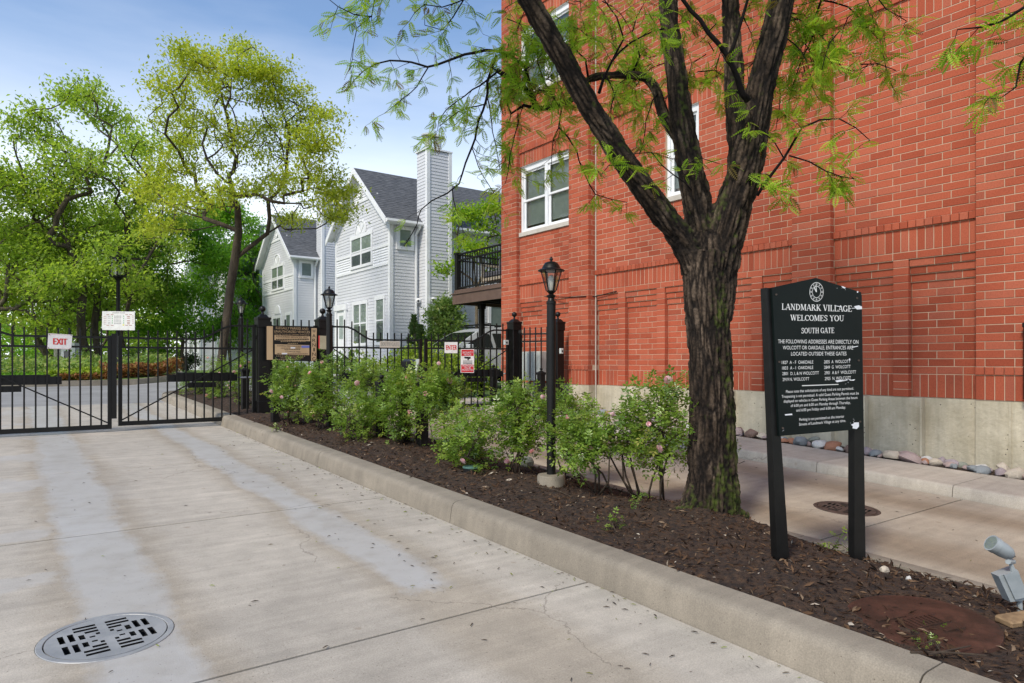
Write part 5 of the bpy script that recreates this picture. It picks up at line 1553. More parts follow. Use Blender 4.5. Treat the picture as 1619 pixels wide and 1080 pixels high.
def gate_leaf(label, hinge, meet, zb, low=1.70, high=1.95, spacing=.137, opener=None, group='black steel gate leaves', stile=.055, name='gate_leaf', cat='gate', rise=True, brace=True, oside=1):
    hx, hy = hinge; mx_, my = meet; V = Vector((mx_ - hx, my - hy, 0)); W = V.length; d = V / W; nrm = Vector((-d.y, d.x, 0))
    if nrm.y > 0: nrm = -nrm                       # towards the camera side
    t = thing(name, label, cat, (hx, hy, zb), group)
    z2 = low - .155
    P = lambda s, z, o=0: Vector((hx, hy, 0)) + d * s + nrm * o + Vector((0, 0, z))

    def top(s):
        if not rise: return low
        u = s / W
        if u < .17: return high
        if u > .46: return low
        k = (u - .17) / .29; return high + (low - high) * (k * k * (3 - 2 * k))
    for s in (stile / 2, W - stile / 2):
        MB().bar(P(s, zb), P(s, top(s) + .03), stile).build('stile', M['black'], t)
    b = MB()
    for k in range(24):
        s0, s1 = stile + (W - 2 * stile) * k / 24, stile + (W - 2 * stile) * (k + 1) / 24
        b.bar(P(s0, top(s0)), P(s1, top(s1)), .030, .032)
    b.build('rail', M['black'], t)
    MB().bar(P(stile, z2), P(W - stile, z2), .030, .032).build('rail', M['black'], t)
    MB().bar(P(stile, zb + .035), P(W - stile, zb + .035), .04, .07).build('rail', M['black'], t)
    n = int(W / spacing); pm = {}
    for k in range(1, n):
        s = W * k / n; h = top(s) + .135 - (zb + .07); key = round(h, 2)
        if key not in pm: pm[key] = MB().box(-.0115, -.0115, 0, .0115, .0115, key).mesh('picket', M['black'])
        o = link('picket', pm[key], t, P(s, zb + .07, .014) - ORG[t.name]); o.rotation_euler.z = math.atan2(d.y, d.x)
    if brace: MB().bar(P(stile, z2 - .02, .032), P(W - stile, zb + .10, .034), .020).build('brace', M['black'], t)
    if opener:
        o0, o1, oz = opener
        a = MB().bar(P(o0, oz, -.10 * oside), P(o1, oz, -.10 * oside), .10, .12).bar(P(o0 + .05, oz + .075, -.10 * oside), P(o1 - .15, oz + .075, -.10 * oside), .09, .03)
        op = a.build('gate_opener', M['black'], t)
        MB().bar(P((o0 + o1) / 2 - .2, oz - .12, -.08 * oside), P((o0 + o1) / 2 + .25, oz - .12, -.08 * oside), .07, .09).build('motor_housing', M['black'], op)
        MB().tube([P(o0 + .02, oz, -.10 * oside), P(.05, oz, -.05 * oside)], .016, 6).build('push_rod', M['iron'], op)
    for z in (zb + .30, low + .05):
        MB().bar(P(-.07, z), P(.05, z), .05, .07).build('hinge', M['black'], t)
    return t


gl1 = gate_leaf('right leaf of the black exit gate, hinged on the kerb post', (3.54, 12.68), (1.385, 12.70), .27, opener=(.30, 1.42, 1.03))
gl2 = gate_leaf('left leaf of the black exit gate carrying the exit sign', (-1.0, 12.63), (1.285, 12.63), .235, opener=(.1, 1.62, 1.02))
ast = MB().bar((1.315, 12.60, .40), (1.315, 12.60, 1.76), .07, .07).build('centre_cover', M['black'], gl2)
V23 = Vector((P3[0] - P2[0], P3[1] - P2[1], 0)); md_ = Vector((*P2, 0)) + V23 * .494; d23 = V23.normalized()
gate_leaf('left leaf of the black entry gate carrying the south gate sign', tuple(Vector((*P2, 0)) + d23 * .13)[:2], tuple(md_ - d23 * .03)[:2], .33, 1.74, 1.98, opener=(.2, 1.2, 1.0))
gate_leaf('right leaf of the black entry gate carrying the enter sign', tuple(Vector((*P3, 0)) - d23 * .13)[:2], tuple(md_ + d23 * .03)[:2], .37, 1.74, 1.98, opener=(.12, 1.22, 1.06))
dp = (Vector((*P4, 0)) - Vector((*P3, 0))).normalized()
gate_leaf('narrow black pedestrian gate beside the brick wall', tuple(Vector((*P3, 0)) + dp * .11)[:2], tuple(Vector((*P4, 0)) - dp * .11)[:2], .42, 1.90, 1.9, .11, rise=False, brace=False)
gate_leaf('fixed black fence panel behind the warning sign', (3.77, 12.655), (4.63, 12.565), .38, 1.96, 1.96, .13, rise=False, brace=False, name='fence_panel', cat='fence panel', group=None)


def bollard(label, x, y, zb, h=.78, w=.125):
    t = thing('bollard', label, 'bollard', (x, y, zb), 'square black bollards')
    MB().cbox(-w / 2, -w / 2, -.08, w / 2, w / 2, h - .03, .006).build('shaft', M['blackmatte'], t, local=True)
    e = w / 2 + .012
    MB().cbox(-e, -e, h - .05, e, e, h, .005).hexa([(-e + .02, -e + .02, h), (e - .02, -e + .02, h), (e - .02, e - .02, h), (-e + .02, e - .02, h), (-.02, -.02, h + .03), (.02, -.02, h + .03), (.02, .02, h + .03), (-.02, .02, h + .03)]).build('cap', M['blackmatte'], t, local=True)
    MB().lathe([(.012, h + .02)] + [(.03 * math.sin(math.pi * k / 6) + .003, h + .065 - .03 * math.cos(math.pi * k / 6)) for k in range(0, 7)], 10).build('finial', M['blackmatte'], t, smooth=True, local=True)


for px, Z, h, lb in ((436, 11.2, .62, 'short black bollard in the mulch below the warning sign'), (388, 12.95, .75, 'black bollard behind the exit gate beside its hinge'), (604, 9.35, .78, 'black bollard in the roses left of the keypad pedestal'), (668, 8.85, .80, 'black bollard in the roses right of the keypad pedestal'), (781, 15.0, .85, 'black bollard behind the entry gate'), (856, 14.1, .85, 'black bollard behind the pedestrian gate')):
    q = at(px, 573, Z); zb = bedz(q.x, q.y) if 3.2 < q.x < 4.9 and q.y < 19 else g(q.x, q.y)
    bollard(lb, q.x, q.y, zb, h)

# keypad pedestal among the roses
q = at(640, 573, 9.1); kz = bedz(q.x, q.y); kp = thing('keypad_pedestal', 'black hooded keypad box on a square post among the roses', 'keypad', (q.x, q.y, kz))
MB().cbox(q.x - .06, q.y - .06, kz - .05, q.x + .06, q.y + .06, 1.13, .006).build('post', M['blackmatte'], kp)
a_, b2 = at(636, 590, 9.1), at(657, 590, 9.1); dx = (b2 - a_).normalized(); dn = Vector((dx.y, -dx.x, 0)) * .2
zt0, zb0 = 1.345, 1.155
MB().hexa([(*(a_).xy, zb0), (*(b2).xy, zb0), (*(b2 - dn).xy, zb0), (*(a_ - dn).xy, zb0), (*(a_).xy, zt0 - .03), (*(b2).xy, zt0 - .03), (*(b2 - dn).xy, zt0), (*(a_ - dn).xy, zt0)]).build('housing', M['black'], kp)
c0, c1 = b2 + dx * .004, b2 + dx * .05
MB().prism([(*c0.xy, zt0), (*c1.xy, zt0), (*c1.xy, zt0 - .03), (*(c0 + dx * .018).xy, zt0 - .15), (*(c0 + dx * .018).xy, zb0 - .12), (*c0.xy, zb0 - .12)], tuple(-dn * .6)).build('side_plate', M['metalgrey'], kp)

# ------------------------------------------------------------------ lamp posts
lamp_n = 0


def lamp(label, x, y, zb, top, base=False):
    t = thing('lamp_post', label, 'lamp post', (x, y, zb), 'black lamp posts with tapered lanterns')
    h = top - zb; k = lambda name, mb, mat, par=t, sm=True: mb.build(name, M[mat], par, smooth=sm, local=True)
    b0 = .10 if base else 0
    if base: k('concrete_base', MB().lathe([(.135, -.06), (.135, .075), (.128, .09), (.05, .095)], 20), 'kerb')
    k('shaft', MB().lathe([(.043, b0 - .05), (.043, h - .46), (.047, h - .455), (.047, h - .43), (.036, h - .425), (.028, h - .40)], 16), 'black')
    ln = MB().lathe([(.02, h - .41), (.034, h - .395), (.045, h - .375), (.02, h - .36), (.03, h - .35), (.046, h - .335), (.046, h - .328)], 12)
    lan = k('lantern', ln, 'black')
    zA, zB, rA, rB = h - .328, h - .135, .048, .100
    fr = MB(); gp = MB()
    for i in range(6):
        a, a2 = R(60 * i + 15), R(60 * i + 75)
        fr.bar((rA * math.cos(a), rA * math.sin(a), zA), (rB * math.cos(a), rB * math.sin(a), zB), .010)
        q = [(r * .96 * math.cos(w), r * .96 * math.sin(w), z) for r, w, z in ((rA, a, zA), (rA, a2, zA), (rB, a2, zB), (rB, a, zB))]
        gp.quad(*q)
    k('ribs', fr, 'black', lan, False); k('glass', gp, 'lampglass', lan, False)
    k('bulb', MB().lathe([(.018, zA), (.030, zA + .03), (.032, zA + .11), (.024, zA + .14), (.008, zA + .15)], 12), 'frost', lan)
    k('roof', MB().lathe([(.098, zB - .004), (.128, zB - .006), (.130, zB + .002), (.118, zB + .008), (.092, zB + .020), (.078, zB + .050), (.060, zB + .075), (.030, zB + .086), (.012, zB + .088)], 18), 'black', lan)
    k('finial', MB().lathe([(.012, zB + .085), (.010, zB + .095), (.018, zB + .105), (.017, zB + .115), (.008, zB + .128), (.002, zB + .138)], 10), 'black', lan)


for px, Z, top, lb, bs_ in ((872, 6.55, 2.315, 'nearest black lamp post, on a round concrete base among the roses', True), (521, 10.5, 2.475, 'black lamp post beside the gate post with the bronze plate', False), (382, 13.9, 2.63, 'black lamp post behind the exit gate', False)):
    q = at(px, 573, Z); lamp(lb, q.x, q.y, bedz(min(4.8, q.x), q.y), top, bs_)
q = at(187.5, 573, 25.2); zb = g(q.x, q.y) + .1; top = H + (573 - 395) * 25.2 / F
st = thing('street_lamp', 'tall black street lamp with a boxy six-sided lantern, carrying the site map', 'street lamp', (q.x, q.y, zb))
h = top - zb
MB().lathe([(.11, -.1), (.11, .35), (.075, .42), (.066, h - 1.16), (.10, h - 1.10), (.17, h - 1.03), (.17, h - 1.0)], 14).build('shaft', M['black'], st, smooth=True, local=True)
lf = MB().lathe([(.30, h - 1.0), (.30, h - .95)], 6, a0=.3).lathe([(.30, h - .37), (.33, h - .36), (.33, h - .33), (.16, h - .2), (.12, h - .13), (.05, h - .09), (.02, h)], 6, a0=.3)
for i in range(6):
    a = .3 + math.pi / 3 * i; lf.bar((.285 * math.cos(a), .285 * math.sin(a), h - .96), (.29 * math.cos(a), .29 * math.sin(a), h - .36), .045)
ln_ = lf.build('lantern', M['black'], st, local=True)
gp = MB()
for i in range(6):
    a, a2 = .3 + math.pi / 3 * i, .3 + math.pi / 3 * (i + 1); gp.quad((.27 * math.cos(a), .27 * math.sin(a), h - .95), (.27 * math.cos(a2), .27 * math.sin(a2), h - .95), (.27 * math.cos(a2), .27 * math.sin(a2), h - .37), (.27 * math.cos(a), .27 * math.sin(a), h - .37))
gp.build('glass', M['lampglass'], ln_, local=True); MB().lathe([(.09, h - .95), (.1, h - .9), (.1, h - .6), (.05, h - .55)], 10).build('bulb', M['frost'], ln_, smooth=True, local=True)

# ------------------------------------------------------------------ signs and lettering
_cap = {}


def font_mesh(s):
    cu = bpy.data.curves.new('t', 'FONT'); cu.body = s; cu.size = 1; cu.resolution_u = 3
    ob = bpy.data.objects.new('t', cu); me = ob.to_mesh()
    v = [tuple(q.co) for q in me.vertices]; f = [tuple(q.vertices) for q in me.polygons]; ob.to_mesh_clear()
    bpy.data.objects.remove(ob); bpy.data.curves.remove(cu)
    return v, f


def arc(cx, cy, rx, ry, a0, a1, n=12): return [(cx + rx * math.cos(R(a0 + (a1 - a0) * i / n)), cy + ry * math.sin(R(a0 + (a1 - a0) * i / n))) for i in range(n + 1)]


TK, TN = .15, .065
SG = {   # serif capitals and figures: (width, strokes); a stroke is a point list and a thickness ('o' swells on the sides); 's' marks a slab serif
    'A': (.80, [([(.10, .03), (.39, 1)], TN), ([(.41, 1), (.70, .03)], TK), ([(.2, .34), (.58, .34)], TN), 's', (.10, 0), (.70, 0)]),
    'C': (.74, [(arc(.40, .5, .31, .46, 40, 320), 'o'), ([(.66, .68), (.66, .95)], TN)]),
    'D': (.82, [([(.19, 0), (.19, 1)], TK), (arc(.25, .5, .46, .465, -90, 90), 'o'), ([(.05, .97), (.26, .97)], TN), ([(.05, .03), (.26, .03)], TN)]),
    'E': (.70, [([(.19, 0), (.19, 1)], TK), ([(.05, .97), (.62, .97)], TN), ([(.19, .52), (.48, .52)], TN), ([(.05, .03), (.64, .03)], TN), ([(.61, .8), (.61, .98)], TN), ([(.63, .02), (.63, .22)], TN), ([(.48, .42), (.48, .62)], TN)]),
    'F': (.66, [([(.19, 0), (.19, 1)], TK), ([(.05, .97), (.6, .97)], TN), ([(.19, .5), (.46, .5)], TN), ([(.58, .78), (.58, .98)], TN), ([(.46, .4), (.46, .6)], TN), 's', (.19, 0)]),
    'G': (.82, [(arc(.41, .5, .32, .46, 40, 320), 'o'), ([(.66, .68), (.66, .95)], TN), ([(.66, .05), (.66, .42)], TK), 's', (.66, .44)]),
    'H': (.86, [([(.19, 0), (.19, 1)], TK), ([(.67, 0), (.67, 1)], TK), ([(.19, .52), (.67, .52)], TN), 's', (.19, 0), (.67, 0), (.19, 1), (.67, 1)]),
    'I': (.38, [([(.19, 0), (.19, 1)], TK), 's', (.19, 0), (.19, 1)]),
    'K': (.84, [([(.19, 0), (.19, 1)], TK), ([(.25, .42), (.64, .98)], TN), ([(.34, .56), (.70, .03)], TK), 's', (.19, 0), (.70, 0), (.19, 1), (.64, 1)]),
    'L': (.68, [([(.19, 0), (.19, 1)], TK), ([(.05, .03), (.62, .03)], TN), ([(.61, .02), (.61, .26)], TN), 's', (.19, 1)]),
    'M': (1.02, [([(.16, 0), (.16, 1)], TN), ([(.2, 1), (.5, .06)], TK), ([(.5, .06), (.80, 1)], TN), ([(.84, 0), (.84, 1)], TK), 's', (.16, 0), (.84, 0), (.16, 1), (.84, 1)]),
    'N': (.86, [([(.17, 0), (.17, 1)], TN), ([(.19, 1), (.68, .02)], TK), ([(.70, 0), (.70, 1)], TN), 's', (.17, 0), (.17, 1), (.70, 1)]),
    'O': (.84, [(arc(.42, .5, .33, .47, 0, 360, 20), 'o')]),
    'R': (.82, [([(.19, 0), (.19, 1)], TK), (arc(.30, .735, .26, .235, -90, 90), 'o'), ([(.05, .97), (.32, .97)], TN), ([(.19, .5), (.32, .5)], TN), ([(.38, .5), (.70, .03)], TK), 's', (.19, 0), (.72, 0)]),
    'S': (.66, [([(.55, .80), (.47, .93), (.32, .97), (.17, .90), (.12, .76), (.18, .62), (.33, .54), (.48, .44), (.55, .28), (.49, .11), (.34, .03), (.19, .06), (.10, .2)], .105), ([(.56, .72), (.56, .97)], TN), ([(.09, .03), (.09, .28)], TN)]),
    'T': (.74, [([(.37, 0), (.37, 1)], TK), ([(.06, .97), (.68, .97)], TN), ([(.08, .76), (.08, .98)], TN), ([(.66, .76), (.66, .98)], TN), 's', (.37, 0)]),
    'U': (.86, [([(.2, 1), (.2, .32)], TK), (arc(.44, .32, .24, .285, 180, 360), TN * 1.3), ([(.68, .32), (.68, 1)], TN), 's', (.2, 1), (.68, 1)]),
    'V': (.80, [([(.13, 1), (.40, .03)], TK), ([(.42, .03), (.68, 1)], TN), 's', (.13, 1), (.68, 1)]),
    'W': (1.12, [([(.13, 1), (.36, .03)], TK), ([(.38, .03), (.56, .9)], TN), ([(.54, 1), (.78, .03)], TK), ([(.80, .03), (1.0, 1)], TN), 's', (.13, 1), (.54, 1), (1.0, 1)]),
    'Y': (.80, [([(.14, 1), (.40, .46)], TK), ([(.40, .46), (.67, 1)], TN), ([(.40, 0), (.40, .48)], TK), 's', (.40, 0), (.14, 1), (.67, 1)]),
    '0': (.58, [(arc(.29, .5, .2, .46, 0, 360, 16), 'o')]), '1': (.46, [([(.25, 0), (.25, 1)], .12), ([(.12, .86), (.25, .98)], TN), 's', (.25, 0)]),
    '2': (.58, [([(.1, .74), (.15, .92), (.3, .98), (.44, .9), (.47, .72), (.38, .5), (.1, .05)], .095), ([(.08, .05), (.5, .05)], .1)]),
    '3': (.56, [([(.1, .82), (.2, .96), (.36, .94), (.44, .78), (.36, .58), (.24, .53), (.38, .48), (.46, .3), (.38, .08), (.22, .02), (.09, .13)], .09)]),
    '4': (.58, [([(.38, 0), (.38, 1)], .12), ([(.36, .98), (.07, .3)], TN), ([(.06, .28), (.53, .28)], .07)]),
    '5': (.56, [([(.48, .95), (.16, .95)], .08), ([(.16, .96), (.13, .55), (.3, .6), (.43, .48), (.45, .3), (.36, .08), (.2, .02), (.09, .12)], .09)]),
    '7': (.54, [([(.07, .95), (.5, .95)], .09), ([(.47, .95), (.22, 0)], .11)]), '8': (.58, [(arc(.29, .75, .16, .21, 0, 360, 14), 'o'), (arc(.29, .27, .19, .24, 0, 360, 14), 'o')]),
    '9': (.58, [(arc(.29, .67, .19, .29, 0, 360, 14), 'o'), ([(.48, .66), (.44, .3), (.3, .06), (.14, .02)], .09)]), '6': (.58, [(arc(.29, .33, .19, .29, 0, 360, 14), 'o'), ([(.10, .34), (.14, .7), (.28, .94), (.44, .98)], .09)]),
    '-': (.36, [([(.06, .36), (.30, .36)], .09)]), '.': (.26, [([(.09, .06), (.19, .06)], .11)]), ',': (.26, [([(.13, .1), (.09, -.1)], .1)]), ' ': (.32, []),
    '&': (.88, [([(.78, .52), (.6, .12), (.4, .02), (.2, .06), (.1, .24), (.2, .45), (.42, .62), (.46, .82), (.36, .96), (.24, .9), (.22, .74), (.5, .3), (.76, .04)], .085)]),
}


def serif_mesh(s):
    V, Fc = [], []; x = 0; lay = 0

    def stroke(a, b, t0, t1, lay):
        dx, dy = b[0] - a[0], b[1] - a[1]; L_ = math.hypot(dx, dy) or 1; nx_, ny_ = -dy / L_, dx / L_; n = len(V)
        V.extend([(a[0] + nx_ * t0 / 2, a[1] + ny_ * t0 / 2, lay), (b[0] + nx_ * t1 / 2, b[1] + ny_ * t1 / 2, lay), (b[0] - nx_ * t1 / 2, b[1] - ny_ * t1 / 2, lay), (a[0] - nx_ * t0 / 2, a[1] - ny_ * t0 / 2, lay)]); Fc.append((n + 3, n + 2, n + 1, n))
    for ch in s:
        w, st_ = SG.get(ch, SG[' ']); ser = False; k = 0
        for q in st_:
            if q == 's': ser = True; continue
            if ser:
                k += 1; y = .025 if q[1] < .1 else q[1] - .025; stroke((x + q[0] - .15, y), (x + q[0] + .15, y), .055, .055, k); continue
            pts, t = q
            for i in range(len(pts) - 1):
                k += 1; a, b = pts[i], pts[i + 1]
                if t == 'o':
                    m = abs(b[1] - a[1]) / (math.hypot(b[0] - a[0], b[1] - a[1]) or 1); tt = TN + (TK - TN) * m
                else: tt = t
                stroke((x + a[0], a[1]), (x + b[0], b[1]), tt, tt, k)
        x += w
    return V, Fc


class Board:
    """a flat sign given by its four photo corners (TL, TR, BR, BL) and the depth of its left and right edge"""

    def __init__(self, c, zl, zr, thick=.006, extra=None):
        self.tl, self.tr, self.br, self.bl = at(*c[0], zl), at(*c[1], zr), at(*c[2], zr), at(*c[3], zl)
        self.u = (self.tr + self.br - self.tl - self.bl).normalized(); dn_ = (self.bl + self.br - self.tl - self.tr).normalized()
        self.n = self.u.cross(dn_).normalized()
        if self.n.dot(Vector((0, 0, H)) - self.tl) < 0: self.n = -self.n
        self.o = (self.tl + self.tr + self.br + self.bl) / 4; self.thick = thick

    def on(self, px, py, off=0):
        d = at(px, py, 1) - Vector((0, 0, H)); o = Vector((0, 0, H))
        k = (self.o - o).dot(self.n) / d.dot(self.n); return o + d * k + self.n * off

    def flat(self, pts, off=0): return [self.on(x, y, off) for x, y in pts]

    def text(self, mb, s, a, b, cap, off=.0016, serif=False):
        v, f = serif_mesh(s) if serif else font_mesh(s)
        if not v: return
        x0 = min(q[0] for q in v); x1 = max(q[0] for q in v); ch = 1.0 if serif else .70
        n = len(mb.v)
        for q in v:
            t = (q[0] - x0) / (x1 - x0); yy = q[1] / ch
            mb.v.append(tuple(self.on(a[0] + (b[0] - a[0]) * t, a[1] + (b[1] - a[1]) * t - cap * yy, off + (q[2] * .00004 if serif else 0))))
        mb.f += [tuple(n + i for i in k) for k in f]

    def rect(self, mb, x0, y0, x1, y1, off=.0012): mb.poly(self.flat([(x0, y0), (x1, y0), (x1, y1), (x0, y1)], off)); return mb


# welcome sign on two leaning posts
Zz = lambda x, y: (1180 + x / 3.6, 420 + y / 3.6)
B = Board([Zz(148, 125), Zz(655, 152), Zz(665, 930), Zz(190, 970)], 4.34, 4.60)
ws = thing('welcome_sign', 'dark green welcome sign with white serif lettering on two black posts in the mulch', 'sign', tuple(at(1303, 886, 4.5)))
ol = B.flat([Zz(148, 125), Zz(398, 70), Zz(655, 152), Zz(665, 930), Zz(190, 970)])
pb = MB().prism(ol, -B.n * .018).build('panel', M['signgreen'], ws)
for (ta, tb, ba, bb) in ((Zz(126, 124), Zz(152, 126), (1233, 897), (1253, 897)), (Zz(630, 170), Zz(672, 165), (1355, 883), (1373, 883))):
    q = [B.on(*ta, -.019), B.on(*tb, -.019), B.on(*bb, -.019), B.on(*ba, -.019)]
    zb_ = bedz(min(4.85, (q[2].x + q[3].x) / 2), q[2].y) - .06
    for k in (2, 3): q[k] = q[k - 1 if k == 2 else 0] + (q[k] - q[k - 1 if k == 2 else 0]) * 1.0; q[k].z = zb_
    q2 = [x - B.n * .012 for x in q]; q3 = [x - B.n * .05 for x in q]
    ps = MB().prism(q, -B.n * .012)                               # channel post: web and two flanges
    w_ = (q[1] - q[0])
    for f0, f1 in ((0, .22), (.78, 1)):
        ps.prism([q2[0] + w_ * f0, q2[0] + w_ * f1, q2[3] + w_ * f1, q2[3] + w_ * f0], -B.n * .04)
    ps.build('post', M['black'], ws)
TX = MB()
for s, a, b, cap in (('LANDMARK VILLAGE', (202, 251), (600, 263), 35), ('WELCOMES YOU', (250, 313), (555, 317), 33), ('SOUTH GATE', (314, 386), (500, 384), 31),
                     ('THE FOLLOWING ADDRESSES ARE DIRECTLY ON', (181, 442), (638, 445), 22), ('WOLCOTT OR OAKDALE, ENTRANCES ARE', (208, 477), (608, 477), 21), ('LOCATED OUTSIDE THESE GATES', (255, 512), (570, 511), 21),
                     ('1827  A - F  OAKDALE', (202, 560), (381, 557), 18), ('2835  A  WOLCOTT', (442, 557), (592, 553), 18), ('1833  A - I  OAKDALE', (204, 592), (381, 588), 18), ('2849  G  WOLCOTT', (443, 588), (593, 583), 18),
                     ('2801  D, I, & N WOLCOTT', (205, 624), (413, 619), 18), ('2901  A & F  WOLCOTT', (445, 619), (624, 614), 18), ('2919 N. WOLCOTT', (207, 657), (358, 653), 18), ('2925  N. WOLCOTT', (447, 652), (595, 647), 18)):
    B.text(TX, s, Zz(*a), Zz(*b), cap / 3.6, serif=cap > 24)
for s, a, b, cap in (('Please note that solicitations of any kind are not permitted.', (226, 725), (611, 706), 16), ('Trespassing is not permitted. A valid Guest Parking Permit must be', (202, 753), (640, 733), 16),
                     ('displayed on vehicles in Guest Parking Areas between the hours', (213, 780), (632, 758), 16), ('of 6:00 pm and 6:00 am Monday through Thursday,', (253, 805), (592, 786), 16),
                     ('and 6:00 pm Friday until 6:00 am Monday.', (285, 831), (566, 813), 16), ('Parking is not permitted on the interior', (302, 884), (557, 865), 16), ('Streets of Landmark Village at any time.', (300, 911), (566, 889), 16)):
    B.text(TX, s, Zz(*a), Zz(*b), cap / 3.6)
TX.poly(B.flat([Zz(317, 681), Zz(525, 674), Zz(525, 678), Zz(317, 686)], .0012))
TX.build('lettering', M['letter'], ws)
ck = MB()
for r0, r1 in ((1, .94), (.62, .57)):
    for i in range(28):
        a, b = 2 * math.pi * i / 28, 2 * math.pi * (i + 1) / 28
        ck.poly(B.flat([Zz(400 + 40 * r * math.sin(w), 150 - 55 * r * math.cos(w)) for r, w in ((r0, a), (r0, b), (r1, b), (r1, a))], .0012))
for i in range(12):
    w = 2 * math.pi * i / 12
    for dw in ((-.07, .0, .07) if i % 3 else (-.1, -.03, .04, .1)):
        ck.poly(B.flat([Zz(400 + 40 * r * math.sin(w + e), 150 - 55 * r * math.cos(w + e)) for r, e in ((.88, dw - .018), (.88, dw + .018), (.68, dw + .018), (.68, dw - .018))], .0012))
ck.poly(B.flat([Zz(398, 152), Zz(402, 150), Zz(398, 112), Zz(394, 108)], .0014)); ck.poly(B.flat([Zz(397, 152), Zz(401, 150), Zz(388, 122), Zz(383, 124)], .0018))
ck.build('clock_emblem', M['letter'], ws)
sc_ = MB(); rs = random.Random(4)
for poly in ([(540, 116), (552, 119), (566, 126), (560, 131), (548, 127)], [(612, 232), (640, 226), (658, 234), (658, 248), (630, 250), (622, 243)], [(600, 242), (622, 240), (622, 243), (600, 245)], [(595, 905), (612, 898), (610, 893), (640, 892), (641, 915), (628, 930), (604, 926), (606, 914)], [(628, 148), (636, 144), (637, 153), (631, 156)],
             [(505, 655), (530, 650), (560, 652), (575, 646), (576, 652), (540, 660), (515, 664)], [(580, 645), (598, 650), (620, 646), (612, 655), (590, 654)], [(583, 530), (590, 528), (591, 540), (586, 541)], [(595, 463), (635, 457), (636, 460), (610, 466)], [(218, 846), (260, 842), (262, 850), (222, 853)], [(510, 228), (545, 234), (545, 237), (512, 232)]):
    sc_.poly(B.flat([Zz(*p) for p in poly], .0022))
for k in range(14):
    x, y = rs.choice(((560, 660), (600, 880), (540, 130), (400, 830), (210, 930))); x += rs.gauss(0, 18); y += rs.gauss(0, 10); w = rs.uniform(2, 5)
    sc_.poly(B.flat([Zz(x, y), Zz(x + w, y - 1), Zz(x + w * .8, y + 3)], .0020))
tag(sc_.build('chipped_paint', M['paper'], ws), kind='stuff')
sw = MB()
for x, y in ((170, 165), (630, 185), (188, 548), (640, 540), (208, 925), (648, 888)):
    sw.prism(B.flat([Zz(x + 6 * math.cos(i * math.pi / 3), y + 6 * math.sin(i * math.pi / 3)) for i in range(6)], .0), B.n * .004)
sw.build('screw', M['irondark'], ws)


def sign(name, label, corners, zl, zr, mat, thick=.005, cat='sign', group=None):
    B = Board(corners, zl, zr); t = thing(name, label, cat, tuple(B.o))
    MB().prism([B.tl, B.tr, B.br, B.bl], -B.n * thick).build('panel', M[mat], t); return B, t


# EXIT
B, t = sign('exit_sign', 'white exit sign with red letters wired to the left exit gate leaf', [(77, 527), (115.3, 529.3), (113.3, 552.3), (75.5, 551.3)], 10.32, 10.50, 'signwhite')
mb = MB(); B.text(mb, 'EXIT', (84.5, 544.6), (106, 545.4), 10); mb2 = MB(); B.text(mb2, 'EXIT', (85.2, 544.6), (106.7, 545.4), 10, .0022); B.text(mb2, 'EXIT', (85.9, 544.6), (107.3, 545.4), 10, .0028); mb.add(mb2); mb.build('lettering', M['redtext'], t)
pe = simple('sign_pink_edge', (.72, .42, .40))
for a, b in (((77.6, 527.9), (114.6, 530.0)), ((76.2, 550.6), (112.8, 551.5))): MB().poly(B.flat([a, b, (b[0], b[1] + .45), (a[0], a[1] + .45)], .001)).build('border', pe, t)
sw = MB()
for x, y in ((78.6, 528.8), (113, 530.2), (77.2, 549.8), (111.5, 551)): sw.prism(B.flat([(x - .6, y - .5), (x + .6, y - .5), (x + .6, y + .5), (x - .6, y + .5)]), B.n * .005)
sw.build('screw', M['irondark'], t)
# site map on the street lamp
B, t = sign('site_map_sign', 'white site map board with rows of tiny coloured blocks on the street lamp', [(162.3, 492), (213.7, 492.8), (213.6, 522.3), (161.8, 521.7)], 25.0, 25.0, 'signwhite', .02)
mb = MB(); B.text(mb, 'LANDMARK VILLAGE', (178, 495.4), (198, 495.5), 1.6, .004); mb.build('title', M['printgrey'], t)
for nm, mt, cells in (('brown_blocks', 'brown', [(x, y, 1.0, 1.1) for x in (165, 167.6) for y in (500, 503, 506, 509, 512)] + [(x, y, 4.2, .8) for x in (169, 176, 199, 205) for y in (497.2, 514)] + [(x, y, 4.6, 1.0) for x in (201.5,) for y in (500, 502.6, 506.5, 509, 511.5)] + [(210.5, y, .7, 2.0) for y in (498, 501, 504, 507, 510)]),
                      ('grey_blocks', 'printgrey', [(x, y, 1.3, 1.2) for x in (181.5, 183.7, 185.9, 188.1, 190.3) for y in (499.3, 502, 505.6, 508.4, 511)] + [(x, y, 1.0, 1.0) for x in (171.5, 173.8) for y in (500, 502.6, 506.5, 509.2, 511.5)]),
                      ('green_blocks', 'green', [(177.8, y, 1.0, 2.2) for y in (499, 502.5, 506, 509.5)] + [(195.8, y, 1.0, 2.2) for y in (499, 502.5, 506, 509.5)]), ('yellow_marker', 'yellow', [(194.6, 513, 2.4, 1.8)])):
    mb = MB()
    for x, y, w, h_ in cells: B.rect(mb, x, y, x + w, y + h_, .003)
    tag(mb.build(nm, M[mt], t), kind='stuff')
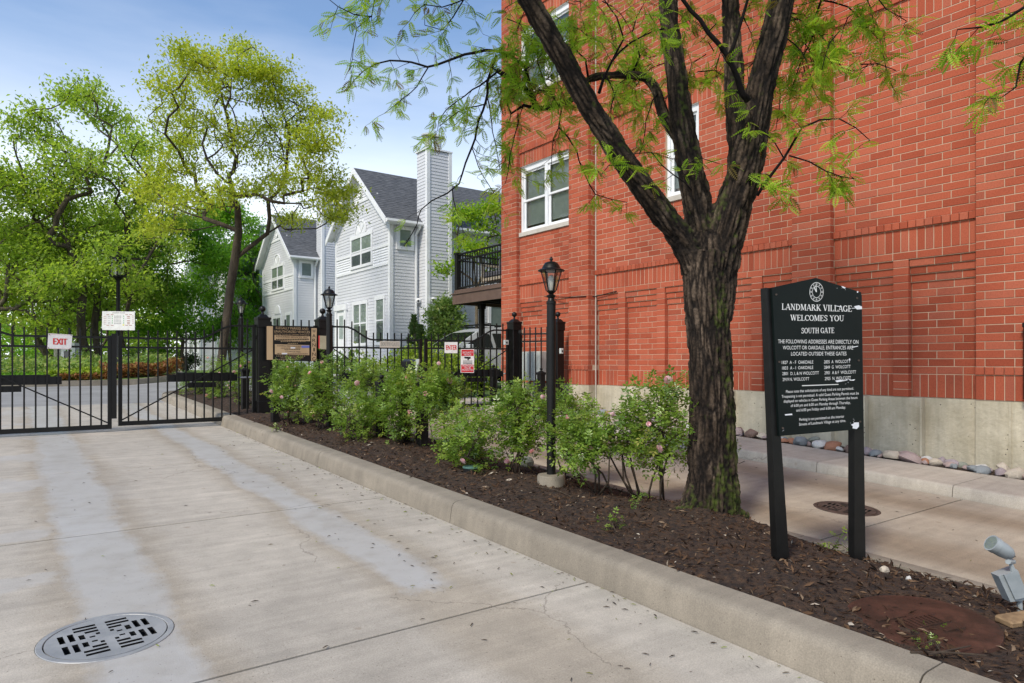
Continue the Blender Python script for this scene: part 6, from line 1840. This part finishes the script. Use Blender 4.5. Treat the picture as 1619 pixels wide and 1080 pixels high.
# tow-away warning
zq = lambda x, y: (400 + x / 9, 480 + y / 9)
B, t = sign('warning_sign', 'black and gold tow-away warning sign with vertical WARNING on the fence panel', [zq(190, 318), zq(920, 345), zq(910, 825), zq(190, 806)], 12.22, 12.72, 'blackmatte', .02)
mb = MB(); B.rect(mb, *zq(200, 322), *zq(288, 800), .003); mb.build('bare_strip', M['tan'], t)
mb = MB(); mb.poly(B.flat([zq(836, 350), zq(912, 352), zq(905, 815), zq(832, 815)], .003)); mb.poly(B.flat([zq(310, 448), zq(818, 468), zq(818, 536), zq(310, 520)], .003)); mb.poly(B.flat([zq(316, 578), zq(806, 592), zq(806, 735), zq(316, 722)], .003)); mb.build('gold_field', M['tan'], t)
mb = MB()
for s, a, b, c in (('ILLEGALLY PARKED AND', (330, 362), (790, 380), 36), ('UNAUTHORIZED VEHICLES', (306, 412), (812, 424), 34), ('WILL BE TOWED AT OWNERS EXPENSE BY', (312, 440), (812, 455), 13)): B.text(mb, s, zq(*a), zq(*b), c / 9, .004)
mb.build('gold_lettering', M['tan'], t); mb = MB()
for k, (x0, x1, y, h_) in enumerate(((400, 750, 530, 20), (500, 640, 562, 14), (335, 760, 742, 12), (390, 720, 768, 12), (310, 650, 790, 14))):
    x = x0
    while x < x1 - 10:
        w = 8 + (x * 7 % 15); B.rect(mb, *zq(x, y), *zq(min(x1, x + w), y + h_ * .8), .004); x += w + 9
tag(mb.build('worn_small_print', M['tan2'], t), kind='stuff')
mb = MB()
for s, a, b, c in (('RENDERED SERVICES, INC.', (336, 480), (795, 500), 26), ('TOWING FEES CHARGED', (345, 612), (690, 620), 22), ('STORAGE FEES', (465, 690), (680, 698), 20)): B.text(mb, s, zq(*a), zq(*b), c / 9, .0045)
for x0, x1, y, h_ in ((332, 800, 503, 14), (400, 690, 630, 8), (450, 690, 650, 8), (345, 400, 706, 8), (500, 790, 712, 8)):
    x = x0
    while x < x1 - 10:
        w = 9 + (x * 5 % 15); B.rect(mb, *zq(x, y), *zq(min(x1, x + w), y + h_), .0045); x += w + 5
for i, ch in enumerate('WARNING'):
    yb_ = 415 + i * 66; B.text(mb, ch, zq(848 if ch != 'I' else 864, yb_), zq(896 if ch != 'I' else 882, yb_), 48 / 9, .0045)
mb.build('black_lettering', M['blackmatte'], t)
mb = MB(); B.rect(mb, *zq(540, 620), *zq(605, 640), .0055); B.rect(mb, *zq(415, 702), *zq(490, 722), .0055); mb.build('white_patch', M['paper'], t)
mb = MB(); B.rect(mb, *zq(694, 598), *zq(806, 630), .0055); mb.build('blue_sticker', M['bluesticker'], t)
# SOUTH GATE, ENTER, SECURITY NOTICE, bronze plate
zr_ = lambda x, y: (580 + x / 6.746, 500 + y / 6.746)
B, t = sign('south_gate_sign', 'small tan sign lettered south gate on the entry gate', [zr_(143, 266), zr_(356, 268), zr_(354, 336), zr_(142, 334)], 13.2, 13.38, 'signtan', .008)
mb = MB(); B.text(mb, 'SOUTH GATE', zr_(152, 316), zr_(346, 318), 38 / 6.746, .003, True); mb.build('lettering', M['printgrey'], t)
B, t = sign('enter_sign', 'white enter sign with red letters on the entry gate', [zr_(833, 276), zr_(972, 276), zr_(970, 395), zr_(833, 393)], 13.82, 13.92, 'signwhite', .006)
mb = MB(); B.text(mb, 'ENTER', zr_(846, 358), zr_(962, 358), 50 / 6.746, .003); mb2 = MB(); B.text(mb2, 'ENTER', zr_(849, 358), zr_(965, 358), 50 / 6.746, .0036); mb.add(mb2); mb.build('lettering', M['redtext'], t)
B, t = sign('security_sign', 'red and white security notice sign with a camera picture on the entry gate', [zr_(1006, 352), zr_(1148, 352), zr_(1146, 604), zr_(1004, 602)], 13.9, 14.0, 'signwhite', .006)
mb = MB(); B.rect(mb, *zr_(1012, 358), *zr_(1142, 424), .002); B.rect(mb, *zr_(1010, 516), *zr_(1141, 597), .002); mb.build('red_field', M['red'], t)
mb = MB()
for s, a, b in (('SECURITY', (1024, 396), (1132, 396)), ('NOTICE', (1040, 419), (1116, 419)), ('TRESPASSERS', (1018, 538), (1136, 538)), ('WILL BE', (1042, 560), (1110, 560)), ('PROSECUTED', (1020, 582), (1134, 582))): B.text(mb, s, zr_(*a), zr_(*b), 19 / 6.746, .0035)
mb.build('white_lettering', M['paper'], t)
mb = MB(); mb.poly(B.flat([zr_(*p) for p in ((1040, 432), (1108, 434), (1114, 446), (1100, 456), (1046, 450))], .0025)); mb.poly(B.flat([zr_(*p) for p in ((1078, 454), (1092, 456), (1088, 468), (1074, 466))], .003))
for y in (474, 486, 497, 506): B.rect(mb, *zr_(1028, y), *zr_(1128, y + 4), .0025)
mb.build('camera_picture', M['blackmatte'], t)
B, t = sign('bronze_plate', 'small bronze plate with a red edge on the gate post right of the warning sign', [zq(938, 456), zq(1050, 460), zq(1050, 652), zq(938, 648)], 12.58, 12.62, 'gold', .01, 'plate')
mb = MB(); B.rect(mb, *zq(938, 456), *zq(953, 648), .002); mb.build('red_edge', M['red'], t)

# ------------------------------------------------------------------ drains and covers


def slotted_plate(r, holes, zt, zb, name, mat):
    bm = bmesh.new(); loops = [[(r * math.cos(2 * math.pi * k / 56), r * math.sin(2 * math.pi * k / 56)) for k in range(56)]] + holes; ed = []
    for lp in loops:
        vs = [bm.verts.new((x, y, zt)) for x, y in lp]
        ed += [bm.edges.new((vs[k], vs[(k + 1) % len(vs)])) for k in range(len(vs))]
    bmesh.ops.triangle_fill(bm, use_beauty=True, edges=ed)
    bm.normal_update(); bm.verts.index_update(); mb = MB(); mb.v = [tuple(v.co) for v in bm.verts]
    for f in bm.faces:
        q = [v.index for v in f.verts]; mb.f.append(tuple(q if f.normal.z > 0 else q[::-1]))
    bm.free(); n = 0
    for k, lp in enumerate(loops):
        if k == 1: nf = len(mb.f)
        m = len(lp); b = len(mb.v); mb.v += [(x, y, zt) for x, y in lp] + [(x, y, zb) for x, y in lp]
        for q in range(m):
            p = (q + 1) % m; f = (b + q, b + m + q, b + m + p, b + p); mb.f.append(f if k == 0 else f[::-1])
    me = mb.mesh(name, mat); me.materials.append(M['hole'])           # dirty slot walls, painted black for the shade inside the slots
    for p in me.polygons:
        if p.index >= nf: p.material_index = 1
    return me


def drain(label, x, y, r, mat, rot, rough):
    z = g(x, y); t = thing('drain_grate', label, 'drain grate', (x, y, z - .004), 'round drain grates in the paving', 0)
    tilt = Matrix.Identity(4)
    sl_y = .03 if x < 3 else .045
    holes = []
    for q in range(4):
        for i, d in enumerate((.06, .102, .144, .186, .228)):
            d *= r / .3; e = min(d - .020, math.sqrt(max(0, (r - .062) ** 2 - (d + .018) ** 2)))
            for o in (0, 1):
                if e < .03: continue
                s0 = .022 * r / .3
                pts = [(s0, d - .0125 * r / .3), (e, d - .0125 * r / .3), (e, d + .0125 * r / .3), (s0, d + .0125 * r / .3)]
                if o: pts = [(p[1], p[0]) for p in pts][::-1]
                a = math.pi / 2 * q; holes.append([(p[0] * math.cos(a) - p[1] * math.sin(a), p[0] * math.sin(a) + p[1] * math.cos(a)) for p in pts])
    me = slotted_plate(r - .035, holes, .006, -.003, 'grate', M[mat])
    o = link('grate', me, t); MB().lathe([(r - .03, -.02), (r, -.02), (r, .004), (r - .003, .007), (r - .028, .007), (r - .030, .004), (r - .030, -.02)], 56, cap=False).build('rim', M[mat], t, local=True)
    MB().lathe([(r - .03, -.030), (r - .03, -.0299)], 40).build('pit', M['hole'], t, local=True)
    t.rotation_euler = (math.atan(sl_y), 0, 0)
    t.rotation_euler = (Matrix.Rotation(math.atan(sl_y), 4, 'X') @ Matrix.Rotation(rot, 4, 'Z')).to_euler()


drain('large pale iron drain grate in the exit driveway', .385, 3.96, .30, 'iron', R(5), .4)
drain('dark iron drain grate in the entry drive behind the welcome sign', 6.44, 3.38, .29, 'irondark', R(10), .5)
zc = g(3, 1.53) + .160
rc = thing('rusty_cover', 'rusty brown iron utility cover half sunk in the mulch', 'utility cover', (3.63, 1.53, zc))
rm = MB(); n = 64
prof = [(.34, -.03), (.335, .002), (.31, .006), (.2, .004), (.02, .006)]
for r_, z_ in prof:
    for j in range(n):
        a = 2 * math.pi * j / n; w = 1 + (.035 * mn.noise((math.cos(a) * 4, math.sin(a) * 4, 3)) + .012 * mn.noise((math.cos(a) * 18, math.sin(a) * 18, 3)) if r_ > .3 else 0)
        rm.v.append((r_ * w * math.cos(a), r_ * w * math.sin(a), z_))
for i in range(len(prof) - 1):
    for j in range(n):
        a, b = i * n + j, i * n + (j + 1) % n; rm.f.append((a, b, b + n, a + n))
rm.f.append(tuple((len(prof) - 1) * n + j for j in range(n)))
rm.build('lid', M['rust'], rc, smooth=True, local=True)
mk = MB()
for x0, y0, x1, y1 in ((-.20, .06, -.03, .10), (.0, -.14, .12, -.11)): mk.box(x0, y0, .004, x1, y0 + .02, .013)
for i in range(8): mk.box(-.10 + i * .026, -.055, .004, -.09 + i * .026, .03, .012)
mk.box(-.11, -.062, .004, .12, -.056, .012).box(-.11, .031, .004, .12, .037, .012)
mk.build('raised_lettering_plate', M['rust'], rc, local=True)
rc.rotation_euler = (R(2), R(-3), R(-20))
q = at(746, 757, 6.95); gz = bedz(q.x, q.y); vl = thing('valve_box_lid', 'round green plastic valve box lid standing proud of the mulch', 'valve lid', (q.x, q.y, gz))
MB().lathe([(.085, -.05), (.085, .035)], 20).build('box', M['blackmatte'], vl, local=True); MB().lathe([(.09, .036), (.092, .046), (.085, .052), (.01, .054)], 20).build('lid', M['greenlid'], vl, smooth=True, local=True)

# floodlight at the right edge, offcut, white chip of stone
Zf = 3.62; fl = thing('floodlight', 'grey bullet floodlight on a tilted weatherproof box at the right edge of the bed', 'floodlight', tuple(at(1600, 955, Zf)))
A = lambda x, y, dz=0: at(x, y, Zf + dz)
ax0, ax1 = A(1567, 858), A(1596, 876); dd = (ax1 - ax0).normalized(); hb = MB()
pr_ = [(0, .038), (.0, .043), (.028, .0435), (.03, .0405), (.07, .0395), (.105, .033), (.125, .02), (.132, .006)]
sc2 = (ax1 - ax0).length / .110
rt_ = dd.to_track_quat('Z', 'Y').to_matrix().to_4x4(); hb.lathe([(r * sc2, z * sc2) for z, r in pr_], 20).xform(Matrix.Translation(ax0) @ rt_)
hb.build('lamp_head', M['floodgrey'], fl, smooth=True)
MB().lathe([(.036 * sc2, -.001), (.030 * sc2, .004)], 16).xform(Matrix.Translation(ax0) @ rt_).build('lens', M['lampglass'], fl)
MB().tube([A(1594, 879), A(1598, 890), A(1602, 903)], [.011, .009, .014], 8).tube([A(1594, 888, -.02), A(1602, 888, .02)], .014, 8).build('knuckle', M['floodgrey'], fl, smooth=True)
c4 = [A(1579, 911), A(1608, 900), A(1626, 948), A(1598, 952)]
MB().prism(c4, (A(0, 0) - A(0, 0)) + Vector((S_, C_, 0)) * .06).build('junction_box', M['floodgrey'], fl)
MB().prism([A(1588, 909, -.012), A(1610, 902, -.012), A(1626, 944, -.012), A(1606, 948, -.012)], Vector((S_, C_, 0)) * .011).build('box_cover', M['floodgrey'], fl)
MB().tube([A(1612, 948, .03), A(1614, 990, .03)], .014, 8).build('stake', M['floodgrey'], fl)
q = at(1612, 975, 3.40); oc = MB().cbox(-.10, -.05, 0, .12, .05, .035, .008).mesh('wood_offcut', M['wood'])
wo_ = link('wood_offcut', oc, None, (q.x, q.y, bedz(q.x, q.y) + .0)); wo_.rotation_euler = (.05, -.06, R(-25)); tag(wo_, 'flat offcut of sawn wood lying by the floodlight', 'wood offcut')


def stone_mesh(seed, name='river_stone', flat=.62):
    rg = random.Random(seed); n, m = 12, 7; mb = MB(); v = MB(); off = rg.random() * 50
    vs = [(0, 0, -1)] + [(math.sin(math.pi * i / m) * math.cos(2 * math.pi * j / n), math.sin(math.pi * i / m) * math.sin(2 * math.pi * j / n), -math.cos(math.pi * i / m)) for i in range(1, m) for j in range(n)] + [(0, 0, 1)]
    out = []
    for p in vs:
        k = 1 + .34 * mn.noise((p[0] * 1.2 + off, p[1] * 1.2, p[2] * 1.2)) + .10 * mn.noise((p[0] * 3 + off, p[1] * 3, p[2] * 3))
        out.append((p[0] * k, p[1] * k * .74, p[2] * k * flat))
    mb.v = out
    for j in range(n): mb.f.append((0, 1 + (j + 1) % n, 1 + j))
    for i in range(m - 2):
        for j in range(n):
            a, b = 1 + i * n + j, 1 + i * n + (j + 1) % n; mb.f.append((a, b, b + n, a + n))
    t = len(out) - 1
    for j in range(n): mb.f.append((t, t - n + j, t - n + (j + 1) % n))
    return mb


def stone_mat(nm, c):
    m, t, b = newmat(nm); oi = t.nodes.new('ShaderNodeObjectInfo'); n = noisenode(t, 7, 6); n2 = noisenode(t, 38, 3)
    cc = mixnode(t, tuple(x * .72 for x in c), tuple(min(1, x * 1.18) for x in c), n.outputs['Fac']); cc = mixnode(t, cc, rampmul(t, n2.outputs['Fac'], .8, 1.12), 1, 'MULTIPLY')
    t.links.new(cc, b.inputs['Base Color']); b.inputs['Roughness'].default_value = .75; bump(t, b, n2.outputs['Fac'], .25, .01); return m


SCOL = {'pinkish grey': (.36, .27, .25), 'brown': (.20, .13, .10), 'slate grey': (.22, .24, .25), 'rust orange': (.40, .18, .10), 'pale buff': (.50, .43, .34), 'mauve grey': (.33, .27, .28), 'off-white': (.60, .58, .54), 'greenish grey': (.25, .26, .21)}
SM = {k: stone_mat(k.replace(' ', '_') + '_stone', v) for k, v in SCOL.items()}
base_st = {}
rs = random.Random(12); y = 2.35; cnt = {}
while y < 11.0:
    s = rs.choice((.05, .058, .066, .075, .085, .10, .115)); col = rs.choice(['pinkish grey'] * 4 + ['mauve grey'] * 3 + ['brown', 'slate grey', 'slate grey', 'rust orange', 'pale buff', 'pale buff', 'off-white', 'greenish grey'])
    for row in range(rs.choice((1, 2, 2, 2, 3))):
        ss_ = s if row == 0 else rs.choice((.05, .06, .075)); cl = col if row == 0 else rs.choice(list(SCOL))
        x = 9.13 + rs.random() * .08 if row == 0 else 9.30 + rs.random() * .05 if row == 1 else 9.24 + rs.random() * .05
        k = (rs.randrange(5), cl)
        if k not in base_st: base_st[k] = stone_mesh(k[0] * 7 + 1).mesh('river_stone', SM[cl], True)
        o = link('river_stone', base_st[k], None, (x, y + rs.uniform(-.04, .04), g(x, y) + .115 + ss_ * (.45 if row < 2 else 1.15))); o.scale = (ss_ * rs.uniform(.9, 1.3), ss_ * rs.uniform(.9, 1.3), ss_ * rs.uniform(.85, 1.2)); o.rotation_euler = (rs.uniform(-.3, .3), rs.uniform(-.3, .3), rs.uniform(0, 6.3))
        pxl = proj((x, y, .2))[0]
        where = 'right of the welcome sign' if pxl > 1366 else 'between the sign posts' if pxl > 1236 else 'between the tree and welcome sign' if pxl > 1165 else 'left of the big tree'
        sz_ = 'small' if ss_ < .07 else 'large' if ss_ > .09 else 'mid-sized'
        lb = f'{sz_} {cl} river stone by the wall, {where}'; cnt.setdefault(lb, []).append(o)
        tag(o, lb, 'stone', 'river stones along the foot of the brick building')
    y += s * 1.6
ORD = ('nearest', 'second nearest', 'third nearest', 'fourth nearest', 'fifth nearest', 'sixth nearest', 'seventh nearest', 'eighth nearest', 'ninth nearest', 'tenth nearest')
for lb, os_ in cnt.items():
    os_.sort(key=lambda o: o.location.y)
    if len(os_) > 1:
        for o, w in zip(os_, ORD[:len(os_) - 1] + ('farthest',)): o['label'] = w + ' ' + lb
for px, py, Z, sz, lb in ((1398, 915, 4.25, .028, 'pale stone chip on the mulch right of the welcome sign'), (1437, 938, 4.05, .016, 'tiny white stone chip near the rusty cover')):
    q = at(px, py, Z); m_ = stone_mesh(int(px), flat=.8).mesh('stone_chip', SM['pale buff' if px < 1400 else 'off-white']); o = link('stone_chip', m_, None, (q.x, q.y, bedz(q.x, q.y) + sz * .4)); o.scale = (sz * 1.2,) * 3; tag(o, lb, 'stone')
q = at(772, 728, 7.55); o = link('boulder', stone_mesh(99).mesh('boulder', SM['greenish grey'], True), None, (4.78, q.y, bedz(4.75, q.y) + .04)); o.scale = (.09, .11, .11); tag(o, 'grey boulder at the back edge of the bed behind the valve lid', 'boulder')

# small pieces: meter box, wall box, lock boxes
mt = thing('meter_box', 'pale grey ribbed meter cabinet on the brick wall behind the pedestrian gate', 'meter box', (9.42, 12.0, 1.35))
za, zb2 = 1.3 - (602 - 573) * 15.1 / F, 1.3 + (573 - 556) * 15.1 / F
MB().cbox(9.26, 11.62, za, 9.49, 12.36, zb2, .01).build('cabinet', M['metalgrey'], mt)
for i in range(4): MB().box(9.252, 11.70 + i * .17, za + .04, 9.262, 11.72 + i * .17, zb2 - .04).build('rib', M['metalgrey'], mt)
MB().tube([(9.40, 12.0, za), (9.40, 12.0, .3)], .03, 8).build('conduit', M['metalgrey'], mt)
wb = thing('wall_box', 'narrow black box fixed to the brick pilaster at the right edge', 'wall box', (9.45, 2.9, 1.3))
MB().cbox(9.40, 2.79, .87, 9.482, 2.87, 1.70, .006).build('body', M['black'], wb); MB().cbox(9.39, 2.785, 1.70, 9.483, 2.88, 1.76, .01).build('cap', M['black'], wb)
for (px, py, w, h_, Z, lb, mm) in ((800.5, 541.5, .10, .10, 14.25, 'grey lock box on the entry gate beside its post', 'metalgrey'), (888, 555, .07, .11, 13.95, 'small metal call box on the post by the brick pilaster', 'metalgrey')):
    q = at(px, py, Z); b = thing('lock_box', lb, 'lock box', tuple(q)); MB().cbox(q.x - w / 2, q.y - .03, q.z - h_ / 2, q.x + w / 2, q.y + .03, q.z + h_ / 2, .006).build('case', M[mm], b); MB().box(q.x - w * .2, q.y - .034, q.z - h_ * .2, q.x + w * .2, q.y - .03, q.z + h_ * .15).build('button_plate', M['blackmatte'], b)

# patio chair on the balcony
q0 = Vector((10.15, 13.75, 3.26)); ch = thing('patio_chair', 'beige framed patio chair with grey cushions on the balcony', 'patio chair', tuple(q0))
fr = MB()
for x, y in ((9.95, 13.5), (9.95, 14.9), (10.6, 13.5), (10.6, 14.9)): fr.box(x, y, 3.26, x + .06, y + .06, 3.85)
for y in (13.5, 14.9): fr.box(9.95, y, 3.82, 10.66, y + .07, 3.87)
fr.box(9.96, 13.55, 3.42, 10.64, 14.93, 3.50); fr.build('frame', M['chairwood'], ch)
MB().cbox(9.93, 13.6, 3.50, 10.6, 14.86, 3.64, .03).build('seat_cushion', M['cushion'], ch); MB().cbox(10.42, 13.6, 3.64, 10.62, 14.2, 4.05, .03).cbox(10.42, 14.25, 3.64, 10.62, 14.86, 4.05, .03).build('back_cushion', M['cushion'], ch)

# silver van beyond the hedge
vz = .62; vx, vy, vw = 9.45, 17.2, 1.86
van = thing('parked_van', 'silver minivan parked behind the hedge by the grey house', 'van', (vx + 2.4, vy + vw / 2, vz))
out = [(0.02, .38), (0, .62), (.10, .80), (.95, 1.06), (1.08, 1.10), (1.95, 1.62), (2.35, 1.74), (3.2, 1.78), (4.3, 1.74), (4.72, 1.62), (4.95, 1.05), (4.98, .5), (4.95, .36)]
vb = MB(); n = len(out)


def inset(z): return .03 + max(0, z - 1.05) * .22


for s in (0, 1):
    for x, z in out:
        i_ = inset(z); vb.v.append((vx + x, vy + i_ if s == 0 else vy + vw - i_, vz + z))
for i in range(n):
    j = (i + 1) % n; vb.f.append((i, n + i, n + j, j))
vb.f.append(tuple(range(n))); vb.f.append(tuple(n + i for i in reversed(range(n)))); vb.build('body', M['silver'], van)
for nm, pl in (('side_window', [(1.35, 1.14), (2.06, 1.50), (2.36, 1.56), (2.45, 1.14)]), ('side_window', [(2.58, 1.14), (2.48, 1.57), (3.33, 1.58), (3.42, 1.14)]), ('side_window', [(3.58, 1.14), (3.48, 1.57), (4.3, 1.52), (4.62, 1.14)])):
    for s in (-1, 1):
        MB().poly([(vx + x, (vy + inset(z) - .006) if s < 0 else (vy + vw - inset(z) + .006), vz + z) for x, z in pl]).build(nm, M['carglass'], van)
MB().poly([(vx + 1.10, vy + .14, vz + 1.125), (vx + 1.10, vy + vw - .14, vz + 1.125), (vx + 1.92, vy + vw - .24, vz + 1.62), (vx + 1.92, vy + .24, vz + 1.62)]).build('windshield', M['carglass'], van)
for y in (vy + .12, vy + vw - .32): MB().box(vx - .004, y, vz + .62, vx + .1, y + .2, vz + .75).build('headlight', M['frost'], van)
for x in (.85, 4.05):
    for y in (vy - .0, vy + vw - .2):
        w = MB().lathe([(.2, 0), (.34, .02), (.34, .18), (.2, .2)], 20).xform(Matrix.Translation((vx + x, y + .2, vz + .34)) @ Matrix.Rotation(R(90), 4, 'X')).build('wheel', M['tyre'], van, smooth=True)
MB().cbox(vx + 1.45, vy - .16, vz + 1.08, vx + 1.62, vy + .04, vz + 1.22, .02).build('wing_mirror', M['silver'], van)
for y in (vy + .26, vy + vw - .30): MB().box(vx + 2.2, y, vz + 1.80, vx + 4.2, y + .04, vz + 1.84).build('roof_rail', M['blackmatte'], van)
MB().box(vx + 2.4, vy + .22, vz + 1.85, vx + 2.5, vy + vw - .22, vz + 1.89).box(vx + 3.6, vy + .22, vz + 1.85, vx + 3.7, vy + vw - .22, vz + 1.89).build('rack_bar', M['blackmatte'], van)

# things on the island: kiosks, hydrant, bin
for px0, px1, yt, yb, Z, lb in ((93, 119, 542, 592, 28, 'tall white gate kiosk with a dark screen behind the exit sign'), (35.5, 47.5, 565, 588, 38, 'small white cabinet near the garages')):
    a, b = at(px0, yt, Z), at(px1, yb, Z); t = thing('kiosk', lb, 'kiosk', ((a.x + b.x) / 2, (a.y + b.y) / 2, b.z)); dx = (b - a); dx.z = 0; dn = Vector((S_, C_, 0)) * .45
    MB().hexa([(a.x, a.y, b.z - .15), (b.x, b.y, b.z - .15), (b.x + dn.x, b.y + dn.y, b.z - .15), (a.x + dn.x, a.y + dn.y, b.z - .15), (a.x, a.y, a.z), (b.x, b.y, a.z), (b.x + dn.x, b.y + dn.y, a.z), (a.x + dn.x, a.y + dn.y, a.z)]).build('cabinet', M['white'], t)
    s0, s1 = a + dx * .34 - dn * .03, a + dx * .68 - dn * .03; hh_ = a.z - b.z
    MB().poly([(s0.x, s0.y, a.z - hh_ * .52), (s1.x, s1.y, a.z - hh_ * .52), (s1.x, s1.y, a.z - hh_ * .26), (s0.x, s0.y, a.z - hh_ * .26)]).build('screen', M['carglass'], t)
a = at(90.5, 590, 28); pl = thing('block_pillar', 'narrow pale masonry pillar beside the white kiosk', 'pillar', tuple(a))
for i in range(9): MB().cbox(a.x - .10, a.y - .12, a.z + i * .13, a.x + .10, a.y + .12, a.z + i * .13 + .12, .012).build('block', M['stone'], pl)
q = at(106, 588, 26.3); hy = thing('fire_hydrant', 'faded red fire hydrant cap showing above the island plants', 'hydrant', (q.x, q.y, q.z - .35))
MB().lathe([(.11, 0), (.11, .5), (.14, .5), (.14, .53), (.12, .55), (.09, .63), (.03, .67)], 14).build('barrel', M['hydrant'], hy, smooth=True, local=True)
for a, r_, ln in ((200, .10, .28), (20, .07, .22), (290, .07, .2)):
    d = Vector((math.cos(R(a)), math.sin(R(a)), 0)); MB().tube([(0, 0, .40), tuple(d * ln + Vector((0, 0, .40)))], [r_ * .85, r_], 12).tube([tuple(d * ln + Vector((0, 0, .40))), tuple(d * (ln + .05) + Vector((0, 0, .40)))], [r_ * .5, r_ * .4], 8).build('nozzle', M['hydrant'], hy, smooth=True, local=True)
q = at(226, 586, 42); bn = thing('wheeled_bin', 'blue plastic bin lid showing beyond the island planting', 'bin', (q.x, q.y, q.z - .6)); dx = Vector((C_, -S_, 0))
MB().prism([tuple(dx * s + Vector((0, 0, z))) for s, z in ((-.55, -.2), (.55, -.2), (.62, .72), (-.62, .72))], (S_ * .8, C_ * .8, 0)).build('body', M['blackmatte'], bn, local=True)
MB().prism([tuple(dx * s + Vector((0, 0, z))) for s, z in ((-.68, .72), (.68, .72), (.64, .86), (.3, .95), (-.3, .95), (-.64, .84))], (S_ * .85, C_ * .85, 0)).build('lid', M['blue'], bn, local=True)

# twigs, catkins and scraps of leaf on the paving; dead canes on the mulch
lt = MB(); rl = random.Random(8); LP, LD, LS = [], [], []
for k in range(330):
    r = rl.random()
    if r < .55: X = 2.93 - abs(rl.gauss(0, .55)); Y = 1.6 + 9 * rl.random()
    elif r < .85: X = rl.uniform(-1.5, 2.9); Y = rl.uniform(2.2, 9)
    else: X = rl.uniform(5.1, 7.9); Y = rl.uniform(1.4, 7)
    LP.append((X, Y, g(X, Y) + .005)); a = rl.uniform(0, 6.28); LD.append((math.cos(a), math.sin(a), 0)); LS.append(rl.uniform(.012, .045))
for k in range(160):
    X = 2.93 - abs(rl.gauss(0, .05)); Y = rl.uniform(1.5, 12); LP.append((X, Y, g(X, Y) + .005)); a = rl.uniform(0, 6.28); LD.append((math.cos(a), math.sin(a), .05)); LS.append(rl.uniform(.012, .04))
TWG = (np.array([(0, .07, .06), (1, .05, .08), (1, -.07, .05), (0, -.06, .07), (.5, 0, .2)]), np.array([(0, 4, 1), (1, 4, 2), (2, 4, 3), (3, 4, 0)]))
rg = np.random.default_rng(5); rn_ = rg.random(len(LP))
litter = cloud('leaf_litter', TWG, np.array(LP), np.array(LD), np.array(LS), M['litter'], None, rg, up=9, rnd=rn_ ** 1.5)
tag(litter, kind='stuff')
for k, (pts, lb) in enumerate((([(848, 768, 6.3), (880, 775, 6.15), (905, 783, 6.0)], 'pale dead twig on the mulch beside the lamp base'), ([(1440, 1030, 2.98), (1500, 1018, 2.98), (1560, 1028, 2.95)], 'dead twig lying across the rusty cover'), ([(1470, 1022, 2.96), (1500, 1012, 3.0), (1535, 1008, 3.05)], 'thin forked twig on the rusty cover'))):
    w = MB(); P = []
    for a in pts:
        q = at(*a); P.append(Vector((q.x, q.y, max(bedz(q.x, q.y), zc if k else -9) + .018)))
    p, r = resample(P, [.006] * len(P), .05); w.tube(p, [.0055 - .003 * i / len(p) for i in range(len(p))], 5); tag(w.build('twig', M['stem'], None), lb, 'twig')

for nm in list(bpy.data.meshes):
    if nm.users == 0: bpy.data.meshes.remove(nm)
print('objects', len(bpy.data.objects), 'tris', sum(len(o.data.polygons) for o in bpy.data.objects if o.type == 'MESH'))
